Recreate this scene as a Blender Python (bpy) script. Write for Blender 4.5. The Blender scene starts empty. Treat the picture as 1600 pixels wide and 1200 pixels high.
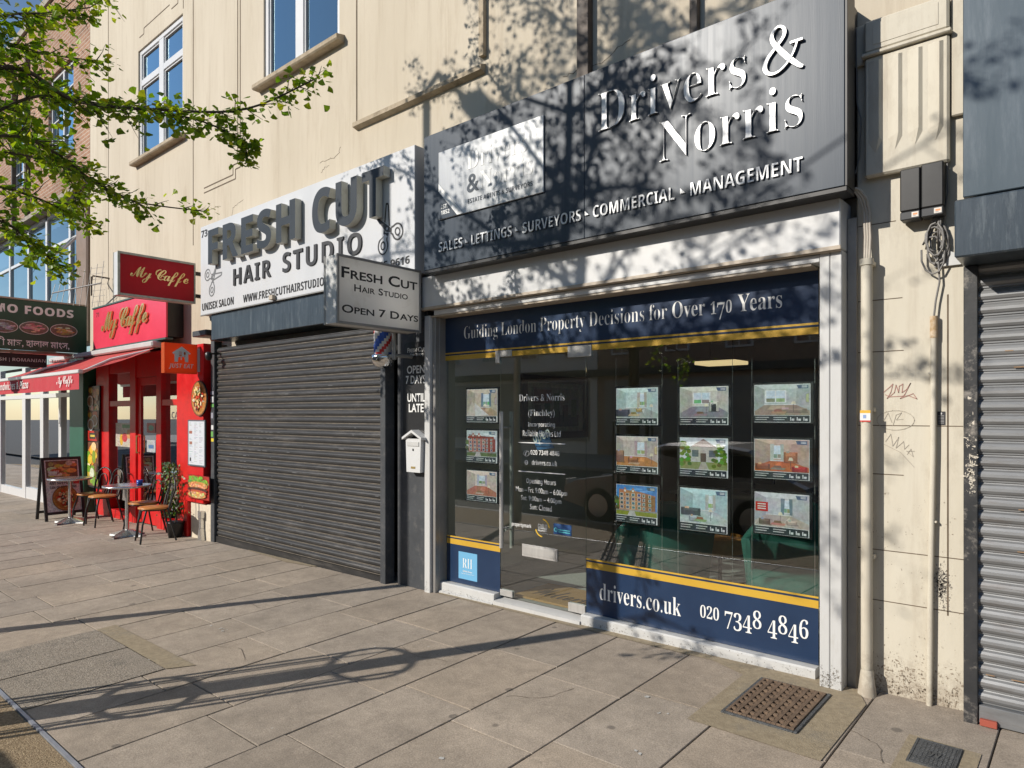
import bpy, math, random
from mathutils import Vector, Matrix
R_ = math.radians
sc = bpy.context.scene
col = sc.collection
random.seed(7)

# ------------------------------------------------------------------ camera, world, sun, exposure
F_PX, TH, Y0, CD, CH = 1067.0, R_(40.8), 646.0, 4.49, 1.65
CC, SS = math.cos(TH), math.sin(TH)
cam = bpy.data.cameras.new("camera")
cam.lens = 36.0 * F_PX / 1600.0
cam.sensor_width = 36.0
cam.shift_y = (Y0 - 600.0) / 1600.0
cam.clip_end = 600.0
cam.clip_start = 0.05
camo = bpy.data.objects.new("camera", cam)
camo.location = (0, -CD, CH)
camo.rotation_euler = (R_(90), 0, TH)
col.objects.link(camo)
sc.camera = camo

SUN_AZ, SUN_EL = R_(28.5), R_(28.0)          # light travels towards (+sin az, +cos az)
ldir = Vector((math.sin(SUN_AZ) * math.cos(SUN_EL), math.cos(SUN_AZ) * math.cos(SUN_EL), -math.sin(SUN_EL)))
world = bpy.data.worlds.new("World")
sc.world = world
world.use_nodes = True
wn = world.node_tree
sky = wn.nodes.new("ShaderNodeTexSky")
sky.sky_type = 'NISHITA'
sky.sun_disc = False
sky.sun_elevation = SUN_EL
sky.sun_rotation = math.atan2(-ldir.x, -ldir.y)
sky.air_density = 1.0
sky.dust_density = 0.3
sky.ozone_density = 2.5
wn.links.new(sky.outputs[0], wn.nodes["Background"].inputs[0])
wn.nodes["Background"].inputs[1].default_value = 0.118
sun = bpy.data.lights.new("sun", 'SUN')
sun.energy = 4.85
sun.angle = R_(0.5)
sun.color = (1.0, 0.935, 0.84)
suno = bpy.data.objects.new("sun", sun)
suno.rotation_euler = ldir.to_track_quat('-Z', 'Y').to_euler()
suno.location = (-8, -16, 12)
col.objects.link(suno)
sc.view_settings.view_transform = 'Standard'
sc.view_settings.look = 'None'
sc.view_settings.exposure = 0.0
sc.view_settings.gamma = 1.0
sc.cycles.use_denoising = True
sc.cycles.max_bounces = 8
sc.cycles.transparent_max_bounces = 12
sc.cycles.caustics_reflective = False
sc.cycles.caustics_refractive = False
sc.cycles.sample_clamp_indirect = 4.0

# ------------------------------------------------------------------ survey helpers: photo pixel -> point in the place
def ray(x, y):
    u = (x - 800) / F_PX; v = (Y0 - y) / F_PX
    return Vector((u * CC - SS, CC + u * SS, v))
CAMP = Vector((0, -CD, CH))
def at(x, y, Y=0.0):                       # on the plane Y = const (parallel to the shopfronts)
    r = ray(x, y); return CAMP + r * ((Y + CD) / r.y)
def atX(x, y, X):                          # on the plane X = const
    r = ray(x, y); return CAMP + r * (X / r.x)
def atD(x, y, d):
    return CAMP + ray(x, y) * d
def WX(x, Y=0.0): return at(x, 600, Y).x
def HZ(x, y, Y=0.0): return at(x, y, Y).z
def gz(X, Y): return 0.009 * (X + 1) + 0.02 * Y     # pavement falls to the kerb and along the street

# ------------------------------------------------------------------ materials
MATS = {}
def nd(nt, t, **kw):
    n = nt.nodes.new(t)
    for k, v in kw.items(): setattr(n, k, v)
    return n
def pm(name, c1, c2=None, scale=3.0, rough=0.6, bump=0.0, metal=0.0, stretch=(1, 1, 1), bscale=None, spec=0.5,
       dirt=None, dirt_amt=0.5, dirt_scale=2.0, lo=0.35, hi=0.65, coat=0.0, rough2=None):
    m = bpy.data.materials.new(name); m.use_nodes = True; MATS[name] = m
    nt = m.node_tree; p = nt.nodes["Principled BSDF"]
    c1 = (*c1, 1); c2 = (*c2, 1) if c2 else c1
    tc = nd(nt, "ShaderNodeNewGeometry")
    mp = nd(nt, "ShaderNodeMapping"); mp.inputs["Scale"].default_value = stretch
    nt.links.new(tc.outputs["Position"], mp.inputs[0])
    nz = nd(nt, "ShaderNodeTexNoise"); nz.inputs["Scale"].default_value = scale; nz.inputs["Detail"].default_value = 8
    nz.inputs["Roughness"].default_value = 0.65
    nt.links.new(mp.outputs[0], nz.inputs["Vector"])
    rp = nd(nt, "ShaderNodeValToRGB")
    rp.color_ramp.elements[0].position = lo; rp.color_ramp.elements[0].color = c1
    rp.color_ramp.elements[1].position = hi; rp.color_ramp.elements[1].color = c2
    nt.links.new(nz.outputs[0], rp.inputs[0])
    out = rp.outputs[0]
    if dirt:
        n2 = nd(nt, "ShaderNodeTexNoise"); n2.inputs["Scale"].default_value = dirt_scale; n2.inputs["Detail"].default_value = 12
        n2.inputs["Roughness"].default_value = 0.75
        nt.links.new(mp.outputs[0], n2.inputs["Vector"])
        r2 = nd(nt, "ShaderNodeValToRGB")
        r2.color_ramp.elements[0].position = 0.52; r2.color_ramp.elements[0].color = (0, 0, 0, 1)
        r2.color_ramp.elements[1].position = 0.72; r2.color_ramp.elements[1].color = (dirt_amt,) * 3 + (1,)
        nt.links.new(n2.outputs[0], r2.inputs[0])
        mx = nd(nt, "ShaderNodeMix", data_type='RGBA')
        nt.links.new(r2.outputs[0], mx.inputs["Factor"]); nt.links.new(out, mx.inputs["A"])
        mx.inputs["B"].default_value = (*dirt, 1); out = mx.outputs["Result"]
    if name in ("cream_render", "pale_cream_paint"):          # rain streaks, and splashed dirt with a ragged upper edge
        m4 = nd(nt, "ShaderNodeMapping"); m4.inputs["Scale"].default_value = (9, 1, .5); nt.links.new(tc.outputs["Position"], m4.inputs[0])
        n4 = nd(nt, "ShaderNodeTexNoise"); n4.inputs["Scale"].default_value = 1.0; n4.inputs["Detail"].default_value = 9; n4.inputs["Roughness"].default_value = .7; nt.links.new(m4.outputs[0], n4.inputs["Vector"])
        r4 = nd(nt, "ShaderNodeMapRange"); r4.inputs[1].default_value = .52; r4.inputs[2].default_value = .78; r4.inputs[3].default_value = 0; r4.inputs[4].default_value = .42; nt.links.new(n4.outputs[0], r4.inputs[0])
        x4 = nd(nt, "ShaderNodeMix", data_type='RGBA'); nt.links.new(r4.outputs[0], x4.inputs["Factor"]); nt.links.new(out, x4.inputs["A"]); x4.inputs["B"].default_value = (.33, .26, .18, 1); out = x4.outputs["Result"]
    if name == "pale_cream_paint":
        sz = nd(nt, "ShaderNodeSeparateXYZ"); nt.links.new(tc.outputs["Position"], sz.inputs[0])
        n5 = nd(nt, "ShaderNodeTexNoise"); n5.inputs["Scale"].default_value = 16; n5.inputs["Detail"].default_value = 10; n5.inputs["Roughness"].default_value = .8; nt.links.new(tc.outputs["Position"], n5.inputs["Vector"])
        a5 = nd(nt, "ShaderNodeMath", operation='MULTIPLY_ADD'); a5.inputs[1].default_value = 1.1; nt.links.new(n5.outputs[0], a5.inputs[0]); nt.links.new(sz.outputs[2], a5.inputs[2])
        r5 = nd(nt, "ShaderNodeMapRange"); r5.inputs[1].default_value = .52; r5.inputs[2].default_value = .78; r5.inputs[3].default_value = .6; r5.inputs[4].default_value = 0; nt.links.new(a5.outputs[0], r5.inputs[0])
        x5 = nd(nt, "ShaderNodeMix", data_type='RGBA'); nt.links.new(r5.outputs[0], x5.inputs["Factor"]); nt.links.new(out, x5.inputs["A"]); x5.inputs["B"].default_value = (.27, .215, .16, 1); out = x5.outputs["Result"]
    nt.links.new(out, p.inputs["Base Color"])
    p.inputs["Roughness"].default_value = rough
    if rough2 is not None:
        mr = nd(nt, "ShaderNodeMapRange"); mr.inputs[1].default_value = .3; mr.inputs[2].default_value = .7
        mr.inputs[3].default_value = rough; mr.inputs[4].default_value = rough2
        nt.links.new(nz.outputs[0], mr.inputs[0]); nt.links.new(mr.outputs[0], p.inputs["Roughness"])
    p.inputs["Metallic"].default_value = metal
    p.inputs["Specular IOR Level"].default_value = spec
    p.inputs["Coat Weight"].default_value = coat
    if bump:
        nb = nd(nt, "ShaderNodeTexNoise"); nb.inputs["Scale"].default_value = bscale or scale * 8; nb.inputs["Detail"].default_value = 6
        nt.links.new(mp.outputs[0], nb.inputs["Vector"])
        bp = nd(nt, "ShaderNodeBump"); bp.inputs["Strength"].default_value = bump; bp.inputs["Distance"].default_value = 0.01
        nt.links.new(nb.outputs[0], bp.inputs["Height"]); nt.links.new(bp.outputs[0], p.inputs["Normal"])
    return m

cream = pm("cream_render", (.525, .458, .355), (.585, .517, .41), 1.2, .85, .3, stretch=(1.4, 1, .22), bscale=30, dirt=(.36, .28, .19), dirt_amt=.5, dirt_scale=2.2)
cream_r = pm("pale_cream_paint", (.56, .515, .42), (.61, .57, .475), 2.0, .7, .2, stretch=(1, 1, .4), bscale=25, dirt=(.30, .25, .19), dirt_amt=.4, dirt_scale=7)
shade_grime = pm("groove_shade_grime", (.10, .075, .05), (.17, .125, .085), 8, .9)  # dark brown painted for the shade in grooves; also colours the cracks
stone = pm("weathered_stone", (.33, .27, .19), (.48, .40, .29), 6, .9, .4, dirt=(.12, .09, .06), dirt_amt=.7, dirt_scale=4)
pipe_dk = pm("dark_pipe_paint", (.06, .045, .035), (.12, .085, .06), 6, .6, .1)
white = pm("white_gloss_paint", (.60, .605, .605), (.645, .65, .65), 2, .35, .05, stretch=(1, 1, .3), dirt=(.42, .39, .34), dirt_amt=.25, dirt_scale=6)
white_d = pm("dirty_white_paint", (.52, .52, .51), (.58, .58, .57), 4, .45, .1, stretch=(1, 1, .25), dirt=(.30, .27, .22), dirt_amt=.35, dirt_scale=16)
upvc = pm("white_window_frame", (.64, .645, .65), (.69, .69, .69), 2, .3)
greyf = pm("grey_frame_metal", (.26, .25, .24), (.34, .33, .31), 3, .4, metal=.3)
brownf = pm("brown_frame_wood", (.42, .35, .27), (.5, .43, .34), 5, .5)  # brown wood for trims, soffits and the sign catch
slate = pm("blue_black_sign_metal", (.026, .040, .060), (.033, .048, .070), 30, .35, .02, stretch=(1, 1, .02), spec=.36, metal=.05, rough2=.42, dirt=(.10, .12, .14), dirt_amt=.18, dirt_scale=25)
navy = pm("navy_vinyl", (.012, .030, .075), (.016, .038, .090), 3, .28)
gold = pm("gold_vinyl", (.55, .33, .035), (.6, .37, .045), 3, .35)
wtext = pm("white_lettering", (.82, .82, .80), None, 3, .4)
silver = pm("brushed_steel", (.50, .49, .47), (.60, .585, .56), 30, .42, metal=.55, stretch=(1, 1, .1))
plaqm = pm("silver_plaque", (.36, .37, .38), (.45, .46, .47), 40, .3, metal=.35, stretch=(1, 1, .03))
shut_g = pm("dark_grey_shutter", (.024, .024, .025), (.044, .043, .043), 6, .42, .08, metal=.3, stretch=(.5, 1, 3), dirt=(.13, .12, .11), dirt_amt=.75, dirt_scale=3.5)
shut_e = pm("worn_slat_edge", (.13, .115, .095), (.22, .19, .155), 10, .5, metal=.2)
shut_s = pm("galvanised_shutter", (.19, .195, .20), (.27, .275, .28), 4, .45, .05, metal=.35, stretch=(.4, 1, 2), dirt=(.13, .10, .08), dirt_amt=.55, dirt_scale=9)
dkblue = pm("blue_grey_steel", (.040, .055, .072), (.065, .085, .105), 5, .3, .04, metal=.2, stretch=(3, 1, .4), dirt=(.3, .34, .36), dirt_amt=.35, dirt_scale=8)
dkgrey = pm("dark_grey_paint", (.042, .046, .052), (.062, .067, .074), 3, .5, .08, dirt=(.17, .16, .15), dirt_amt=.5, dirt_scale=10)
black = pm("black_paint", (.012, .012, .013), (.022, .022, .022), 4, .4)
blackw = pm("chipped_black_paint", (.018, .02, .022), (.04, .04, .042), 4, .45, .1, dirt=(.42, .38, .33), dirt_amt=.9, dirt_scale=7)
signwhite = pm("white_sign_panel", (.55, .565, .59), (.60, .61, .63), 2, .4, .03, stretch=(1, 1, .3), dirt=(.45, .42, .38), dirt_amt=.25, dirt_scale=3)
signgrey = pm("aged_lightbox_face", (.84, .835, .81), (.88, .875, .85), 3, .4, dirt=(.50, .46, .40), dirt_amt=.4, dirt_scale=5)
ltr_dk = pm("dark_slate_letter", (.020, .028, .038), (.030, .040, .052), 2, .5, spec=.25)
ltr_side = pm("yellowed_letter_side", (.44, .43, .37), (.52, .51, .44), 4, .5, dirt=(.25, .2, .12), dirt_amt=.5, dirt_scale=8)
btext = pm("black_lettering", (.018, .018, .02), None, 3, .5)
red = pm("red_gloss_paint", (.56, .006, .008), (.68, .012, .012), 5, .3, .05, dirt=(.28, .02, .015), dirt_amt=.5, dirt_scale=7, rough2=.42)
redsign = pm("dark_red_sign", (.46, .022, .042), (.52, .028, .05), 2, .35)
pinksign = pm("pink_red_sign", (.70, .045, .09), (.76, .06, .11), 2, .35)
goldl = pm("gold_metal_letters", (.80, .58, .22), (.9, .70, .33), 8, .25, metal=.7)
orange = pm("orange_panel", (.80, .20, .05), (.84, .22, .06), 2, .4)
awnm = pm("red_awning_canvas", (.42, .035, .035), (.56, .075, .07), 3, .8, .1, stretch=(6, 1, 1), dirt=(.30, .16, .12), dirt_amt=.6, dirt_scale=3)
valm = pm("red_valance_canvas", (.45, .025, .04), (.52, .04, .055), 4, .8, dirt=(.22, .06, .05), dirt_amt=.6, dirt_scale=4)
green = pm("dark_green_sign", (.012, .060, .032), (.02, .075, .042), 3, .4)
greenp = pm("green_paint", (.012, .09, .055), (.02, .11, .07), 3, .4)
wood = pm("orange_wood", (.50, .20, .05), (.62, .28, .08), 6, .35, stretch=(1, 6, 1))
alu = pm("cast_aluminium", (.60, .60, .60), (.72, .72, .72), 10, .25, metal=.9)
brown_p = pm("brown_panel", (.20, .14, .10), (.26, .18, .13), 4, .5)
lead = pm("concrete_lip", (.26, .23, .19), (.38, .34, .28), 6, .9, .3)
orange_dk = pm("tan_interior_wall", (.72, .66, .52), (.76, .70, .56), 2, .8)
dkwall = pm("dark_interior_wall", (.32, .305, .27), (.38, .36, .32), 2, .8)
intfloor = pm("grey_carpet", (.36, .355, .34), (.44, .43, .41), 30, .95)
ceilm = pm("interior_ceiling", (.74, .73, .70), None, 2, .9)
teal = pm("green_velvet", (.020, .115, .09), (.035, .15, .12), 8, .8)
coir = pm("coir_mat", (.42, .22, .08), (.52, .29, .11), 60, .95, .5, bscale=300)
asphalt = pm("asphalt", (.045, .045, .045), (.07, .068, .065), 20, .9, .4, bscale=150)
kerb_m = pm("granite_kerb", (.28, .27, .25), (.38, .36, .34), 25, .8, .2)
gravel = pm("resin_gravel", (.20, .14, .075), (.42, .32, .20), 90, .9, .9, bscale=160, lo=.42, hi=.6)
bark = pm("grey_brown_bark", (.05, .04, .03), (.11, .09, .07), 14, .95, .8, bscale=60, stretch=(1, 1, .3))
rust = pm("rusty_iron", (.14, .095, .065), (.24, .165, .11), 12, .75, .3, metal=.3, dirt=(.05, .035, .025), dirt_amt=.7, dirt_scale=10)
iron = pm("grey_cast_iron", (.075, .08, .085), (.13, .135, .14), 20, .6, .9, metal=.4, bscale=120)
concr = pm("buff_concrete", (.26, .21, .14), (.36, .295, .20), 30, .9, .4, bscale=120, dirt=(.20, .19, .17), dirt_amt=.6, dirt_scale=3)
patch = pm("rough_grey_concrete", (.20, .17, .135), (.38, .33, .27), 60, .95, .8, bscale=110, dirt=(.06, .06, .055), dirt_amt=.7, dirt_scale=5)
cable = pm("grey_cable", (.16, .155, .15), (.22, .21, .20), 8, .5)
edging = pm("steel_edging", (.30, .33, .38), (.42, .45, .50), 6, .4, metal=.5)
skin_w = pm("pale_leaflet", (.7, .7, .68), None, 3, .5)
pots = pm("terracotta_pot", (.35, .13, .06), None, 3, .8)
creamlow = pm("cream_panel", (.62, .54, .42), (.70, .62, .49), 3, .7, dirt=(.25, .2, .14), dirt_amt=.5, dirt_scale=8)
stain = pm("dark_wall_stain", (.10, .09, .085), (.20, .18, .16), 20, .9)
tyre = pm("tyre_rubber", (.02, .02, .02), None, 3, .8)
carpaint = pm("silver_car_paint", (.30, .30, .31), None, 3, .25, metal=.6, coat=.5)
brickopp = pm("opposite_brick", (.32, .22, .16), (.40, .28, .21), 6, .9)
stuccoopp = pm("opposite_stucco", (.74, .72, .66), (.80, .78, .72), 2, .9)

def glass_mat(name, tint, refl=(1, 1, 1), boost=1.0, ior=1.5):
    m = bpy.data.materials.new(name); m.use_nodes = True
    nt = m.node_tree; nt.nodes.remove(nt.nodes["Principled BSDF"])
    tr = nd(nt, "ShaderNodeBsdfTransparent"); tr.inputs[0].default_value = (*tint, 1)
    gl = nd(nt, "ShaderNodeBsdfGlossy"); gl.inputs["Color"].default_value = (*refl, 1); gl.inputs["Roughness"].default_value = 0.0
    fr = nd(nt, "ShaderNodeFresnel"); fr.inputs[0].default_value = ior
    mu = nd(nt, "ShaderNodeMath", operation='MULTIPLY'); mu.use_clamp = True; mu.inputs[1].default_value = boost
    nt.links.new(fr.outputs[0], mu.inputs[0])
    gb = nd(nt, "ShaderNodeNewGeometry"); sb = nd(nt, "ShaderNodeMath", operation='SUBTRACT'); sb.inputs[0].default_value = 1.0
    nt.links.new(gb.outputs["Backfacing"], sb.inputs[1])
    m2 = nd(nt, "ShaderNodeMath", operation='MULTIPLY'); nt.links.new(mu.outputs[0], m2.inputs[0]); nt.links.new(sb.outputs[0], m2.inputs[1])
    mu = m2
    mx = nd(nt, "ShaderNodeMixShader")
    nt.links.new(mu.outputs[0], mx.inputs[0]); nt.links.new(tr.outputs[0], mx.inputs[1]); nt.links.new(gl.outputs[0], mx.inputs[2])
    nt.links.new(mx.outputs[0], nt.nodes["Material Output"].inputs[0])
    return m
glass = glass_mat("clear_shop_glass", (.88, .93, .91), boost=4.2)
glass_b = glass_mat("sky_tinted_glass", (.14, .18, .24), refl=(.62, .88, 1.0), boost=4.6)  # blue of the reflected sky is put into the gloss colour
clear_plastic = glass_mat("clear_dome", (.8, .8, .8), boost=1.5)

def lit_through(m, fac, gain=1.0):
    nt = m.node_tree; p = nt.nodes["Principled BSDF"]; t = nd(nt, "ShaderNodeBsdfTranslucent")
    src = p.inputs["Base Color"].links[0].from_socket
    nt.links.new(src, t.inputs[0]); mx = nd(nt, "ShaderNodeMixShader"); mx.inputs[0].default_value = fac
    nt.links.new(p.outputs[0], mx.inputs[1]); nt.links.new(t.outputs[0], mx.inputs[2]); nt.links.new(mx.outputs[0], nt.nodes["Material Output"].inputs[0])
litwhite = pm("lit_white_print", (.85, .85, .84), None, 3, .4)
for _m, _k in ((signgrey, .88), (redsign, .62), (orange, .62), (litwhite, .85)): lit_through(_m, _k)
def print_mat(name, rough=.35, emit=0.0, detail=.5):
    m = bpy.data.materials.new(name); m.use_nodes = True
    nt = m.node_tree; p = nt.nodes["Principled BSDF"]
    a = nd(nt, "ShaderNodeVertexColor"); a.layer_name = "Col"
    g = nd(nt, "ShaderNodeNewGeometry")
    n = nd(nt, "ShaderNodeTexNoise"); n.inputs["Scale"].default_value = 38; n.inputs["Detail"].default_value = 9; n.inputs["Roughness"].default_value = .7
    nt.links.new(g.outputs["Position"], n.inputs["Vector"])
    mr = nd(nt, "ShaderNodeMapRange"); mr.inputs[1].default_value = .3; mr.inputs[2].default_value = .7
    mr.inputs[3].default_value = 1 - detail; mr.inputs[4].default_value = 1 + detail * .6
    nt.links.new(n.outputs[0], mr.inputs[0])
    mx = nd(nt, "ShaderNodeMix", data_type='RGBA', blend_type='MULTIPLY'); mx.inputs["Factor"].default_value = 1
    nt.links.new(a.outputs[0], mx.inputs["A"]); nt.links.new(mr.outputs[0], mx.inputs["B"])
    if detail > .3:
        n3 = nd(nt, "ShaderNodeTexNoise"); n3.inputs["Scale"].default_value = 14; n3.inputs["Detail"].default_value = 5
        nt.links.new(g.outputs["Position"], n3.inputs["Vector"])
        m3 = nd(nt, "ShaderNodeMix", data_type='RGBA', blend_type='SOFT_LIGHT'); m3.inputs["Factor"].default_value = .45
        nt.links.new(mx.outputs["Result"], m3.inputs["A"]); nt.links.new(n3.outputs["Color"], m3.inputs["B"]); mx = m3
    nt.links.new(mx.outputs["Result"], p.inputs["Base Color"])
    p.inputs["Roughness"].default_value = rough
    if emit:
        for l in list(p.inputs["Base Color"].links): nt.links.remove(l)
        p.inputs["Base Color"].default_value = (.03, .03, .03, 1)
        nt.links.new(mx.outputs["Result"], p.inputs["Emission Color"]); p.inputs["Emission Strength"].default_value = emit
    return m
print_m = print_mat("printed_picture")
screen_m = print_mat("backlit_picture", .25, .85, .31)
flat_m = print_mat("flat_colours", .5, 0, .08)

def brick_mat():
    m = bpy.data.materials.new("brown_brick"); m.use_nodes = True
    nt = m.node_tree; p = nt.nodes["Principled BSDF"]
    g = nd(nt, "ShaderNodeNewGeometry"); sx = nd(nt, "ShaderNodeSeparateXYZ"); cx = nd(nt, "ShaderNodeCombineXYZ")
    nt.links.new(g.outputs["Position"], sx.inputs[0]); nt.links.new(sx.outputs[0], cx.inputs[0]); nt.links.new(sx.outputs[2], cx.inputs[1])
    b = nd(nt, "ShaderNodeTexBrick"); b.inputs["Scale"].default_value = 1.0
    b.inputs["Brick Width"].default_value = .225; b.inputs["Row Height"].default_value = .075; b.inputs["Mortar Size"].default_value = .008
    b.inputs["Color1"].default_value = (.36, .19, .115, 1); b.inputs["Color2"].default_value = (.27, .14, .085, 1); b.inputs["Mortar"].default_value = (.46, .38, .30, 1)
    nt.links.new(cx.outputs[0], b.inputs["Vector"])
    n = nd(nt, "ShaderNodeTexNoise"); n.inputs["Scale"].default_value = .9; n.inputs["Detail"].default_value = 8
    nt.links.new(cx.outputs[0], n.inputs["Vector"])
    mr = nd(nt, "ShaderNodeMapRange"); mr.inputs[1].default_value = .3; mr.inputs[2].default_value = .7; mr.inputs[3].default_value = .75; mr.inputs[4].default_value = 1.2
    nt.links.new(n.outputs[0], mr.inputs[0])
    mx = nd(nt, "ShaderNodeMix", data_type='RGBA', blend_type='MULTIPLY'); mx.inputs["Factor"].default_value = 1
    nt.links.new(b.outputs[0], mx.inputs["A"]); nt.links.new(mr.outputs[0], mx.inputs["B"])
    nt.links.new(mx.outputs["Result"], p.inputs["Base Color"]); p.inputs["Roughness"].default_value = .9
    bp = nd(nt, "ShaderNodeBump"); bp.inputs["Strength"].default_value = .6; bp.inputs["Distance"].default_value = .01; bp.invert = True
    nt.links.new(b.outputs["Fac"], bp.inputs["Height"]); nt.links.new(bp.outputs[0], p.inputs["Normal"])
    return m
brick = brick_mat()

def paving_mat():
    m = bpy.data.materials.new("concrete_paving"); m.use_nodes = True
    nt = m.node_tree; p = nt.nodes["Principled BSDF"]
    a = nd(nt, "ShaderNodeVertexColor"); a.layer_name = "Col"
    g = nd(nt, "ShaderNodeNewGeometry")
    def noise(s, d=8, r=.65):
        n = nd(nt, "ShaderNodeTexNoise"); n.inputs["Scale"].default_value = s; n.inputs["Detail"].default_value = d; n.inputs["Roughness"].default_value = r
        nt.links.new(g.outputs["Position"], n.inputs["Vector"]); return n.outputs[0]
    def mrange(o, a0, a1, b0, b1):
        r = nd(nt, "ShaderNodeMapRange"); r.inputs[1].default_value = a0; r.inputs[2].default_value = a1; r.inputs[3].default_value = b0; r.inputs[4].default_value = b1
        nt.links.new(o, r.inputs[0]); return r.outputs[0]
    def mul(x, y):
        mx = nd(nt, "ShaderNodeMix", data_type='RGBA', blend_type='MULTIPLY'); mx.inputs["Factor"].default_value = 1
        nt.links.new(x, mx.inputs["A"]); nt.links.new(y, mx.inputs["B"]); return mx.outputs["Result"]
    def blend(x, fac, c):
        mx = nd(nt, "ShaderNodeMix", data_type='RGBA'); nt.links.new(fac, mx.inputs["Factor"]); nt.links.new(x, mx.inputs["A"])
        mx.inputs["B"].default_value = (*c, 1); return mx.outputs["Result"]
    c = mul(a.outputs[0], mrange(noise(1.3), .3, .7, .84, 1.14))
    c = mul(c, mrange(noise(9, 10, .75), .3, .7, .80, 1.18))
    c = mul(c, mrange(noise(140, 3), .25, .75, .62, 1.38))
    def spots(scale, thr, soft):
        v = nd(nt, "ShaderNodeTexVoronoi"); v.inputs["Scale"].default_value = scale
        nt.links.new(g.outputs["Position"], v.inputs["Vector"])
        wv = nd(nt, "ShaderNodeMath", operation='MULTIPLY_ADD'); wv.inputs[1].default_value = .05; nt.links.new(noise(25), wv.inputs[0]); nt.links.new(v.outputs["Distance"], wv.inputs[2])
        sp = nd(nt, "ShaderNodeSeparateColor"); nt.links.new(v.outputs["Color"], sp.inputs[0])
        near = mrange(wv.outputs[0], thr, thr + soft, 1, 0)
        pick = mrange(sp.outputs[0], .42, .43, 0, 1)
        mm = nd(nt, "ShaderNodeMath", operation='MULTIPLY'); nt.links.new(near, mm.inputs[0]); nt.links.new(pick, mm.inputs[1])
        return mm.outputs[0]
    s1 = spots(2.6, .085, .025)
    k = nd(nt, "ShaderNodeMath", operation='MULTIPLY'); k.inputs[1].default_value = .6; nt.links.new(s1, k.inputs[0])
    c = blend(c, k.outputs[0], (.09, .08, .07))
    s2 = spots(4.7, .055, .02)
    k2 = nd(nt, "ShaderNodeMath", operation='MULTIPLY'); k2.inputs[1].default_value = .35; nt.links.new(s2, k2.inputs[0])
    c = blend(c, k2.outputs[0], (.62, .6, .56))
    big = mrange(noise(.9, 12, .75), .53, .72, 0, .5)
    c = blend(c, big, (.16, .135, .105))
    nt.links.new(c, p.inputs["Base Color"]); p.inputs["Roughness"].default_value = .88
    bp = nd(nt, "ShaderNodeBump"); bp.inputs["Strength"].default_value = .35; bp.inputs["Distance"].default_value = .006
    nt.links.new(noise(110, 4), bp.inputs["Height"]); nt.links.new(bp.outputs[0], p.inputs["Normal"])
    return m
paving = paving_mat()

def leaf_mat():
    m = bpy.data.materials.new("fresh_green_leaf"); m.use_nodes = True
    nt = m.node_tree; p = nt.nodes["Principled BSDF"]; out = nt.nodes["Material Output"]
    a = nd(nt, "ShaderNodeVertexColor"); a.layer_name = "Col"
    nt.links.new(a.outputs[0], p.inputs["Base Color"]); p.inputs["Roughness"].default_value = .45
    t = nd(nt, "ShaderNodeBsdfTranslucent")
    mxc = nd(nt, "ShaderNodeMix", data_type='RGBA', blend_type='MULTIPLY'); mxc.inputs["Factor"].default_value = 1
    nt.links.new(a.outputs[0], mxc.inputs["A"]); mxc.inputs["B"].default_value = (1.9, 1.75, .6, 1)
    nt.links.new(mxc.outputs["Result"], t.inputs[0])
    mx = nd(nt, "ShaderNodeMixShader"); mx.inputs[0].default_value = .5
    nt.links.new(p.outputs[0], mx.inputs[1]); nt.links.new(t.outputs[0], mx.inputs[2]); nt.links.new(mx.outputs[0], out.inputs[0])
    return m
leafm = leaf_mat()
def emit_mat(name, c, s):
    m = bpy.data.materials.new(name); m.use_nodes = True; p = m.node_tree.nodes["Principled BSDF"]
    p.inputs["Base Color"].default_value = (*c, 1); p.inputs["Emission Color"].default_value = (*c, 1); p.inputs["Emission Strength"].default_value = s
    return m
lampglow = emit_mat("warm_lamp_face", (.90, .64, .34), 1.1)

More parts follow.
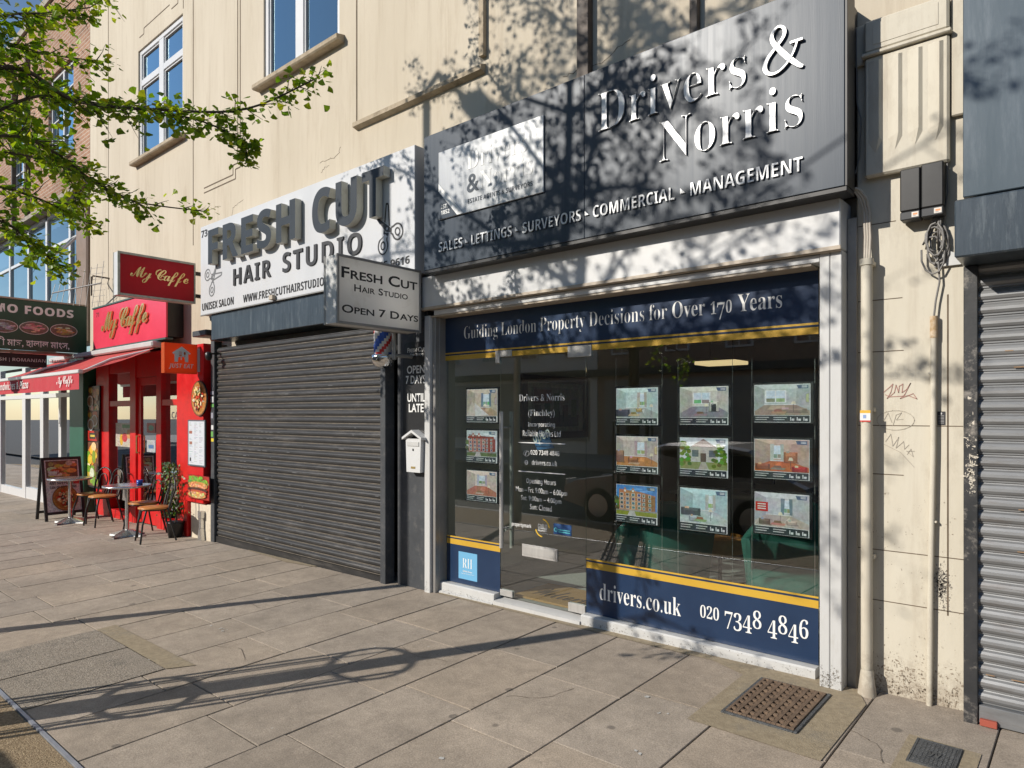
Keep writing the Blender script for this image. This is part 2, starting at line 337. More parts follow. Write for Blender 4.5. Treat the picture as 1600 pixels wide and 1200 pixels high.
# ------------------------------------------------------------------ mesh builder
class MB:
    def __init__(s): s.v = []; s.f = []; s.m = []; s.c = []; s.sm = []
    def face(s, pts, mi=0, c=(1, 1, 1), sm=False):
        b = len(s.v); s.v += [tuple(p) for p in pts]; s.f.append(tuple(range(b, b + len(pts)))); s.m.append(mi); s.c.append(c); s.sm.append(sm); return s
    def idx(s, verts, faces, mi=0, c=(1, 1, 1), sm=False):
        b = len(s.v); s.v += [tuple(p) for p in verts]
        for f in faces: s.f.append(tuple(b + i for i in f)); s.m.append(mi); s.c.append(c); s.sm.append(sm)
        return s
    def box(s, x0, x1, y0, y1, z0, z1, mi=0, c=(1, 1, 1), bev=0.0):
        if x0 > x1: x0, x1 = x1, x0
        if y0 > y1: y0, y1 = y1, y0
        if z0 > z1: z0, z1 = z1, z0
        return s.obox(Vector(((x0 + x1) / 2, (y0 + y1) / 2, (z0 + z1) / 2)), Vector((1, 0, 0)), Vector((0, 1, 0)), Vector((0, 0, 1)), (x1 - x0) / 2, (y1 - y0) / 2, (z1 - z0) / 2, mi, c, bev)
    def obox(s, o, X, Y, Z, a, b, h, mi=0, c=(1, 1, 1), bev=0.0):
        bev = min(bev or min(.003, a * .2, b * .2, h * .2), a * .45, b * .45, h * .45)
        vs = []; ids = {}
        for i in (-1, 1):
            for j in (-1, 1):
                for k in (-1, 1):
                    for ax in range(3):
                        d = [a, b, h]
                        e = [d[n] - (0 if n == ax else bev) for n in range(3)]
                        ids[(i, j, k, ax)] = len(vs); vs.append(o + X * (i * e[0]) + Y * (j * e[1]) + Z * (k * e[2]))
        fs = []
        for ax in range(3):
            for sg in (-1, 1):
                q = []
                for (u, w) in ((-1, -1), (1, -1), (1, 1), (-1, 1)):
                    k = [0, 0, 0]; k[ax] = sg; k[(ax + 1) % 3] = u; k[(ax + 2) % 3] = w; q.append(ids[(*k, ax)])
                fs.append(q if sg > 0 else q[::-1])
        for ax in range(3):
            p, r = (ax + 1) % 3, (ax + 2) % 3
            for u in (-1, 1):
                for w in (-1, 1):
                    A = [0, 0, 0]; B = [0, 0, 0]; A[ax] = -1; B[ax] = 1; A[p] = B[p] = u; A[r] = B[r] = w
                    q = [ids[(*A, p)], ids[(*B, p)], ids[(*B, r)], ids[(*A, r)]]
                    fs.append(q if u * w < 0 else q[::-1])
        for i in (-1, 1):
            for j in (-1, 1):
                for k in (-1, 1):
                    q = [ids[(i, j, k, 0)], ids[(i, j, k, 1)], ids[(i, j, k, 2)]]
                    fs.append(q if i * j * k > 0 else q[::-1])
        return s.idx(vs, fs, mi, c)
    def prism(s, pts, y0, y1, mi=0, c=(1, 1, 1), side=None):      # polygon (x,z) swept along Y; front is y0
        n = len(pts); side = mi if side is None else side
        ar = sum(pts[i][0] * pts[(i + 1) % n][1] - pts[(i + 1) % n][0] * pts[i][1] for i in range(n))
        if ar < 0: pts = pts[::-1]
        s.face([(x, y0, z) for x, z in pts], mi, c); s.face([(x, y1, z) for x, z in pts[::-1]], mi, c)
        for i in range(n):
            (x0, z0), (x1, z1) = pts[i], pts[(i + 1) % n]
            s.face([(x0, y0, z0), (x0, y1, z0), (x1, y1, z1), (x1, y0, z1)], side, c)
        return s
    def prismX(s, pts, x0, x1, mi=0, c=(1, 1, 1)):                  # polygon (y,z) swept along X
        n = len(pts)
        s.face([(x0, y, z) for y, z in pts], mi, c); s.face([(x1, y, z) for y, z in pts[::-1]], mi, c)
        for i in range(n):
            (a, b), (d, e) = pts[i], pts[(i + 1) % n]
            s.face([(x0, a, b), (x1, a, b), (x1, d, e), (x0, d, e)], mi, c)
        return s
    def tube(s, pts, r, n=8, mi=0, c=(1, 1, 1), cap=True):
        pts = [Vector(p) for p in pts]; m = len(pts)
        rs = r if isinstance(r, (list, tuple)) else [r] * m
        vs = []; up = None
        for i in range(m):
            t = (pts[min(i + 1, m - 1)] - pts[max(i - 1, 0)])
            if t.length < 1e-9: t = Vector((0, 0, 1))
            t.normalize()
            if up is None:
                up = Vector((0, 0, 1)) if abs(t.z) < .9 else Vector((1, 0, 0))
            a = t.cross(up)
            if a.length < 1e-6: a = t.cross(Vector((0, 1, 0)))
            a.normalize(); b = a.cross(t).normalized(); up = b
            for k in range(n):
                an = 2 * math.pi * k / n
                vs.append(pts[i] + a * (rs[i] * math.cos(an)) + b * (rs[i] * math.sin(an)))
        fs = []
        for i in range(m - 1):
            for k in range(n):
                fs.append((i * n + k, i * n + (k + 1) % n, (i + 1) * n + (k + 1) % n, (i + 1) * n + k))
        s.idx(vs, fs, mi, c, True)
        if cap:
            s.face(vs[:n][::-1], mi, c); s.face(vs[-n:], mi, c)
        return s
    def lathe(s, prof, o, n=24, mi=0, c=(1, 1, 1), sm=True):        # profile (r, z) about the vertical through o
        o = Vector(o); vs = []; fs = []
        for r, z in prof:
            for k in range(n):
                a = 2 * math.pi * k / n; vs.append(o + Vector((r * math.cos(a), r * math.sin(a), z)))
        for i in range(len(prof) - 1):
            for k in range(n):
                fs.append((i * n + k, i * n + (k + 1) % n, (i + 1) * n + (k + 1) % n, (i + 1) * n + k))
        return s.idx(vs, fs, mi, c, sm)
    def build(s, name, mats, parent=None):
        me = bpy.data.meshes.new(name)
        me.from_pydata(s.v, [], s.f)
        mats = mats if isinstance(mats, (list, tuple)) else [mats]
        for m in mats: me.materials.append(m)
        me.polygons.foreach_set("material_index", s.m)
        me.polygons.foreach_set("use_smooth", s.sm)
        ca = me.color_attributes.new("Col", 'FLOAT_COLOR', 'CORNER')
        buf = []
        for f, c in zip(s.f, s.c): buf += [c[0], c[1], c[2], 1.0] * len(f)
        ca.data.foreach_set("color", buf)
        me.update()
        return link(name, me, parent)
def link(name, me, parent=None):
    o = bpy.data.objects.new(name, me); col.objects.link(o)
    if parent:
        o.parent = parent
        w = Vector((0, 0, 0)); q = parent
        while q: w += q.location; q = q.parent
        o.location = -w
    return o
def tag(o, label, cat, group=None, kind=None):
    if label: o["label"] = label
    if cat: o["category"] = cat
    if group: o["group"] = group
    if kind: o["kind"] = kind
    return o
def thing(name, label, cat, loc=(0, 0, 0), group=None):
    o = bpy.data.objects.new(name, None); o.empty_display_size = .1; col.objects.link(o); o.location = loc
    return tag(o, label, cat, group)
def structure(o): o["kind"] = "structure"; return o

# ------------------------------------------------------------------ lettering
EX, EY, EZ = Vector((1, 0, 0)), Vector((0, 1, 0)), Vector((0, 0, 1))
FAC = (EX, EZ, -EY)              # reading directions on a street-facing surface
PRJ = (EY, EZ, EX)               # on the side of a sign that sticks out, facing +X
GRD = (EX, EY, EZ)
def styl(t, cap, low, dig):
    o = ''
    for ch in t:
        if 'A' <= ch <= 'Z' and cap: o += chr(cap + ord(ch) - 65)
        elif 'a' <= ch <= 'z' and low: o += chr(low + ord(ch) - 97)
        elif '0' <= ch <= '9' and dig: o += chr(dig + ord(ch) - 48)
        else: o += ch
    return o
STY = dict(plain=lambda t: t, serif=lambda t: styl(t, 0x1D400, 0x1D41A, 0x1D7CE), sans=lambda t: styl(t, 0x1D5D4, 0x1D5EE, 0x1D7EC),
           script=lambda t: styl(t, 0x1D4D0, 0x1D4EA, 0), bital=lambda t: styl(t, 0x1D63C, 0x1D656, 0), ital=lambda t: styl(t, 0x1D434, 0x1D44E, 0))
def glyphs(body, style, off=0.0, space=1.0, ext=0.0):
    cu = bpy.data.curves.new("lettering", 'FONT'); cu.body = STY[style](body); cu.offset = off; cu.space_character = space
    cu.extrude = ext; cu.resolution_u = 4
    ob = bpy.data.objects.new("lettering", cu); col.objects.link(ob)
    dg = bpy.context.evaluated_depsgraph_get()
    me = bpy.data.meshes.new_from_object(ob.evaluated_get(dg))
    bpy.data.objects.remove(ob); bpy.data.curves.remove(cu)
    vs = [v.co.copy() for v in me.vertices]; fs = [tuple(p.vertices) for p in me.polygons]
    bpy.data.meshes.remove(me)
    return vs, fs
def line(segs, gap=.06):         # segments (text, style, scale, dz, off) set one after another on a baseline
    V = []; Fc = []; x = 0.0
    for sg in segs:
        if sg is None: x += .28; continue
        t, st, k, dz, off = sg
        vs, fs = glyphs(t, st, off)
        if not vs: continue
        x0 = min(v.x for v in vs); x1 = max(v.x for v in vs); b = len(V)
        V += [Vector(((v.x - x0) * k + x, v.y * k + dz, 0)) for v in vs]; Fc += [tuple(b + i for i in f) for f in fs]
        x += (x1 - x0) * k + gap
    return V, Fc
def oldstyle(t, off=-.004):
    out = []
    for ch in t:
        if ch == ' ': out.append(None)
        elif ch in '012': out.append((ch, 'serif', .72, 0, off))
        elif ch in '34579': out.append((ch, 'serif', .98, -.24, off))
        elif ch in '68': out.append((ch, 'serif', .98, 0, off))
        else: out.append((ch, 'serif', 1, 0, off))
    return out
def smallcaps(t, style='sans', off=0.0, first=1.0, rest=.78):
    out = []
    for i, wd in enumerate(t.split()):
        if i: out.append(None)
        out.append((wd[0].upper(), style, first, 0, off))
        if len(wd) > 1: out.append((wd[1:].upper(), style, rest, 0, off))
    return out
def letter(name, content, parent, mat, o, ax, w=None, h=None, style='plain', off=0.0, depth=0.0, space=1.0, center=False, side=None, rot=0.0):
    vs, fs = glyphs(content, style, off, space) if isinstance(content, str) else line(content)
    if rot:
        cr, sr = math.cos(rot), math.sin(rot); vs = [Vector((v.x * cr - v.y * sr, v.x * sr + v.y * cr, 0)) for v in vs]
    x0 = min(v.x for v in vs); x1 = max(v.x for v in vs); y0 = min(v.y for v in vs); y1 = max(v.y for v in vs)
    sx = w / (x1 - x0) if w else None; sy = h / (y1 - y0) if h else None
    if sx is None: sx = sy
    if sy is None: sy = sx
    Rv, Uv, Nv = ax; o = Vector(o)
    if center: o = o - Rv * ((x1 - x0) * sx / 2)
    P = [o + Rv * ((v.x - x0) * sx) + Uv * ((v.y - y0) * sy) for v in vs]
    mb = MB(); mb.idx([p + Nv * depth for p in P], fs, 0)
    if depth:
        cnt = {}
        for f in fs:
            for i in range(len(f)):
                a, b = f[i], f[(i + 1) % len(f)]
                cnt[(a, b)] = cnt.get((a, b), 0) + 1
        for (a, b) in cnt:
            if (b, a) not in cnt:
                mb.face([P[a], P[b], P[b] + Nv * depth, P[a] + Nv * depth], 1 if side else 0)
    return mb.build(name, [mat, side] if side else [mat], parent)
def ftext(name, content, parent, mat, xl, xr, ref, Y, **kw):      # ref = (x, y_top, y_bottom) measured on the photograph
    a = at(xl, 600, Y).x; b = at(xr, 600, Y).x
    zt = HZ(ref[0], ref[1], Y); zb = HZ(ref[0], ref[2], Y)
    return letter(name, content, parent, mat, (a, Y, zb), FAC, b - a, zt - zb, **kw)

class Pic:                        # flat printed picture built from thin coloured shapes, size w x h
    def __init__(s, o, ax, w, h): s.o = Vector(o); s.ax = ax; s.w = w; s.h = h; s.mb = MB(); s.k = 0
    def p(s, u, v): return s.o + s.ax[0] * (u * s.w) + s.ax[1] * (v * s.h) + s.ax[2] * (s.k * .00025)
    def poly(s, pts, c): s.k += 1; s.mb.face([s.p(u, v) for u, v in pts], 0, c); return s
    def rect(s, a, b, c, d, colr): return s.poly([(a, b), (c, b), (c, d), (a, d)], colr)
    def ell(s, u, v, ru, rv, c, n=18, a0=0): return s.poly([(u + ru * math.cos(a0 + 2 * math.pi * i / n), v + rv * math.sin(a0 + 2 * math.pi * i / n)) for i in range(n)], c)
    def done(s, name, parent, m=None):
        return s.mb.build(name, m or print_m, parent)
def rc(c, j=.15): return tuple(max(0, x * random.uniform(1 - j, 1 + j)) for x in c)

def pizza(pc, u, v, ru, rv):
    pc.ell(u, v, ru, rv, (.30, .12, .03), 26); pc.ell(u, v, ru * .93, rv * .93, (.52, .24, .06), 26); pc.ell(u, v, ru * .82, rv * .82, (.50, .17, .03), 24)
    for i in range(90):
        a = random.uniform(0, 6.28); r = random.uniform(.05, .75) ** .7 * .8
        c = random.choice([(.50, .03, .01), (.62, .08, .02), (.85, .62, .28), (.8, .5, .2), (.10, .17, .02), (.05, .035, .03), (.9, .75, .5)])
        pc.ell(u + ru * r * math.cos(a), v + rv * r * math.sin(a), ru * random.uniform(.06, .15), rv * random.uniform(.05, .13), rc(c), 9, a)
def foodmix(pc, u0, v0, u1, v1, n, pal):
    pc.rect(u0, v0, u1, v1, (.20, .09, .05))
    for i in range(n):
        ru = random.uniform(.08, .22) * (u1 - u0); rv = random.uniform(.06, .16) * (v1 - v0)
        u = random.uniform(u0 + ru, u1 - ru); v = random.uniform(v0 + rv, v1 - rv)
        pc.ell(u, v, ru, rv, rc(random.choice(pal), .3), 10, random.random() * 6)
RS = [0]
def room(pc, wall, floor, win, furn, acc=None):
    RS[0] += 1; rr = random.Random(RS[0]); lt = lambda c, k: tuple(min(1, x * k) for x in c)
    fl = rr.uniform(.30, .40); L, Rg = rr.uniform(.16, .3), rr.uniform(.66, .82)
    pc.rect(0, 0, 1, 1, lt(wall, 1.08))
    pc.poly([(0, 0), (1, 0), (1, fl * .45), (Rg, fl), (L, fl), (0, fl * .4)], floor)
    for i in range(7):
        x = i / 7; pc.poly([(x, 0), (x + .012, 0), (L + (Rg - L) * (x + .006), fl)], lt(floor, .72)); pc.k -= .8
    pc.poly([(0, fl * .4), (L, fl), (L, .86), (0, 1)], lt(wall, .78)); pc.poly([(Rg, fl), (1, fl * .45), (1, 1), (Rg, .86)], lt(wall, .9))
    pc.poly([(0, 1), (L, .86), (Rg, .86), (1, 1)], lt(wall, 1.3))
    pc.poly([(L, fl), (Rg, fl), (Rg, fl + .025), (L, fl + .025)], (.8, .8, .78))
    wx, ww = win; wx = max(L + .03, min(wx, Rg - ww * .7)); ww = min(ww, Rg - wx - .02)
    pc.rect(wx - .015, fl + .08, wx + ww + .015, .82, (.9, .9, .9)); n = rr.choice([2, 3])
    for i in range(n):
        x0, x1 = wx + ww * (i + .06) / n, wx + ww * (i + .94) / n
        pc.rect(x0, fl + .10, x1, .80, (.72, .82, .93)); pc.rect(x0, fl + .10, x1, fl + .22, rc((.30, .42, .22), .4)); pc.rect(x0, .60, x1, .615, (.85, .85, .85))
    if rr.random() < .7:
        cu = rc(rr.choice([(.5, .45, .38), (.62, .6, .58), (.36, .28, .24), (.2, .3, .36)]), .2)
        pc.poly([(wx - .06, fl + .03), (wx, fl + .03), (wx + .015, .86), (wx - .06, .86)], cu); pc.poly([(wx + ww, fl + .03), (wx + ww + .05, fl + .03), (wx + ww + .05, .86), (wx + ww - .015, .86)], lt(cu, .85))
    pc.poly([(wx + .02, fl * .55), (wx + ww * .9, fl * .5), (wx + ww, fl * .9), (wx + .1, fl * .92)], lt(floor, 1.45))
    if rr.random() < .6: pc.poly([(.93, .42), (.99, .40), (.99, .72), (.93, .68)], rc((.3, .25, .2), .4)); pc.poly([(.938, .44), (.982, .425), (.982, .70), (.938, .665)], rc((.5, .5, .45), .4))
    for (a, b, c, d, cl) in furn:
        pc.rect(a + .01, b - .02, c + .02, b + .01, lt(floor, .45)); pc.rect(a, b, c, d, cl); pc.rect(a, d - (d - b) * .35, c, d + .02, lt(cl, 1.5)); w = (c - a)
        pc.rect(a, b, a + w * .14, d, lt(cl, .7)); pc.rect(c - w * .14, b, c, d, lt(cl, .8)); pc.rect(a + w * .2, d - .01, a + w * .42, d + .05, rc((.6, .5, .4), .4))
    x = rr.uniform(.45, .9); pc.rect(x, .10, x + .008, .36, (.08, .08, .08)); pc.poly([(x - .04, .36), (x + .05, .36), (x + .03, .45), (x - .02, .45)], (.9, .82, .62))
    pc.poly([(.30, .06), (.56, .05), (.60, .12), (.34, .13)], rc((.45, .35, .28), .4)); pc.poly([(.36, .12), (.52, .12), (.50, .19), (.38, .19)], rc((.28, .18, .1), .3))
    if acc: pc.ell(*acc)
def housepic(pc, skyc, br, gr, roofc=None):
    pc.rect(0, 0, 1, 1, skyc); rr = random.Random(int(br[1] * 1000))
    for i in range(7): pc.ell(rr.uniform(.1, .9), rr.uniform(.78, .95), .09, .03, tuple(min(1, x * 1.25 + .08) for x in skyc), 12)
    pc.rect(0, 0, 1, .16, gr); pc.rect(0, .14, 1, .19, (.33, .32, .30))
    for i in range(16): pc.ell(rr.uniform(0, .16), rr.uniform(.2, .6), .06, .07, rc((.10, .15, .04), .4), 8)
    pc.poly([(.08, .17), (.97, .2), (.97, .66), (.62, .74), (.08, .80)], br); pc.poly([(.62, .17), (.97, .2), (.97, .66), (.62, .74)], tuple(x * .72 for x in br))
    pc.poly([(.08, .80), (.62, .74), (.97, .66), (.97, .70), (.62, .80), (.08, .86)], roofc or (.28, .22, .2))
    for (gx) in (.16, .36): pc.poly([(gx, .78), (gx + .14, .78), (gx + .07, .93)], tuple(x * 1.1 for x in br)); pc.rect(gx + .045, .78, gx + .095, .85, (.8, .78, .74))
    for j in range(4):
        yy = .22 + j * .14
        for i in range(6):
            x = .11 + i * .145 - (i > 3) * .02; w = .085 - (i > 3) * .025; dz = -.01 * max(0, i - 3)
            pc.rect(x, yy + dz, x + w, yy + .10 + dz, (.78, .76, .72)); pc.rect(x + .010, yy + .01 + dz, x + w - .01, yy + .09 + dz, rc((.10, .13, .17), .5)); pc.k -= 1.4
        pc.poly([(.08, yy - .025), (.62, yy - .03), (.62, yy - .018), (.08, yy - .012)], (.62, .54, .46))
    pc.poly([(.3, 0), (.52, 0), (.47, .17), (.36, .17)], (.55, .52, .47))

# ================================================================== GROUND
def slabs():
    mb = MB(); rnd = random.Random(3)
    z_at = lambda x, y: gz(x, y)
    def slab(x0, x1, y0, y1):
        g = .0032; x0 += g; x1 -= g; y0 += g; y1 -= g; b = .004
        t = rnd.uniform(.92, 1.08); w = rnd.uniform(-.006, .006)
        c = (.362 * t + w, .302 * t, .240 * t - w)
        dz = [rnd.uniform(-.0022, .0022) for _ in range(4)]
        P = [(x0, y0), (x1, y0), (x1, y1), (x0, y1)]; I = [(x0 + b, y0 + b), (x1 - b, y0 + b), (x1 - b, y1 - b), (x0 + b, y1 - b)]
        top = [(x, y, z_at(x, y) + d) for (x, y), d in zip(I, dz)]; ed = [(x, y, z_at(x, y) - .004 + d) for (x, y), d in zip(P, dz)]; bt = [(x, y, z_at(x, y) - .03) for x, y in P]
        mb.face(top, 0, c)
        for i in range(4):
            j = (i + 1) % 4
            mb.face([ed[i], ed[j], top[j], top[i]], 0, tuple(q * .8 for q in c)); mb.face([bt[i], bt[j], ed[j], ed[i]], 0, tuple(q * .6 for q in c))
    xs = [-1.0, -1.588, -2.15, -2.735, -3.31, -3.88, -4.43, -4.99, -5.55, -6.1, -6.66, -7.2, -7.75, -8.3, -8.88]
    while xs[-1] > -48: xs.append(xs[-1] - .565)
    xs = [3.0 - .6 * i for i in range(0, 7)][:6] + xs if False else [6.2, 5.6, 5.0, 4.4, 3.8, 3.2, 2.6, 2.0, 1.4, .8, .2, -.4] + xs
    for i in range(len(xs) - 1):
        x1, x0 = xs[i], xs[i + 1]
        first = -.865 if (i % 2 == 1) else -1.025
        ys = [.3, first, first - .82, first - 1.645, -3.325]
        for k in range(4):
            if ys[k] - ys[k + 1] > .08: slab(x0, x1, ys[k + 1], ys[k])
    o = mb.build("pavement", paving); return structure(o)
slabs()
mb = MB(); 
mb.face([(-48, -3.33, gz(-48, -3.33) - .012), (8, -3.33, gz(8, -3.33) - .012), (8, .3, gz(8, .3) - .012), (-48, .3, gz(-48, .3) - .012)])
structure(mb.build("pavement_bed", pm("joint_sand", (.10, .082, .06), (.17, .14, .10), 30, .95)))
mb = MB(); mb.face([(-48, -4.86, gz(-48, -4.86) - .004), (8, -4.86, gz(8, -4.86) - .004), (8, -3.352, gz(8, -3.352) - .004), (-48, -3.352, gz(-48, -3.352) - .004)])
structure(mb.build("gravel_strip", gravel))
mb = MB(); zz = gz(0, -3.34)
mb.idx([(-48, -3.35, gz(-48, -3.34) - .03), (8, -3.35, gz(8, -3.34) - .03), (8, -3.35, gz(8, -3.34) + .006), (-48, -3.35, gz(-48, -3.34) + .006),
        (-48, -3.33, gz(-48, -3.34) - .03), (8, -3.33, gz(8, -3.34) - .03), (8, -3.33, gz(8, -3.34) + .006), (-48, -3.33, gz(-48, -3.34) + .006)],
       [(0, 1, 2, 3), (3, 2, 6, 7), (7, 6, 5, 4)])
structure(mb.build("steel_edging", edging))
mb = MB()
for i in range(60):
    x0 = -48 + i * .93; z1 = gz(x0, -4.9)
    mb.box(x0 + .004, x0 + .926, -5.02, -4.862, z1 - .3, z1 + .004, bev=.012)
structure(mb.build("kerb", kerb_m))
mb = MB(); mb.face([(-250, -250, -.36), (250, -250, -.36), (250, 250, -.36), (-250, 250, -.36)]); structure(mb.build("ground", asphalt))
mb = MB(); mb.face([(-60, -14.5, -.30), (40, -14.5, -.22), (40, -5.015, -.22), (-60, -5.015, -.30)]); structure(mb.build("road", asphalt))
mb = MB(); mb.face([(-60, -21, -.17), (40, -21, -.17), (40, -14.5, -.17), (-60, -14.5, -.17)]); mb.face([(-60, -14.5, -.30), (40, -14.5, -.30), (40, -14.5, -.17), (-60, -14.5, -.17)])
structure(mb.build("far_pavement", kerb_m))

def ground_sheet(name, pts, m, lift=.004):
    mb = MB(); mb.face([(x, y, gz(x, y) + lift) for x, y in pts]); return structure(mb.build(name, m))
ground_sheet("concrete_patch", [(-6.12, -3.325), (-5.475, -3.325), (-5.475, -2.522), (-6.12, -2.517)], patch, .0065)
ground_sheet("concrete_patch", [(-5.462, -3.325), (-4.806, -3.325), (-4.806, -2.526), (-5.462, -2.522)], patch, .0055)
ground_sheet("buff_strip", [(-6.127, -2.512), (-4.80, -2.52), (-4.70, -2.363), (-6.141, -2.366)], concr, .005)
ground_sheet("drain_surround", [(-2.155, -1.45), (-1.72, -1.03), (-1.02, -1.045), (-1.01, -.25), (-1.10, -.06), (-2.15, -.06)][1:] + [(-1.72, -.25)], concr, .005)
ground_sheet("wall_foot_strip", [(-1.72, -.245), (-1.11, -.055), (-1.11, -.03), (-4.7, -.035), (-4.7, -.11), (-1.72, -.14)][2:], concr, .004)
ground_sheet("cover_surround", [(-.75, -.484), (-.439, -.50), (-.44, -.95), (-.75, -.95)], concr, .005)

def ground_line(pts, w, m):
    mb = MB(); rr = random.Random(int(abs(pts[0][0]) * 100)); Q = []
    for (x0, y0), (x1, y1) in zip(pts[:-1], pts[1:]):
        for k in range(5): Q.append((x0 + (x1 - x0) * k / 5 + rr.uniform(-.012, .012), y0 + (y1 - y0) * k / 5 + rr.uniform(-.012, .012)))
    for (x0, y0), (x1, y1) in zip(Q[:-1], Q[1:]):
        L = math.hypot(x1 - x0, y1 - y0) or 1; nx, ny = -(y1 - y0) / L * w * rr.uniform(.4, 1), (x1 - x0) / L * w * rr.uniform(.4, 1)
        mb.face([(x, y, gz(x, y) + .0034) for x, y in ((x0 - nx, y0 - ny), (x1 - nx, y1 - ny), (x1 + nx, y1 + ny), (x0 + nx, y0 + ny))])
    structure(mb.build("pavement_crack", m))
crk = pm("crack_dirt", (.10, .08, .06), (.15, .12, .09), 30, .95)
for pts in ([(-3.86, -1.25), (-3.6, -1.32), (-3.33, -1.22)], [(-2.7, -1.42), (-2.5, -1.30), (-2.42, -1.03)], [(-5.0, -2.1), (-4.75, -2.0), (-4.45, -2.12)], [(-1.0, -.62), (-.85, -.70), (-.76, -.92)], [(-6.05, -1.5), (-5.8, -1.35), (-5.57, -1.4)]): ground_line(pts, .0022, crk)
mb = MB(); rr = random.Random(77)
for (px, py, n_) in ((345, 975, 3), (352, 977, 2), (1010, 1093, 3), (1034, 1117, 3), (228, 1022, 2), (270, 1028, 2), (330, 972, 1), (690, 1180, 1), (996, 1178, 2), (1260, 1165, 1), (580, 1010, 1)):
    r = ray(px, py); t0_ = (-CH - .04) / r.z; c0_ = CAMP + r * t0_
    for k in range(n_):
        x = c0_.x + rr.gauss(0, .014); y = c0_.y + rr.gauss(0, .014); sz = rr.uniform(.006, .016); an = [rr.uniform(.4, 1.3) for _ in range(9)]
        mb.face([(x + sz * a_ * math.cos(j * .698), y + sz * a_ * math.sin(j * .698), gz(x, y) + .0036) for j, a_ in enumerate(an)])
o_ = mb.build("bird_droppings", pm("dropping_white", (.42, .41, .38), (.62, .61, .58), 40, .9)); o_["kind"] = "stuff"; o_["label"] = "white bird droppings spattered on the pavement slabs"; o_["category"] = "droppings"
def drain_grate():
    t = thing("drain_grate", "rusty cast iron drain grating in the pavement beside the white shopfront post", "drain grate", (-1.4, -.54, gz(-1.4, -.54)))
    x0, x1, y0, y1 = -1.588, -1.218, -.825, -.262
    Z = lambda x, y, d: gz(x, y) + d
    mb = MB(); mb.face([(x0, y0, Z(x0, y0, .0075)), (x1, y0, Z(x1, y0, .0075)), (x1, y1, Z(x1, y1, .0075)), (x0, y1, Z(x0, y1, .0075))]); mb.build("sump", pm("sump_shade", (.004, .0035, .003), (.012, .010, .008), 40, .95), t)  # near-black sheet paints the shade of the hollow below the bars
    mb = MB(); gx = (x1 - x0); gy = (y1 - y0)
    def bar(a, b, c, d, mi=0):
        zc = gz((a + b) / 2, (c + d) / 2); mb.obox(Vector(((a + b) / 2, (c + d) / 2, zc + .012)), EX, Vector((0, 1, .02)), EZ, abs(b - a) / 2, abs(d - c) / 2, .009, 0, bev=.0012)
    nx, ny = 7, 10
    for i in range(nx + 1):
        x = x0 + gx * i / nx; w = .012 if 0 < i < nx else .016; bar(max(x0, x - w), min(x1, x + w), y0, y1)
    for j in range(ny + 1):
        y = y0 + gy * j / ny; w = .012; 
        for i in range(nx):
            xa = x0 + gx * i / nx + .0135; xb = x0 + gx * (i + 1) / nx - .0135; bar(xa, xb, max(y0, y - w), min(y1, y + w))
    mb.build("grating", rust, t)
    mb = MB()
    for (a, b, c, d) in ((x0 - .022, x0 - .003, y0 - .02, y1 + .02), (x1 + .003, x1 + .022, y0 - .02, y1 + .02), (x0 - .003, x1 + .003, y1 + .003, y1 + .02), (x0 - .003, x1 + .003, y0 - .02, y0 - .003)):
        zc = gz((a + b) / 2, (c + d) / 2); mb.obox(Vector(((a + b) / 2, (c + d) / 2, zc + .005)), EX, Vector((0, 1, .02)), EZ, (b - a) / 2, (d - c) / 2, .009)
    mb.build("rim", iron, t)
drain_grate()
def water_cover():
    t = thing("water_cover", "small grey iron water cover marked W set in the pavement", "water cover", (-.61, -.65, gz(-.61, -.65)))
    mb = MB(); Yt = Vector((0, 1, .02)); mb.obox(Vector((-.61, -.655, gz(-.61, -.655) + .006)), EX, Yt, EZ, .085, .125, .005); 
    for i in range(9):
        for j in range(13):
            x = -.61 - .07 + i * .0175; y = -.655 - .108 + j * .018
            if abs(x + .61) < .03 and -.70 < y < -.62: continue
            mb.obox(Vector((x, y, gz(x, y) + .0115)), EX, Yt, EZ, .006, .006, .0015)
    mb.build("lid", iron, t)
    mb = MB()
    for (cx, cy, a, b) in ((-.702, -.655, .006, .138), (-.518, -.655, .006, .138), (-.61, -.524, .086, .006), (-.61, -.786, .086, .006)):
        mb.obox(Vector((cx, cy, gz(cx, cy) + .007)), EX, Yt, EZ, a, b, .006)
    mb.build("rim", iron, t)
    letter("lettering", "W", t, iron, (-.64, -.69, gz(-.61, -.66) + .012), (EX, Yt, EZ), .06, .05, 'sans', depth=.003)
water_cover()

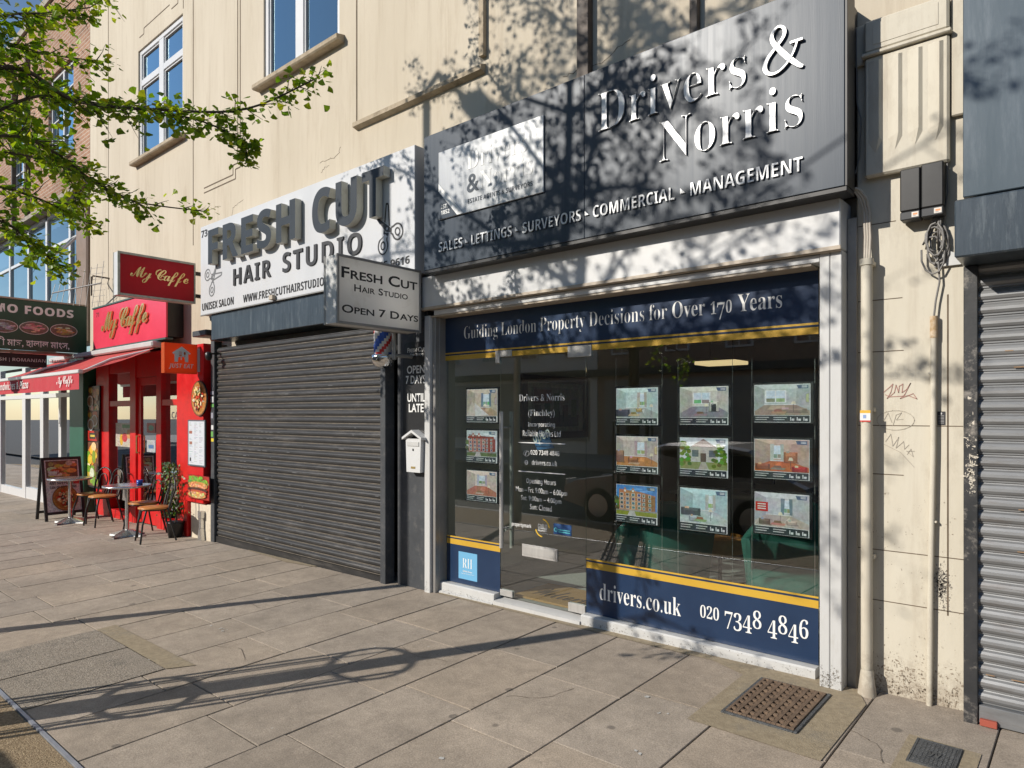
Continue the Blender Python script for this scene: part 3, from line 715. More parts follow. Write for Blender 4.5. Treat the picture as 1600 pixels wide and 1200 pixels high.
# ================================================================== CREAM BUILDING
WY = 0.10
cb = thing("cream_building", "long cream rendered building above the row of shops", "building", (-5, 0, 0))
W1 = (-12.27, -10.57, 5.90, 7.74); W2 = (-8.21, -6.55, 5.92, 7.74)
mb = MB()
def wallgrid(mb, x0, x1, z0, z1, holes, y0, y1, mi=0):
    xs = sorted({x0, x1, *[h[0] for h in holes], *[h[1] for h in holes]}); zs = sorted({z0, z1, *[h[2] for h in holes], *[h[3] for h in holes]})
    for i in range(len(xs) - 1):
        for j in range(len(zs) - 1):
            cx, cz = (xs[i] + xs[i + 1]) / 2, (zs[j] + zs[j + 1]) / 2
            if any(h[0] < cx < h[1] and h[2] < cz < h[3] for h in holes): continue
            a, b, c, d = xs[i], xs[i + 1], zs[j], zs[j + 1]
            mb.face([(a, y0, c), (b, y0, c), (b, y0, d), (a, y0, d)], mi); mb.face([(a, y1, c), (a, y1, d), (b, y1, d), (b, y1, c)], mi)
    for h in holes:
        a, b, c, d = h
        mb.face([(a, y0, c), (a, y0, d), (a, y1, d), (a, y1, c)], mi); mb.face([(b, y0, c), (b, y1, c), (b, y1, d), (b, y0, d)], mi)
        mb.face([(a, y0, d), (b, y0, d), (b, y1, d), (a, y1, d)], mi); mb.face([(a, y0, c), (a, y1, c), (b, y1, c), (b, y0, c)], mi)
XL = WX(141, WY)
wallgrid(mb, XL, 6.0, 2.5, 12.5, [W1, W2], WY, WY + .35)
mb.face([(XL, WY, 2.5), (XL, WY, 12.5), (XL, WY + 8, 12.5), (XL, WY + 8, 2.5)]); mb.face([(XL, WY, 12.5), (6, WY, 12.5), (6, WY + 8, 12.5), (XL, WY + 8, 12.5)])
mb.face([(6, WY, 0), (6, WY + 8, 0), (6, WY + 8, 12.5), (6, WY, 12.5)])
mb.build("wall", cream, cb)
def upstairs_window(W, mull, lights, clutter):
    a, b, c, d = W; y0, y1 = WY + .025, WY + .095
    mb = MB(); fw = .075
    mb.box(a, a + fw, y0, y1, c, d); mb.box(b - fw, b, y0, y1, c, d); mb.box(a + fw, b - fw, y0, y1, d - fw, d); mb.box(a + fw, b - fw, y0, y1, c, c + fw)
    for m in mull: mb.box(m - .085, m + .085, y0 + .003, y1 - .003, c + fw, d - fw)
    tz = c + (d - c) * .70
    xs = [a + fw] + [q for m in mull for q in (m - .085, m + .085)] + [b - fw]
    for i in range(0, len(xs), 2):
        mb.box(xs[i], xs[i + 1], y0 + .002, y1 - .004, tz - .05, tz + .05)
        for (zc, zd) in ((c + fw, tz - .05), (tz + .05, d - fw)):
            for (p, q, r, s) in ((xs[i], xs[i] + .028, zc, zd), (xs[i + 1] - .028, xs[i + 1], zc, zd), (xs[i] + .028, xs[i + 1] - .028, zc, zc + .028), (xs[i] + .028, xs[i + 1] - .028, zd - .028, zd)):
                mb.box(p, q, y0 + .02, y1 - .01, r, s)
    w = mb.build("window", upvc, cb)
    MB().face([(a + .03, y0 + .045, c + .03), (b - .03, y0 + .045, c + .03), (b - .03, y0 + .045, d - .03), (a + .03, y0 + .045, d - .03)]).build("pane", glass_b, w)
    mb = MB(); mb.prismX([(WY - .11, c - .075), (WY - .11, c - .03), (WY + .024, c - .002), (WY + .024, c - .09), (WY - .095, c - .09)], a - .10, b + .10); mb.build("sill", stone, w)
    mb = MB(); mb.box(a - .3, b + .3, WY + 1.3, WY + 1.35, c - .3, d + .3); mb.build("room_back", dkwall, w)
    return w
upstairs_window(W1, [-11.42], 2, 0)
w2 = upstairs_window(W2, [-7.42], 2, 0)
# grooves as thin dark strips with their shade painted on, and mouldings
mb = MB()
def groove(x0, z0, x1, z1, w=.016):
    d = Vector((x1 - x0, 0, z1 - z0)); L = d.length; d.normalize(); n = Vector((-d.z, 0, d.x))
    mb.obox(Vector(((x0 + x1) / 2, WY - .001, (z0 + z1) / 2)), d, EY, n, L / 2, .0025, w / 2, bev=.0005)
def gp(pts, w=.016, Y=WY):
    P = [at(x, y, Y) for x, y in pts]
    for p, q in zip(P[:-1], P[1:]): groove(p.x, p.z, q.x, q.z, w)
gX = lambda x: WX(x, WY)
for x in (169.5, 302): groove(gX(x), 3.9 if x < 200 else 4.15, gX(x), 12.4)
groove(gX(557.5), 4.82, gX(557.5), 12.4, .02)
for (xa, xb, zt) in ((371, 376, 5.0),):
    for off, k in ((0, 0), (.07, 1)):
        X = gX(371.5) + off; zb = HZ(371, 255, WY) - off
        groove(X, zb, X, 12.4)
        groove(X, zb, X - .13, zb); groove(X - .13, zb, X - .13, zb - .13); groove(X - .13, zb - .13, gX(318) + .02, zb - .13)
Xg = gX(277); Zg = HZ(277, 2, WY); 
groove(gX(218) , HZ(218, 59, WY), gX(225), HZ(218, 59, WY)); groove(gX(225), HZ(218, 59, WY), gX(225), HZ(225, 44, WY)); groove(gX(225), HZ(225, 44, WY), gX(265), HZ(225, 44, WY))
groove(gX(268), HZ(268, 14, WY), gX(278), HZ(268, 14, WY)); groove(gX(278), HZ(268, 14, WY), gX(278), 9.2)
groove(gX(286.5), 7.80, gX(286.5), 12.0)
mb.build("render_groove", shade_grime, cb)
mb = MB()
zl = HZ(558, 200, WY); xa, xb = gX(558), gX(759)
mb.prismX([(WY - .065, zl - .01), (WY - .065, zl + .035), (WY - .002, zl + .06), (WY - .002, zl - .03)], xa, xb); mb.build("ledge", stone, cb)
mb = MB(); X = gX(757); mb.box(X - .03, X + .03, WY - .05, WY - .002, zl + .12, 12.3); mb.build("upright_moulding", stone, cb)
mb = MB()
for x in (918,): 
    X = gX(x); mb.box(X - .055, X + .055, WY - .075, WY - .004, 4.2, 12.3)
mb.build("downpipe", pipe_dk, cb)
mb = MB(); X = gX(1089); mb.box(X - .03, X + .03, WY - .06, WY - .004, 4.2, 12.3); mb.build("downpipe", pipe_dk, cb)
# cracks
def crack(pts, name="render_crack", Y=WY, par=None, m=shade_grime, w=.0035):
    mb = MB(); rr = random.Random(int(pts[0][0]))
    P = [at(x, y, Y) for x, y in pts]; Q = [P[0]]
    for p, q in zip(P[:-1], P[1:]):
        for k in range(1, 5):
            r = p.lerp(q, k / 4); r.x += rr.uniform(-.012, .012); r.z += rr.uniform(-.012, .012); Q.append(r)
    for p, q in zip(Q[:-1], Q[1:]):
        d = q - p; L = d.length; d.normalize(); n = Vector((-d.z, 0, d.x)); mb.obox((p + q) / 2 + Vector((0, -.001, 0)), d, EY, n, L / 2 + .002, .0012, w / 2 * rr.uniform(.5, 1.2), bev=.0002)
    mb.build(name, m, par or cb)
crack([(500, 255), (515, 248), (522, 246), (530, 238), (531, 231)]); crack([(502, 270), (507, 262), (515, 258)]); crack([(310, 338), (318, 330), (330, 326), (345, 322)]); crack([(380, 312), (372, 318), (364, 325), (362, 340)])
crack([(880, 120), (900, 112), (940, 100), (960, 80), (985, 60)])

# right-hand pier with its painted bracket
PYR = 0.0
XR0, XR1 = WX(1338, 0), WX(1507, 0)
pier = MB()
pier.box(XR0, XR1 + .05, 0, .6, -.15, HZ(1350, 42, 0), bev=.01)
pier.build("pier", cream_r, cb)
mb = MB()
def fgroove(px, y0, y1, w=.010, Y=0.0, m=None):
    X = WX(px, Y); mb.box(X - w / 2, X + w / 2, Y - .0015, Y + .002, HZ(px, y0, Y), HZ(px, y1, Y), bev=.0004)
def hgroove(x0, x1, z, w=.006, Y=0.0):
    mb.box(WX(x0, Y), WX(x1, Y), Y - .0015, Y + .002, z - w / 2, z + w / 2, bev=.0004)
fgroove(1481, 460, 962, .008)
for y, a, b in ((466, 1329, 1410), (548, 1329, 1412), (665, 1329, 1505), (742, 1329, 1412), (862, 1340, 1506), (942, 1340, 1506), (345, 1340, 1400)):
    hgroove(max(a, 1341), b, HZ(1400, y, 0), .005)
mb.build("render_groove", shade_grime, cb)
# bracket
mb = MB(); bx0, bx1 = WX(1347, -.1), WX(1481, -.1); zb0 = HZ(1352, 274, -.1); zb1 = HZ(1352, 86, -.1); zb2 = HZ(1350, 38, -.12)
mb.box(bx0, bx1, -.055, -.002, zb0, zb1, bev=.012)
mb.box(bx0 - .012, bx1 + .012, -.078, -.002, zb1 + .001, zb1 + .022, bev=.006)
mb.box(bx0, bx1, -.068, -.002, zb1 + .023, zb2 + .04, bev=.012)
mb.box(bx1 + .004, XR1 + .04, -.03, -.002, zb0 + .25, zb2 + .1, bev=.008)
mb.box(bx0 - .06, bx0 - .004, -.025, -.002, zb1 - .02, zb1 + .22, bev=.008)
w = bx1 - bx0
for i in range(4):                       # raised ribs with pointed feet
    xa = bx0 + w * (.06 + i * .235); xb = xa + w * .17
    zt = zb1 - .03; zz0 = zb0 + .13
    mid = (xa + xb) / 2
    V = [(xa, -.056, zz0 + .07), (xb, -.056, zz0 + .07), (xb, -.056, zt), (xa, -.056, zt), (mid + .02, -.072, zz0 + .09), (mid + .02, -.072, zt - .005), (mid, -.056, zz0)]
    mb.idx(V, [(0, 4, 5, 3), (4, 1, 2, 5), (3, 5, 2), (0, 6, 4), (6, 1, 4)])
mb.box(bx0 + .05, bx1 - .05, -.071, -.0685, zb1 + .06, zb2 + .01, bev=.003)
mb.build("bracket", cream_r, cb)
# flaking and splash-dirt at the foot of the pier
def speckle(mb, n, fx, fz, Y, s0, s1, seed):
    rr = random.Random(seed)
    for i in range(n):
        cx, cz = fx(rr), fz(rr)
        for k in range(rr.randint(1, 5)):
            x = cx + rr.gauss(0, .012); z = cz + rr.gauss(0, .010); sz = s0 + (s1 - s0) * rr.random() ** 3; e = rr.uniform(.4, 1.6); an = [rr.uniform(.3, 1.3) for _ in range(6)]
            mb.face([(x + sz * e * a * math.cos(j * 1.047), Y, z + sz / e * a * math.sin(j * 1.047)) for j, a in enumerate(an)])
mb = MB()
speckle(mb, 380, lambda r: r.uniform(XR0 + .09, XR1 - .02), lambda r: gz(-.7, 0) + .005 + abs(r.gauss(0, .095)), -.0016, .0012, .0075, 5)
speckle(mb, 110, lambda r: r.uniform(XR0 + .09, XR1 - .02), lambda r: r.uniform(.2, 1.2), -.0016, .001, .004, 6)
mb.build("flaked_paint", pm("bare_flakes", (.20, .16, .12), (.36, .30, .23), 40, .9), cb)
mb = MB()
speckle(mb, 230, lambda r: WX(1472, 0) + r.gauss(0, .014), lambda r: HZ(1472, 915, 0) + r.gauss(0, .05), -.0022, .001, .0055, 8)
mb.build("stain", stain, cb)

def stroke(mb, pts, w, Y):
    P = [at(x, y, Y) for x, y in pts]
    for p, q in zip(P[:-1], P[1:]):
        d = q - p; L = d.length
        if L < 1e-5: continue
        d.normalize(); n = Vector((-d.z, 0, d.x)); mb.obox((p + q) / 2, d, EY, n, L / 2 + w * .4, .0006, w / 2, bev=.0001)
def z3(x, y): return (1280 + x / 3, 400 + y / 3)
mb = MB()
stroke(mb, [z3(*p) for p in [(300, 640), (330, 615), (345, 600), (335, 640), (318, 668), (352, 640), (360, 605), (372, 640), (375, 610), (392, 600), (388, 640), (410, 625), (428, 596), (400, 650), (380, 668), (440, 645), (458, 670), (420, 655), (330, 660), (310, 650)]], .004, -.002)
tag(mb.build("graffiti_tag", pm("red_marker", (.42, .24, .20), None, 3, .8)), "small reddish scrawled graffiti tag on the cream pier", "graffiti")
mb = MB()
stroke(mb, [z3(358 + 88 * math.cos(a), 770 + 46 * math.sin(a)) for a in [i * .35 for i in range(19)]], .003, -.002)
stroke(mb, [z3(*p) for p in [(300, 775), (322, 735), (340, 780)]], .003, -.002); stroke(mb, [z3(*p) for p in [(345, 795), (360, 745), (385, 735), (362, 768), (392, 765)]], .003, -.002)
tag(mb.build("graffiti_tag", pm("grey_marker", (.44, .40, .33), None, 3, .8)), "faint grey oval graffiti scrawl on the cream pier", "graffiti")
mb = MB()
stroke(mb, [z3(*p) for p in [(310, 870), (335, 835), (345, 890), (372, 850), (360, 900), (395, 870), (400, 905), (420, 885)]], .003, -.002); stroke(mb, [z3(*p) for p in [(300, 880), (380, 920), (445, 990)]], .003, -.002); stroke(mb, [z3(*p) for p in [(412, 930), (430, 905), (440, 940), (410, 915), (446, 915)]], .003, -.002)
tag(mb.build("graffiti_tag", pm("grey_marker_thin", (.43, .39, .33), None, 3, .8)), "faint scribbled graffiti with a star, lowest on the cream pier", "graffiti")

# drainpipe and conduit
t = thing("drainpipe", "thick cream painted downpipe with a flared shoe beside the white post", "drainpipe", (WX(1355, -.07), -.07, 0))
px = WX(1354.5, -.07)
MB().tube([(px, -.075, HZ(1354, 1046, -.07)), (px, -.075, HZ(1354, 412, -.07))], .031, 14).tube([(px, -.075, HZ(1354, 415, -.07)), (px, -.075, HZ(1354, 405, -.07))], .037, 14).build("pipe", cream_r, t)
MB().lathe([(.032, 0), (.036, -.02), (.050, -.14), (.058, -.19), (.052, -.23)], (px + .004, -.085, HZ(1354, 1044, -.07)), 16).build("shoe", cream_r, t)
mb = MB()
for y in (412, 640, 870): mb.box(px - .036, px + .036, -.06, -.002, HZ(1354, y, -.07) - .012, HZ(1354, y, -.07) + .012)
mb.build("bracket", cream_r, t)
mb = MB(); pcx = Pic((px - .028, -.1085, HZ(1352, 659, -.1)), FAC, .056, HZ(1352, 641, -.1) - HZ(1352, 659, -.1))
pcx.rect(0, 0, 1, 1, (.75, .75, .74)); pcx.rect(0, .75, 1, 1, (.75, .42, .03)); pcx.rect(0, 0, 1, .12, (.6, .06, .04)); pcx.rect(.3, .3, .6, .6, (.25, .35, .6)); 
tag(pcx.done("sticker", None, flat_m), "white and yellow sticker stuck on the thick downpipe", "sticker")
t = thing("conduit", "thin cream cable conduit running down the middle of the pier", "conduit", (WX(1455, -.03), -.03, 0))
c0 = at(1452, 1105, -.03); c1 = at(1459, 520, -.03)
MB().tube([c0, at(1454, 900, -.03), at(1458, 700, -.03), c1, at(1459, 500, -.03)], .016, 12).build("pipe", cream_r, t)
MB().tube([at(1459, 528, -.03), at(1459, 494, -.03)], .019, 12).build("rusty_end", pm("rust_end", (.40, .26, .12), (.6, .5, .38), 30, .9), t)
mb = MB()
for y in (583, 815): q = at(1457, y, -.03); mb.box(q.x - .021, q.x + .021, -.035, -.002, q.z - .006, q.z + .006)
mb.build("clip", cream_r, t)
t = thing("cable_bundle", "three grey cables curving out from under the dark fascia sign into the downpipe", "cables", at(1350, 350, -.05))
for k in range(3):
    o = k * 5.0
    MB().tube([at(1326 + o, 292 + k, -.10), at(1334 + o, 297, -.09), at(1344 + o, 310, -.07), at(1350 + o * .8, 330, -.05), at(1352 + o * .8, 370, -.05), at(1351 + o * .7, 412, -.065)], .0075, 8).build("cable", pm("cable_grey_%s" % "abc"[k], (.40, .36, .30), (.5, .46, .4), 9, .6), t)
MB().tube([at(1338, 44, -.03), at(1339, 160, -.03), at(1345, 185, -.03), at(1343, 245, -.03), at(1337, 270, -.03), at(1328, 276, -.06)], .004, 6).build("thin_wire", cable, t)

def junction(x0, x1, yt, yb, label):
    t = thing("junction_box", label, "junction box", at((x0 + x1) / 2, (yt + yb) / 2, -.06), "junction boxes on the pier")
    a, b = WX(x0, -.10), WX(x1, -.10); zt, zb = HZ(x0, yt, -.10), HZ(x0, yb, -.10); h = zt - zb
    MB().box(a, b, -.10, -.012, zb + h * .17, zt, bev=.006).build("cover", black, t)
    MB().box(a, b, -.096, -.012, zb, zb + h * .165, bev=.005).box(a + .01, b - .01, -.012, -.001, zb + .02, zt + .012).build("base", pm("black_plastic_base", (.03, .032, .036), None, 3, .5), t)
    pc = Pic((a + (b - a) * .58, -.0975, zb + h * .035), FAC, (b - a) * .34, h * .10); pc.rect(0, 0, 1, 1, (.7, .66, .6)); pc.rect(.2, .4, .85, .75, (.75, .3, .12)); pc.rect(.2, .2, .6, .3, (.3, .3, .3)); pc.done("maker_label", t, flat_m)
junction(1406, 1437.5, 266, 345, "left black junction box on the cream pier, set slightly lower")
junction(1439, 1474, 257, 339.5, "right black junction box on the cream pier, above the coiled cables")
t = thing("cable_coil", "loose coils of grey cable hanging below the junction boxes", "cables", at(1468, 380, -.03))
mb = MB(); rr = random.Random(11)
for k in range(6):
    cx, cy = 1466 + rr.uniform(-9, 9), 385 + rr.uniform(-12, 14); rx, ry = rr.uniform(9, 19), rr.uniform(18, 36); ph = rr.uniform(0, 6)
    pts = [at(1458 + 2 * k, 341, -.04)] + [at(cx + rx * math.cos(ph + i * .6) , cy + ry * math.sin(ph + i * .6), -.025 - .006 * k) for i in range(11)]
    mb.tube(pts, .0055, 7)
mb.tube([at(1470, 342, -.05), at(1466, 400, -.03), at(1468, 440, -.03), at(1462, 470, -.03), at(1459, 496, -.03)], .0055, 7)
mb.tube([at(1480, 250, -.03), at(1481, 300, -.03), at(1474, 350, -.03)], .005, 6)
mb.build("cable", cable, t)
p0, p1 = at(1460, 418, -.012), at(1502, 424, -.012)
mb = MB(); mb.prism([(p0.x, p0.z), (p1.x, p0.z), (p1.x, p0.z + .05), (p1.x - .06, p0.z + .085), (p0.x + .03, p0.z + .085)], -.02, -.001); mb.build("back_plate", white_d, t)
pcx = Pic(at(1464.5, 664, -.0025), FAC, WX(1477, 0) - WX(1464.5, 0), HZ(1465, 643, 0) - HZ(1465, 664, 0)); pcx.rect(0, 0, 1, 1, (.03, .03, .035)); pcx.ell(.5, .85, .12, .08, (.6, .6, .6))
for i in range(6): pcx.rect(.15, .12 + i * .11, .85, .16 + i * .11, (.35, .35, .35))
tag(pcx.done("sticker", None, flat_m), "small black printed sticker on the cream pier beside the conduit", "sticker")

# ================================================================== ESTATE AGENT SHOPFRONT
GY = 0.02
gx0, gx1 = WX(690.5, GY), WX(1279.5, GY)
GT, GB = 2.557, .064
sf = thing("estate_agent_shopfront", "white framed glass shopfront with navy and gold bands", "shopfront", (-3.0, 0, 0))
pL0, pL1 = WX(663, -.14), WX(671.5, -.14)
pR0, pR1 = WX(1280.5, -.14), WX(1315, -.14)
HB, HT = 2.63, 2.93
mb = MB()
z0r = gz(pR0, -.1) - .02; z0l = gz(pL0, -.1) - .02
mb.box(pR0, pR0 + (pR1 - pR0) * .46, -.14, .05, z0r, HB - .005, bev=.004); mb.box(pR0 + (pR1 - pR0) * .46 + .003, pR1, -.14, .05, z0r, HB - .005, bev=.004)
mb.build("post", white_d, sf)
mb = MB(); mb.box(pL0, pL1, -.14, .05, z0l, HB - .06, bev=.004); mb.build("post", white_d, sf)
mb = MB()
mb.box(pL1 + .002, pL1 + .045, -.11, .06, z0l, HB - .065); mb.box(pL1 + .047, gx0 - .002, -.06, .06, z0l, GT + .02)
mb.build("side_frame", greyf, sf)
mb = MB(); mb.box(pR1 + .002, WX(1338, 0) + .01, -.03, .05, z0r, HB + .2); mb.build("side_frame", greyf, sf)
mb = MB(); mb.box(pL0, pR1, -.17, .06, HB, HT, bev=.006); 
mb.build("header", white, sf)
mb = MB(); mb.box(pL0 - .01, pR1 + .005, -.182, -.171, HB - .010, HB + .014); mb.box(pL0, pR1, -.168, -.14, HB - .014, HB - .002)
mb.build("header_trim", brownf, sf)
mb = MB(); mb.box(pL1 + .05, pR0 - .002, -.135, .05, GT + .012, HB - .016, bev=.003); mb.build("top_rail", white, sf)
mb = MB(); mb.box(gx0, gx1, -.128, .05, GT - .004, GT + .010); mb.build("soffit_strip", brownf, sf)
mb = MB()
for (x, z) in ((pR1 - .04, HB + .05), (pR1 - .04, HT - .06), (pL0 + .06, HB + .05)): mb.lathe([(.006, 0), (.006, .004), (0, .005)], (0, 0, 0), 8); 
# low white sills
xd0, xd1 = WX(783, GY), WX(915, GY)
mb = MB()
mb.prismX([(-.055, gz(-4, -.05) - .03), (-.055, GB - .012), (-.045, GB - .002), (.05, GB - .002), (.05, -.1)], gx0 + .015, xd0 - .02)
mb.prismX([(-.055, gz(-2, -.05) - .03), (-.055, GB - .012), (-.045, GB - .002), (.05, GB - .002), (.05, -.1)], xd1 + .005, gx1)
mb.prismX([(-.07, gz(-4, -.05) - .05), (-.07, gz(-3.3, -.05) + .03), (.05, gz(-3.3, -.05) + .045), (.05, -.1)], xd0 - .018, xd1 + .003)
mb.prismX([(-.078, gz(-4, -.05) - .05), (-.078, gz(-4.4, -.05) + .012), (-.057, gz(-4.4, -.05) + .02), (-.057, -.1)], gx0 + .015, xd0 - .021)
mb.build("sill", white_d, sf)
mb = MB()
speckle(mb, 90, lambda r: r.uniform(pR0 + .01, pR1 - .012), lambda r: gz(pR0, -.14) + .01 + abs(r.gauss(0, .07)), -.1416, .001, .0055, 15)
speckle(mb, 16, lambda r: r.uniform(pL0 + .01, pL1 - .01), lambda r: gz(pL0, -.14) + .01 + abs(r.gauss(0, .06)), -.1416, .001, .004, 16)
speckle(mb, 160, lambda r: r.uniform(xd1 + .03, gx1 - .03), lambda r: gz(-2, 0) + .004 + abs(r.gauss(0, .022)), -.0566, .001, .0045, 17)
speckle(mb, 90, lambda r: r.uniform(gx0 + .04, xd0 - .04), lambda r: gz(-4, 0) + .004 + abs(r.gauss(0, .02)), -.0796, .001, .0045, 18)
mb.build("chipped_paint", pm("chip_grime", (.10, .085, .07), (.24, .21, .17), 40, .9), sf)
gth = .012
mb = MB(); mb.box(gx0, xd0 - .008, GY, GY + gth, GB, GT - .005, bev=.001); mb.build("window_pane", glass, sf)
mb = MB(); mb.box(xd1 + .006, gx1 - .001, GY, GY + gth, GB, GT - .005, bev=.001); mb.build("window_pane", glass, sf)
DT = 2.14
mb = MB(); mb.box(xd0 - .006, xd1 + .004, GY, GY + gth, DT + .008, GT - .005, bev=.001); mb.build("window_pane", glass, sf)
mb = MB(); mb.box(xd0 - .003, xd1 + .002, GY, GY + gth, .045, DT, bev=.001); door = mb.build("door", glass, sf)
def handle(xp, y):
    X = WX(xp, y); mb = MB(); mb.tube([(X, y, HZ(xp, 856, y)), (X, y, HZ(xp, 643, y))], .019, 14)
    yy = GY - .001 if y < GY else GY + gth + .001
    for p in (668, 826): mb.tube([(X, y, HZ(xp, p, y)), (X, yy, HZ(xp, p, y))], .009, 10)
    mb.build("handle", silver, door)
handle(783.5, GY - .07); handle(799.5, GY + .095)
a, b = at(816, 876, GY - .006), at(871, 853, GY - .006)
zb_, zt_ = HZ(816, 868, GY), HZ(816, 849, GY)
mb = MB(); mb.box(a.x, b.x, GY - .010, GY - .001, zb_, zt_, bev=.003); mb.box(a.x + .02, b.x - .02, GY - .014, GY - .0101, zb_ + .022, zt_ - .018); mb.build("letter_plate", silver, door)
mb = MB(); dY = .012
for (xa, xb, zc, zd) in ((xd1 - .17, xd1 + .06, DT - .035, DT + .055), (xd0 - .01, xd0 + .13, DT + .01, DT + .065), (xd0 - .06, xd0 - .012, DT - .045, DT + .065), (xd1 - .165, xd1 + .002, .045, .115), (xd0 - .004, xd0 + .14, .045, .10)):
    mb.box(xa, xb, GY - dY, GY - .001, zc, zd, bev=.003); mb.box(xa, xb, GY + gth + .001, GY + gth + dY, zc, zd, bev=.003)
mb.build("patch_fitting", silver, sf)
# vinyl bands and words behind the glass
VB = GY - .0012
def band(xa, xb, za, zb, m, y=VB, nm="vinyl_band"):
    mb = MB(); mb.box(xa, xb, y - .0004, y, za, zb, bev=.0001); return mb.build(nm, m, sf)
zN0 = HZ(1280, 507, GY)
band(gx0 + .002, gx1 - .002, HZ(1279.5, 521.5, GY), HZ(1279.5, 510.5, GY), gold)
band(gx0 + .002, gx1 - .002, HZ(1279.5, 509.8, GY), GT - .006, navy)
band(gx0 + .002, gx1 - .002, HZ(1279.5, 506.8, GY), HZ(1279.5, 503.4, GY), gold, VB - .0008)
zt1, zt0 = HZ(1279.5, 939, GY), HZ(1279.5, 951.4, GY); zl1, zl0 = HZ(1279.5, 932.6, GY), HZ(1279.5, 935.6, GY)
for (xa, xb) in ((xd1 + .008, gx1 - .002), (gx0 + .07, xd0 - .010)):
    band(xa, xb, zt0, zt1, gold); band(xa, xb, GB + .001, zt0 - .0003, navy); band(xa, xb, zt1 + .0003, zl0 - .0003, navy); band(xa, xb, zl0, zl1, gold)
VT = GY - .0030
segs = []
for wd in ("Guiding", "London", "Property", "Decisions", "for", "Over"): segs += [(wd, 'serif', 1, 0, -.018 if wd != 'Over' else -.010), None]
segs += oldstyle("170", -.008) + [None, ("Years", 'serif', 1, 0, -.006)]
a, b = WX(725, VT), WX(1222, VT)
letter("lettering", segs, sf, wtext, (a, VT, HZ(1222, 487, VT) - .012), FAC, b - a, HZ(1222, 454, VT) - HZ(1222, 489, VT) + .012)
ftext("lettering", "drivers.co.uk", sf, wtext, 937, 1064, (1060, 934, 963), VT, style='serif', off=-.008)
a, b = WX(1094, VT), WX(1263, VT)
letter("lettering", oldstyle("020 7348 4846", -.010), sf, wtext, (a, VT, HZ(1255, 1008, VT)), FAC, b - a, HZ(1255, 968, VT) - HZ(1255, 1008, VT))
# words on the door
DTY = GY - .0014
def dtext(s, xl, xr, yt, yb, style='serif', off=-.008, m=wtext):
    xm = (xl + xr) / 2; return ftext("lettering", s, door, m, xl, xr, (xm, yt, yb), DTY, style=style, off=off)
dtext("Drivers & Norris", 811, 882, 615.5, 626.5); dtext("(Finchley)", 825.5, 866.5, 640, 653)
dtext("Incorporating", 825, 867, 659.5, 669, 'sans', -.012); dtext("Reliable Homes Ltd", 817, 876, 672.5, 682, 'sans', -.012)
dtext("020 7348 4846", 829, 874, 704, 711.5, 'sans', -.012); dtext("drivers.co.uk", 831, 870.5, 719.5, 727.5, 'sans', -.012)
dtext("Opening Hours", 822.5, 868.5, 748.5, 759, 'sans', -.014)
dtext("Mon – Fri: 9:00am – 6:00pm", 806, 886, 763, 774, 'plain', .002); dtext("Sat: 9:00am – 4:00pm", 814, 877, 776.5, 786.5, 'plain', .002); dtext("Sun: Closed", 828, 862, 789, 797.5, 'plain', .002)
dtext("propertymark", 799.5, 830, 817, 825, 'sans', -.01); dtext("GUILD", 840.5, 855, 819, 827, 'sans', .0); dtext("✆", 818, 827, 704, 713, 'plain', .01); dtext("PROPERTY", 840.5, 855, 828, 831, 'sans', 0)
mb = MB()
for y in (692.5, 738.5): mb.box(WX(810, DTY), WX(883, DTY), DTY - .0005, DTY, HZ(846, y + .7, DTY), HZ(846, y - .7, DTY), bev=.0001)
mb.build("vinyl_rule", wtext, door)
pc = Pic((0, DTY - .0004, 0), FAC, 1, 1)
def ring(pc, cx, cy, r0, r1, a0, a1, c, n=20):
    for i in range(n):
        a, b = a0 + (a1 - a0) * i / n, a0 + (a1 - a0) * (i + 1) / n
        pc.poly([(cx + r0 * math.cos(a), cy + r0 * math.sin(a)), (cx + r1 * math.cos(a), cy + r1 * math.sin(a)), (cx + r1 * math.cos(b), cy + r1 * math.sin(b)), (cx + r0 * math.cos(b), cy + r0 * math.sin(b))], c)
        pc.k -= 1
g0 = at(822.5, 722.5, DTY); ring(pc, g0.x, g0.z, .013, .019, 0, 6.284, (.8, .8, .8)); pc.poly([(g0.x - .012, g0.z - .002), (g0.x + .012, g0.z - .002), (g0.x + .012, g0.z + .002), (g0.x - .012, g0.z + .002)], (.8, .8, .8))
g0 = at(847.5, 825, DTY); ring(pc, g0.x, g0.z, .068, .078, .1, 1.5, (.75, .48, .03)); ring(pc, g0.x, g0.z, .068, .078, 3.4, 4.7, (.75, .48, .03))
p0, p1 = at(865, 834, DTY), at(893, 825, DTY)
pc.rect(p0.x, p0.z, p1.x, p1.z + .02, (.03, .10, .28)); q = at(868.5, 827.5, DTY); ring(pc, q.x, q.z, .011, .018, 0, 6.284, (.15, .7, .75))
pc.rect(p0.x + .05, p0.z + .035, p1.x - .015, p0.z + .043, (.15, .7, .75)); pc.rect(p0.x + .05, p0.z + .018, p1.x - .012, p0.z + .026, (.15, .7, .75))
pc.done("vinyl_logo", door, flat_m)
t = thing("open_sign", "small blue open sign hanging tilted inside the glass door", "sign", at(851, 686, .08))
mb = MB(); P = [at(x, y, .075) for x, y in ((843, 671), (856, 676), (866, 700), (840, 703), (834, 688))]; mb.prism([(p.x, p.z) for p in P], .07, .08); mb.build("card", pm("blue_card", (.02, .13, .32), None, 3, .5), t)
letter("lettering", "open", t, wtext, at(836, 698, .068), ((EX * .94 + EZ * .34), (EZ * .94 - EX * .34), -EY), .19, .10, 'sans')
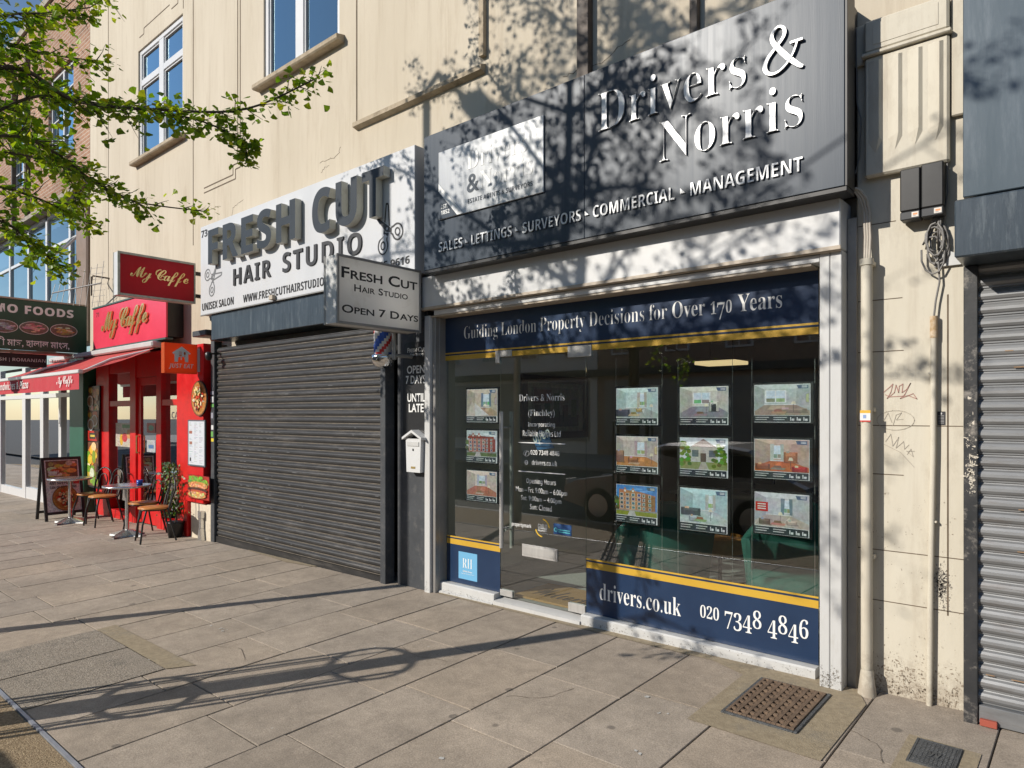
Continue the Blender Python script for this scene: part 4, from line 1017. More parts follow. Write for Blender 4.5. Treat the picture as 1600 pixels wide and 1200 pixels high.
# light blue leaflet panel on the left navy band
RY = VT - .0006
pa, pb = WX(716.5, RY), WX(745.5, RY); za, zb_ = HZ(716.5, 903, RY), HZ(716.5, 861, RY)
MB().box(pa, pb, RY, RY + .0015, za, zb_, bev=.0002).build("vinyl_panel", pm("pale_blue_vinyl", (.16, .42, .66), None, 3, .35), sf)
w_ = pb - pa; h_ = zb_ - za
letter("lettering", "RH", sf, wtext, (pa + w_ * .22, RY - .001, za + h_ * .42), FAC, w_ * .52, h_ * .36, 'serif', off=-.02)
letter("lettering", "Reliable Homes", sf, wtext, (pa + w_ * .24, RY - .001, za + h_ * .27), FAC, w_ * .5, h_ * .065, 'serif'); letter("lettering", "Lettings & Management", sf, wtext, (pa + w_ * .15, RY - .001, za + h_ * .19), FAC, w_ * .7, h_ * .04, 'plain')

# ---- interior
IX0, IX1, IYB = gx0 - .02, gx1 + .15, 5.2
IC = 2.70
mb = MB(); mb.face([(IX0, GY + .02, .03), (IX1, GY + .02, .03), (IX1, IYB, .03), (IX0, IYB, .03)]); structure(mb.build("shop_floor", intfloor))
mb = MB(); mb.face([(IX0, GY + .02, IC), (IX0, IYB, IC), (IX1, IYB, IC), (IX1, GY + .02, IC)]); structure(mb.build("shop_ceiling", ceilm))
mb = MB(); mb.face([(IX0, GY + .05, 0), (IX0, IYB, 0), (IX0, IYB, IC), (IX0, GY + .05, IC)], 1); mb.face([(IX1, GY + .05, 0), (IX1, GY + .05, IC), (IX1, IYB, IC), (IX1, IYB, 0)], 0)
mb.face([(IX0, IYB, 0), (IX1, IYB, 0), (IX1, IYB, IC), (IX0, IYB, IC)], 0); mb.face([(IX0, GY + .05, GT), (IX1, GY + .05, GT), (IX1, GY + .05, IC), (IX0, GY + .05, IC)], 0)
structure(mb.build("shop_wall", [dkwall, orange_dk]))
t = thing("framed_picture", "large framed picture on the tan wall inside behind the glass door", "picture", (IX0 + .02, 1.8, 1.4))
ya, yb_ = 1.2, 2.45; mb = MB()
for (c, d, e, g) in ((ya, ya + .09, 1.36, 2.08), (yb_ - .09, yb_, 1.36, 2.08), (ya + .09, yb_ - .09, 1.36, 1.44), (ya + .09, yb_ - .09, 2.0, 2.08)): mb.box(IX0 + .005, IX0 + .045, c, d, e, g)
mb.build("frame", pm("dark_wood_frame", (.10, .06, .025), None, 4, .4), t)
pc = Pic((IX0 + .02, ya + .09, 1.44), PRJ, yb_ - ya - .18, .56); pc.rect(0, 0, 1, 1, (.50, .45, .36)); pc.rect(.08, .1, .92, .9, (.34, .30, .25)); pc.rect(.08, .1, .92, .34, (.12, .10, .09))
for i in range(5): x = .14 + i * .16; pc.rect(x, .3, x + .1, .55 + .12 * ((i * 7) % 3), rc((.2, .16, .13), .4))
for x in (.55, .62, .3): pc.rect(x, .2, x + .02, .42, (.03, .03, .03))
pc.rect(.12, .58, .42, .86, (.26, .12, .10)); pc.done("print", t)
t = thing("doormat", "brown coir doormat with dark script inside the glass door", "doormat", (-3.4, .5, .03))
m0 = at(800, 950, .2); mb = MB(); mb.box(-3.95, -3.15, .10, .62, .032, .05, bev=.006); mb.build("mat", coir, t)
letter("lettering", "Welcome", t, btext, (-3.85, .22, .0505), GRD, .6, .26, 'script', off=.01)
t = thing("pendant_lamp", "flat wooden pendant lamp panel glowing under the shop ceiling", "lamp", (-2.55, .95, 2.0))
q = at(1127, 570, 1.1); MB().box(q.x - .18, q.x + .18, .96, 1.24, q.z, q.z + .03, bev=.004).build("shade", lampglow, t)
MB().tube([(q.x - .1, 1.1, q.z + .035), (q.x - .1, 1.1, IC)], .003, 6).tube([(q.x + .1, 1.1, q.z + .035), (q.x + .1, 1.1, IC)], .003, 6).build("cord", black, t)
def armchair(x, y, rot, label):
    t = thing("armchair", label, "armchair", (x, y, .03), "green velvet armchairs in the estate agent's window"); t.rotation_euler[2] = rot
    def bld(mb, n, m): o = mb.build(n, m); o.parent = t; return o
    mb = MB(); n = 16; vs = []; fs = []
    for i in range(n + 1):                       # wrap-round shell
        a = math.pi * (.05 + .9 * i / n) ; cx, cy = math.cos(a), math.sin(a); hh = .40 + .30 * math.sin(a) ** 1.5
        for (r, z) in ((.36, .22), (.38, .22 + hh * .5), (.41, .22 + hh), (.37, .24 + hh), (.34, .22 + hh), (.31, .22 + hh * .5), (.30, .30)): vs.append((r * cx, r * cy * .95, z))
    for i in range(n):
        for k in range(6): fs.append((i * 7 + k, i * 7 + k + 1, (i + 1) * 7 + k + 1, (i + 1) * 7 + k))
    mb.idx(vs, fs, 0, sm=True); mb.face([vs[k] for k in range(7)]); mb.face([vs[n * 7 + k] for k in range(6, -1, -1)]); bld(mb, "shell", teal)
    bld(MB().lathe([(0, .26), (.28, .26), (.33, .30), (.34, .38), (.30, .43), (0, .44)], (0, 0, 0), 24), "seat", teal)
    for sx in (-1, 1):
        for sy in (-1, 1): bld(MB().tube([(sx * .27, sy * .24, 0), (sx * .2, sy * .18, .27)], [.011, .016], 8), "leg", black)
armchair(-2.75, .62, R_(215), "green velvet armchair nearer the glass door, seen through the window")
armchair(-1.72, .72, R_(10), "green velvet armchair in the right corner of the window")
t = thing("round_table", "low round wooden drum table on a black stem inside the window", "table", (-2.2, 1.15, .03))
q = at(1125, 848, 1.05); MB().lathe([(0, q.z - .07), (.20, q.z - .07), (.21, q.z - .06), (.21, q.z + .05), (.19, q.z + .06), (.18, q.z + .03), (0, q.z + .03)], (q.x, 1.05, 0), 28).build("tray_top", wood, t)
MB().tube([(q.x, 1.05, q.z - .08), (q.x, 1.05, .06)], .018, 10).lathe([(.22, .032), (.23, .045), (.20, .055), (0, .06)], (q.x, 1.05, 0), 24).build("stem", black, t)
t = thing("bar_stool", "black wire-legged stool beside the green armchair inside the window", "stool", (-3.0, .95, .03))
MB().lathe([(0, .60), (.17, .60), (.18, .62), (.17, .65), (0, .655)], (-2.98, .85, 0), 20).build("seat", black, t)
for sx in (-1, 1):
    for sy in (-1, 1): MB().tube([(-2.98 + sx * .20, .85 + sy * .2, .03), (-2.98 + sx * .12, .85 + sy * .12, .6)], .010, 8).build("leg", black, t)
t = thing("desk", "dark office desk deep inside the estate agent's shop", "desk", (-3.0, 3.2, .03))
MB().box(-3.9, -2.3, 2.9, 3.6, .70, .74).build("desktop", pm("pale_desk", (.35, .30, .24), None, 3, .5), t)
for x in (-3.85, -2.36): MB().box(x, x + .05, 2.95, 3.55, .03, .699).build("leg", black, t)
t = thing("desk_monitor", "dark computer monitor on the desk inside the shop", "monitor", (-3.0, 3.2, .74))
MB().box(-3.25, -2.75, 3.15, 3.18, .86, 1.16).build("screen", black, t); MB().box(-3.02, -2.98, 3.16, 3.2, .76, .86).box(-3.12, -2.88, 3.08, 3.28, .742, .758).build("stand", black, t)

# ---- property displays hung in the window
SY = .13
def listing(x0, x1, yt, yb, ref, label, paint):
    X0, X1 = WX(x0, SY), WX(x1, SY); Zt, Zb = HZ(ref, yt, SY), HZ(ref, yb, SY)
    t = thing("property_display", label, "display", ((X0 + X1) / 2, SY, Zb), "backlit property displays in the estate agent's window")
    MB().box(X0, X1, SY, SY + .012, Zb, Zt, bev=.002).build("frame", black, t)
    w, h = X1 - X0, Zt - Zb
    pc = Pic((X0 + w * .03, SY - .0006, Zb + h * .03), FAC, w * .92, h * .92); pc.rect(0, 0, 1, 1, (.8, .8, .78)); 
    sub = Pic(pc.p(.008, .19), FAC, w * .92 * .984, h * .92 * .80); sub.mb = pc.mb; sub.k = 3; paint(sub)
    pc.k = sub.k + 2; pc.rect(.008, .012, .992, .18, (.035, .045, .05))
    for i, (a, b) in enumerate(((.03, .28), (.03, .24), (.36, .60), (.36, .56))): pc.rect(a, .12 - .055 * (i % 2), b, .14 - .055 * (i % 2), (.6, .6, .6))
    for i in range(3): pc.rect(.66 + i * .115, .05, .675 + i * .115, .14, (.9, .9, .9)); pc.rect(.685 + i * .115, .05, .73 + i * .115, .10, (.8, .8, .8))
    pc.poly([(.80, .88), (.97, .88), (.97, .97), (.77, .97)], (.10, .16, .25)); pc.rect(.86, .905, .955, .925, (.7, .7, .7)); pc.rect(.86, .935, .955, .952, (.7, .7, .7))
    pc.done("picture", t, screen_m)
def tilt(pc):
    room(pc, (.62, .52, .42), (.50, .34, .24), (.55, .3), [(.1, .1, .45, .3, (.32, .2, .14))]); pc.poly([(0, 0), (.5, .0), (.2, .55)], (.7, .58, .5)); pc.poly([(.28, .5), (.75, .02), (.3, .0)], (.75, .72, .7))
def redbrick(pc): housepic(pc, (.62, .66, .68), (.42, .07, .035), (.12, .16, .05)); pc.rect(.06, .7, .94, .78, (.30, .06, .04))
listing(728, 780, 606, 661, 728, "top property display left of the door, picture of a beige sitting room", tilt)
listing(728, 779.5, 669.5, 722.5, 728, "property display left of the door with a red brick mansion block", redbrick)
listing(728, 779, 731.5, 782, 728, "bottom property display left of the door with a pinkish bare room", lambda p: room(p, (.74, .60, .52), (.52, .20, .13), (.42, .22), []))
listing(961, 1032, 604, 665, 961, "top display in the window's first column, pale living room with dark sofa", lambda p: room(p, (.60, .72, .70), (.42, .45, .42), (.62, .2), [(.0, .05, .34, .26, (.06, .07, .09)), (.5, .2, .64, .3, (.45, .33, .12))]))
listing(961, 1032, 678, 738.5, 961, "middle display in the window's first column, dining room with orange wooden floor", lambda p: room(p, (.60, .52, .47), (.58, .25, .09), (.52, .3), [(.0, .12, .2, .5, (.30, .17, .11)), (.3, .12, .55, .28, (.36, .16, .07))]))
listing(961, 1031, 752.5, 815, 961, "bottom display in the window's first column, orange brick block under blue sky", lambda p: housepic(p, (.08, .27, .62), (.52, .22, .09), (.28, .32, .04), (.45, .20, .10)))
listing(1060, 1142.5, 602, 665, 1060, "top display in the window's second column, white room with grey carpet and fireplace", lambda p: room(p, (.66, .64, .56), (.28, .28, .30), (.1, .34), [(.62, .2, .82, .5, (.6, .58, .5)), (.67, .2, .77, .42, (.04, .04, .04))]))
def garden(pc):
    pc.rect(0, 0, 1, 1, (.70, .76, .80)); pc.poly([(.2, .7), (.5, .98), (.8, .7)], (.24, .16, .13)); pc.rect(.2, .25, .8, .72, (.62, .58, .52)); pc.rect(.44, .2, .56, .52, (.14, .1, .08))
    for x in (.26, .62): pc.rect(x, .4, x + .14, .62, (.15, .18, .2))
    pc.rect(0, 0, 1, .24, (.30, .33, .12)); pc.poly([(.4, 0), (.62, 0), (.55, .24), (.46, .24)], (.5, .46, .4))
    rr = random.Random(2)
    for i in range(60):
        x = rr.choice([rr.uniform(0, .22), rr.uniform(.72, 1)]); y = rr.uniform(.1, .85); pc.ell(min(.95, max(.05, x)), y, .05, .06, rc((.13, .24, .03), .5), 8)
listing(1060, 1142, 680, 744.5, 1060, "middle display in the window's second column, house front with green hedges", garden)
listing(1060.5, 1141, 757.5, 828, 1060, "bottom display in the window's second column, bluish room with dark corner sofa", lambda p: room(p, (.50, .68, .70), (.56, .62, .62), (.68, .18), [(.02, .22, .45, .42, (.09, .11, .12)), (.2, .06, .4, .2, (.4, .46, .46))]))
listing(1176, 1271.5, 598.5, 661.5, 1176, "top display in the window's third column, grey white room with strip windows", lambda p: room(p, (.54, .58, .56), (.40, .30, .22), (.06, .36), [(.4, .1, .95, .2, (.30, .22, .16))]))
listing(1176, 1270, 682, 748, 1176, "middle display in the window's third column, red brown dining room with chairs", lambda p: room(p, (.62, .44, .36), (.60, .16, .05), (.36, .14), [(.55, .3, .8, .6, (.45, .17, .08)), (.02, .06, .3, .22, (.3, .1, .06)), (.7, .02, .98, .16, (.40, .03, .03))]))
def redflag(p):
    room(p, (.60, .60, .62), (.56, .48, .42), (.56, .18), [(.08, .05, .3, .2, (.2, .14, .1)), (.6, .1, .8, .2, (.5, .4, .33))]); p.rect(.02, .44, .26, .72, (.60, .04, .03)); 
    for i in range(3): p.rect(.06, .5 + i * .07, .22, .535 + i * .07, (.85, .75, .72))
listing(1176.5, 1269.5, 764, 833, 1176, "bottom display in the window's third column with a red corner flag", redflag)
t = thing("display_cables", "thin steel display cables hanging in the shop window", "cables", (-2.3, SY + .02, GB))
for xp in (961.5, 1033.5, 1058.5, 1143.5, 1174, 1272.5): X = WX(xp, SY + .02); MB().tube([(X, SY + .03, .07), (X, SY + .03, HZ(xp, 560, SY))], .0016, 6).build("cable", silver, t)

# ---- fascia sign over the estate agent
MY = -.30
ms = thing("fascia_sign", "long blue black fascia sign with raised silver serif letters", "sign", (-2.9, MY, 2.95))
mx0, mx1 = WX(662.5, MY), WX(1319.5, MY); mz0, mz1 = 2.952, 4.166
xs_ = WX(913, MY)
mb = MB(); mb.box(mx0, xs_ - .001, MY, -.17, mz0, mz1, bev=.003); mb.box(xs_ + .001, mx1, MY, -.17, mz0, mz1, bev=.003); mb.build("panel", slate, ms)
MB().box(mx0 + .03, mx1 - .03, -.169, WY - .002, mz0 + .03, mz1 - .03).build("back_box", black, ms)
mb = MB(); mb.box(mx0 - .004, mx1 + .012, MY + .004, -.14, mz0 - .03, mz0 - .002); mb.box(mx1 + .001, mx1 + .014, MY + .004, -.14, mz0 - .001, mz1 + .01); mb.build("edge_trim", black, ms)
LT = pm("satin_steel_letter", (.52, .53, .54), (.60, .61, .62), 30, .38, metal=.3, stretch=(1, 1, .05))
LS = pm("letter_return", (.30, .31, .33), None, 3, .35, metal=.5)
def mtext(s, xl, xr, ref, d=.022, style='serif', off=-.004, m=LT, Y=MY - .003, side=LS, nm="lettering", par=ms): return ftext(nm, s, par, m, xl, xr, ref, Y, style=style, off=off, depth=d, side=side)
a, b = WX(936, MY), WX(1166, MY)
ftext("lettering", "Drivers", ms, LT, 936, 1166, (961, 139, 199.5), MY - .003, style='serif', off=-.021, depth=.013, side=LS)
AMP = [(1.0, .015, .075), (.90, .06, .12), (.62, .30, .155), (.36, .58, .145), (.255, .74, .125), (.27, .88, .095), (.40, .965, .06), (.53, .91, .085), (.565, .80, .10), (.50, .68, .085), (.33, .54, .075), (.15, .39, .105), (.075, .25, .135), (.11, .12, .12), (.25, .04, .075), (.42, .05, .055), (.60, .145, .05), (.75, .30, .05), (.83, .44, .055), (.86, .53, .06)]
def ampersand(par, x0, x1, z0, z1, y, depth, m, side):
    W_, H_ = x1 - x0, z1 - z0; C_ = bez([(p, q, r) for p, q, r in AMP], 5); mb = MB(); k = 0
    def prism2(q4, k):
        yy = y - depth - k * .00006; mb.face([(p.x, yy, p.y) for p in q4], 0)
        for i in range(4):
            A_, B_ = q4[i], q4[(i + 1) % 4]
            if i in (0, 2): mb.face([(A_.x, y, A_.y), (B_.x, y, B_.y), (B_.x, yy, B_.y), (A_.x, yy, A_.y)], 1)
    L_ = []; R2 = []
    for i, p in enumerate(C_):
        n_, q_ = C_[min(i + 1, len(C_) - 1)], C_[max(i - 1, 0)]
        d = Vector(((n_.x - q_.x) * W_, (n_.y - q_.y) * H_)); d.normalize(); nn = Vector((-d.y, d.x)); c = Vector((x0 + p.x * W_, z0 + p.y * H_)); hw = p.z * .5 * (W_ + H_) * .5 * .74
        L_.append(c + nn * hw); R2.append(c - nn * hw)
    for i in range(len(C_) - 1): prism2([R2[i], R2[i + 1], L_[i + 1], L_[i]], i)
    sx = lambda u, v: Vector((x0 + u * W_, z0 + v * H_))
    prism2([sx(.70, .525), sx(1.0, .525), sx(1.0, .57), sx(.70, .57)], 120)
    return mb.build("lettering", [m, side], par)
def bez(pts, n):
    pts = [Vector(p) for p in pts]; out = []
    m = len(pts) - 1
    for i in range(m):
        p0 = pts[max(i - 1, 0)]; p1 = pts[i]; p2 = pts[i + 1]; p3 = pts[min(i + 2, m)]
        for k in range(n):
            t = k / n; out.append(.5 * ((2 * p1) + (p2 - p0) * t + (2 * p0 - 5 * p1 + 4 * p2 - p3) * t * t + (3 * p1 - p0 - 3 * p2 + p3) * t ** 3))
    out.append(pts[-1]); return out
ampersand(ms, WX(1192, MY), WX(1256, MY), HZ(1222, 116, MY), HZ(1222, 39, MY), MY - .003, .013, LT, LS)
ftext("lettering", "Norris", ms, LT, 1031.5, 1255, (1208.8, 137.5, 208), MY - .003, style='serif', off=-.021, depth=.013, side=LS)
for s, xl, xr in (("SALES", 687, 724), ("LETTINGS", 738, 801), ("SURVEYORS", 818, 909), ("COMMERCIAL", 928, 1055), ("MANAGEMENT", 1080, 1255)):
    zt, zb_ = HZ(1250, 246, MY), HZ(1250, 268.5, MY)
    a, b = WX(xl, MY), WX(xr, MY); letter("lettering", s, ms, LT, (a, MY - .003, zb_), FAC, b - a, zt - zb_, 'sans', off=-.012, depth=.01, side=LS)
mb = MB()
for x in (728, 806, 915, 1064):
    X = WX(x, MY); zb_ = HZ(1250, 266, MY) + .02; mb.prism([(X, zb_), (X + .035, zb_), (X, zb_ + .035)], MY - .012, MY - .003)
mb.build("triangle_mark", LT, ms)
PX0, PX1 = WX(687.2, MY), WX(851, MY); PZ0, PZ1 = HZ(687.2, 344.6, MY), HZ(687.2, 239.5, MY)
plq = MB().box(PX0, PX1, MY - .016, MY - .002, PZ0, PZ1, bev=.002).build("logo_plaque", plaqm, ms)
pw, ph_ = PX1 - PX0, PZ1 - PZ0
mb = MB(); Yp = MY - .018
mb.prism([(PX0 + .003, PZ0 + .003), (PX0 + pw * .24, PZ0 + .003), (PX0 + .003, PZ0 + ph_ * .46)], Yp, Yp + .0015, 0)
mb.prism([(PX0 + pw * .20, PZ0 + .003), (PX0 + pw * .265, PZ0 + .003), (PX0 + .003, PZ0 + ph_ * .53), (PX0 + .003, PZ0 + ph_ * .42)], Yp - .001, Yp + .0003, 1)
mb.build("plaque_corner", [slate, wtext], plq)
Yt_ = Yp - .001
letter("lettering", "Drivers", plq, wtext, (PX0 + pw * .30, Yt_, PZ0 + ph_ * .60), FAC, pw * .56, ph_ * .27, 'serif', off=-.012)
letter("lettering", "&", plq, slate, (PX0 + pw * .30, Yt_, PZ0 + ph_ * .27), FAC, pw * .12, ph_ * .26, 'plain', off=.015)
letter("lettering", "Norris", plq, wtext, (PX0 + pw * .43, Yt_, PZ0 + ph_ * .28), FAC, pw * .48, ph_ * .25, 'serif', off=-.012)
letter("lettering", "ESTATE AGENTS & SURVEYORS", plq, slate, (PX0 + pw * .31, Yt_, PZ0 + ph_ * .12), FAC, pw * .60, ph_ * .065, 'sans', off=-.01)
letter("lettering", "EST.", plq, wtext, (PX0 + pw * .03, Yt_, PZ0 + ph_ * .15), FAC, pw * .07, ph_ * .06, 'sans'); letter("lettering", "1852", plq, wtext, (PX0 + pw * .03, Yt_, PZ0 + ph_ * .065), FAC, pw * .09, ph_ * .06, 'sans')

# ================================================================== HAIR STUDIO
FY = -.25
fs = thing("fascia_sign", "white hair studio fascia sign with deep block letters", "sign", (-7, FY, 2.97))
fx0, fx1 = WX(313.5, FY), WX(648, FY); fz0, fz1 = 2.975, 4.165
MB().box(fx0, fx1, FY, FY + .14, fz0, fz1, bev=.004).build("panel", signwhite, fs)
MB().box(fx0 + .02, fx1 - .02, FY + .141, WY - .002, fz0 + .02, fz1 - .02).build("back_box", white_d, fs)
MB().box(fx0 - .004, fx1 + .004, FY - .006, FY + .02, fz0 - .012, fz0 - .001).build("edge_trim", greyf, fs)
FL = FY - .092
def deep(s, xl, xr, ref):
    a, b = WX(xl, FL), WX(xr, FL); zt, zb_ = HZ(ref[0], ref[1], FL), HZ(ref[0], ref[2], FL)
    letter("lettering", s, fs, ltr_dk, (a, FY - .012, zb_), FAC, b - a, zt - zb_, 'sans', off=.012, depth=.080, space=1.12, side=ltr_side)
deep("FRESH", 325, 461, (460, 309, 373)); deep("CUT", 487.5, 599, (597, 258, 335.5))
def flat_t(s, xl, xr, ref, style='sans', off=.0, sp=1.0, m=btext, d=.012): ftext("lettering", s, fs, m, xl, xr, ref, FY - .002, style=style, off=off, depth=d, space=sp, side=m)
flat_t("HAIR", 365.5, 424, (424, 404.5, 432), sp=1.2); flat_t("STUDIO", 442.5, 566, (442.5, 396, 426.5), sp=1.2)
flat_t("WWW.FRESHCUTHAIRSTUDIO", 380, 506, (380, 461, 473), d=.002, sp=1.05); flat_t("UNISEX SALON", 316, 365, (316, 474.5, 486), d=.002); flat_t("73", 314.5, 324, (319, 359.5, 370.5), d=.002); flat_t("65 9616", 592, 640, (640, 399, 411.5), d=.002)
a = at(585, 394, FY - .003); letter("scissors_logo", "✂", fs, btext, (a.x, FY - .003, HZ(631, 391, FY)), FAC, WX(631, FY) - WX(586, FY), HZ(631, 391, FY) * 0 + .50, 'plain', rot=R_(205))
letter("scissors_logo", "✂", fs, pm("grey_print", (.16, .17, .18), None, 3, .5), (WX(320, FY), FY - .003, HZ(320, 466, FY)), FAC, WX(347, FY) - WX(320, FY), .46, 'plain', rot=R_(120))
MB().box(WX(430, FY) - .06, WX(430, FY) + .02, FY - .05, FY - .004, HZ(433, 468, FY), HZ(433, 461, FY)).build("catch", brownf, fs)

SX = -4.83
ps = thing("projecting_sign", "white box sign advertising a hair studio open 7 days", "sign", (SX - .1, -.65, 2.4))
sy0, sy1, sz0, sz1 = -1.13, -.20, 2.405, 2.99
def box_ring(mb, xa, xb, ya, yb, za, zb, t=.012):
    mb.box(xa, xb, ya, ya + t, za, zb); mb.box(xa, xb, yb - t, yb, za, zb); mb.box(xa, xb, ya + t + .0005, yb - t - .0005, za, za + t); mb.box(xa, xb, ya + t + .0005, yb - t - .0005, zb - t, zb)
def sheet_x(x, ya, yb, za, zb): return MB().face([(x, ya, za), (x, yb, za), (x, yb, zb), (x, ya, zb)])
mb = MB(); box_ring(mb, SX - .188, SX - .017, sy0 + .006, sy1, sz0 + .006, sz1 - .006); mb.build("light_box", white, ps)
sheet_x(SX - .006, sy0 + .02, sy1 - .015, sz0 + .02, sz1 - .02).build("face_panel", signgrey, ps); sheet_x(SX - .186, sy0 + .02, sy1 - .015, sz0 + .02, sz1 - .02).build("face_panel", signgrey, ps)
mb = MB()
for (c, d, e, g) in ((sy0, sy0 + .022, sz0, sz1), (sy1 - .02, sy1 + .002, sz0, sz1), (sy0 + .022, sy1 - .02, sz1 - .022, sz1), (sy0 + .022, sy1 - .02, sz0, sz0 + .022)):
    mb.box(SX - .016, SX + .003, c, d, e, g); mb.box(SX - .194, SX - .176, c, d, e, g)
mb.build("frame", greyf, ps)
MB().box(SX - .15, SX - .05, sy1 + .003, WY, 2.55, 2.62).box(SX - .15, SX - .05, sy1 + .003, WY, 2.82, 2.88).build("wall_bracket", dkgrey, ps)
sw, sh = sy1 - sy0, sz1 - sz0; SXX = SX - .003
def pt(cont, u0, u1, v0, v1, **k): letter("lettering", cont, ps, btext, (SXX - .001, sy0 + sw * u0, sz0 + sh * v0), PRJ, sw * (u1 - u0), sh * (v1 - v0), **k)
pt(smallcaps("Fresh Cut", 'plain', .022), .05, .955, .665, .83); pt(smallcaps("Hair Studio", 'plain', .018), .19, .83, .495, .60); pt(smallcaps("OPEN 7 DAYS", 'plain', .02, 1, .82), .055, .965, .165, .285)

# shutter
SHY = -.13
sx0, sx1 = WX(341, SHY), WX(601, SHY)
def shutter_curtain(mb, x0, x1, y, z0, z1, pitch, amp, edge=1):
    n = int((z1 - z0) / pitch); prof = []
    for i in range(n):
        b = z0 + i * pitch
        for (f, d, mi) in ((0, 0, 1), (.06, -.35, 1), (.16, -.35, 0), (.24, -.72, 0), (.42, -1, 0), (.62, -.95, 0), (.80, -.62, 0), (.92, -.12, 0)): prof.append((b + f * pitch, y + d * amp, mi))
    prof.append((z0 + n * pitch, y, 1))
    for (za, ya, ma), (zb, yb, _) in zip(prof[:-1], prof[1:]):
        mb.face([(x0, ya, za), (x1, ya, za), (x1, yb, zb), (x0, yb, zb)], ma)
    return z0 + n * pitch
shz0 = gz(-7.3, -.13) + .07; shz1 = 2.60
rs = thing("roller_shutter", "closed dark grey roller shutter under the white hair studio sign", "shutter", ((sx0 + sx1) / 2, SHY, 0))
mb = MB(); shutter_curtain(mb, sx0 - .01, sx1 + .01, SHY, shz0, shz1, .0762, .019)
mb.build("curtain", [shut_g, shut_e], rs)
mb = MB(); mb.prismX([(SHY - .03, gz(sx0, 0) - .03), (SHY - .03, shz0), (SHY + .01, shz0), (SHY + .01, gz(sx0, 0) - .03)], sx0, sx1); mb.build("bottom_rail", shut_g, rs)
mb = MB(); mb.box(sx1 + .002, sx1 + .085, SHY - .06, SHY + .06, -.12, 2.62, bev=.005); mb.build("guide_rail", dkgrey, rs)
mb = MB(); mb.box(sx0 - .11, sx0 - .012, SHY - .05, SHY + .06, -.14, 2.62, bev=.005); mb.build("guide_rail", dkgrey, rs)
bx0_, bx1_ = WX(330, -.22), WX(612, -.22)
mb = MB(); mb.box(bx0_, bx1_, -.22, .08, 2.625, 2.965, bev=.006); mb.build("shutter_box", dkblue, rs)
# faded graffiti scuffs on the shutter
mb = MB(); rr = random.Random(9)
for i in range(90):
    x = rr.choice([378 + rr.gauss(0, 7), 412 + rr.gauss(0, 12), rr.uniform(350, 590)]); y = rr.choice([693 + rr.gauss(0, 12), 760 + rr.gauss(0, 25), rr.uniform(560, 880)])
    p = at(x, y, SHY - .021); L = rr.uniform(.01, .05); k = round((p.z - shz0 - .04) / .0762); zz = shz0 + k * .0762 + .04
    if zz > shz0: mb.box(p.x - L, p.x + L, SHY - .0200, SHY - .0192, zz - .004 * rr.random() - .002, zz + .004, bev=.0002)
mb.build("scuff_mark", pm("pale_scuffs", (.085, .09, .095), (.15, .155, .16), 20, .7), rs)
pil = MB(); gx_a, gx_b = sx1 + .16, pL0 - .004
pil.box(gx_a, gx_b, -.10, .25, -.12, 2.9, bev=.008)
pil.box(sx1 + .09, gx_a - .002, -.04, .25, -.12, 2.7)
tag(pil.build("pilaster", dkgrey), "dark grey pilaster between the shutter and the white post", "pilaster")
MB_s = MB(); nX0, nX1 = WX(630, -.108), gx_b - .004; nz1, nz0 = HZ(632, 536, -.108), HZ(632, 690, -.108)
t = thing("wall_notice", "black notice with white words open 7 days until late", "notice", (nX0, -.105, nz0))
rcr = .06
MB().prism([(nX0, nz0), (nX1, nz0), (nX1, nz1), (nX0 + rcr, nz1), (nX0 + .015, nz1 - .02), (nX0, nz1 - rcr)], -.110, -.101).build("board", black, t)
nw = nX1 - nX0
def nt_(cont, u0, u1, y0, y1, **k):
    za, zb = HZ(640, y1, -.112), HZ(640, y0, -.112); letter("lettering", cont, t, wtext, (nX0 + nw * u0, -.1115, za), FAC, nw * (u1 - u0), zb - za, **k)
nt_(smallcaps("Fresh Cut", 'plain', .03), .20, .98, 543.5, 551); nt_(smallcaps("Hair Studio", 'plain', .02), .32, .88, 552.5, 556.5)
nt_("OPEN", .18, .94, 571.5, 584, style='plain', off=.02); nt_("7 DAYS", .13, .98, 587, 600, style='plain', off=.02); nt_("UNTIL", .20, .97, 615, 628, style='plain', off=.02); nt_("LATE", .26, .90, 631, 644, style='plain', off=.02)
t = thing("letterbox", "white gabled letterbox on the dark grey pilaster", "letterbox", at(648, 740, -.15))
lx0, lx1 = WX(634, -.18), WX(657.5, -.18); lz0, lz1 = HZ(646, 738, -.18), HZ(646, 688, -.18); lw = lx1 - lx0
MB().prism([(lx0 + .012, lz0), (lx1 - .012, lz0), (lx1, lz1 + .015), (lx0, lz1 + .015)], -.18, -.102).build("box", white, t)
MB().prism([(lx0 - .03, lz1 + .005), ((lx0 + lx1) / 2, lz1 + .075), (lx1 + .03, lz1 + .005), (lx1 + .03, lz1 + .028), ((lx0 + lx1) / 2, lz1 + .10), (lx0 - .03, lz1 + .028)], -.205, -.102).build("roof", white, t)
MB().box(lx0 + .03, lx1 - .03, -.187, -.181, lz1 - .05, lz1 - .02).lathe([(.008, 0), (.008, .006)], (0, 0, 0), 8).build("flap", white_d, t) if False else MB().box(lx0 + .025, lx1 - .025, -.187, -.181, lz1 - .055, lz1 - .015, bev=.003).build("flap", white_d, t)
MB().box((lx0 + lx1) / 2 - .008, (lx0 + lx1) / 2 + .008, -.185, -.181, lz1 - .10, lz1 - .08).build("lock", black, t)
MB().box((lx0 + lx1) / 2 - .03, (lx0 + lx1) / 2 + .03, -.184, -.181, lz0 + .035, lz0 + .055).build("name_plate", goldl, t)
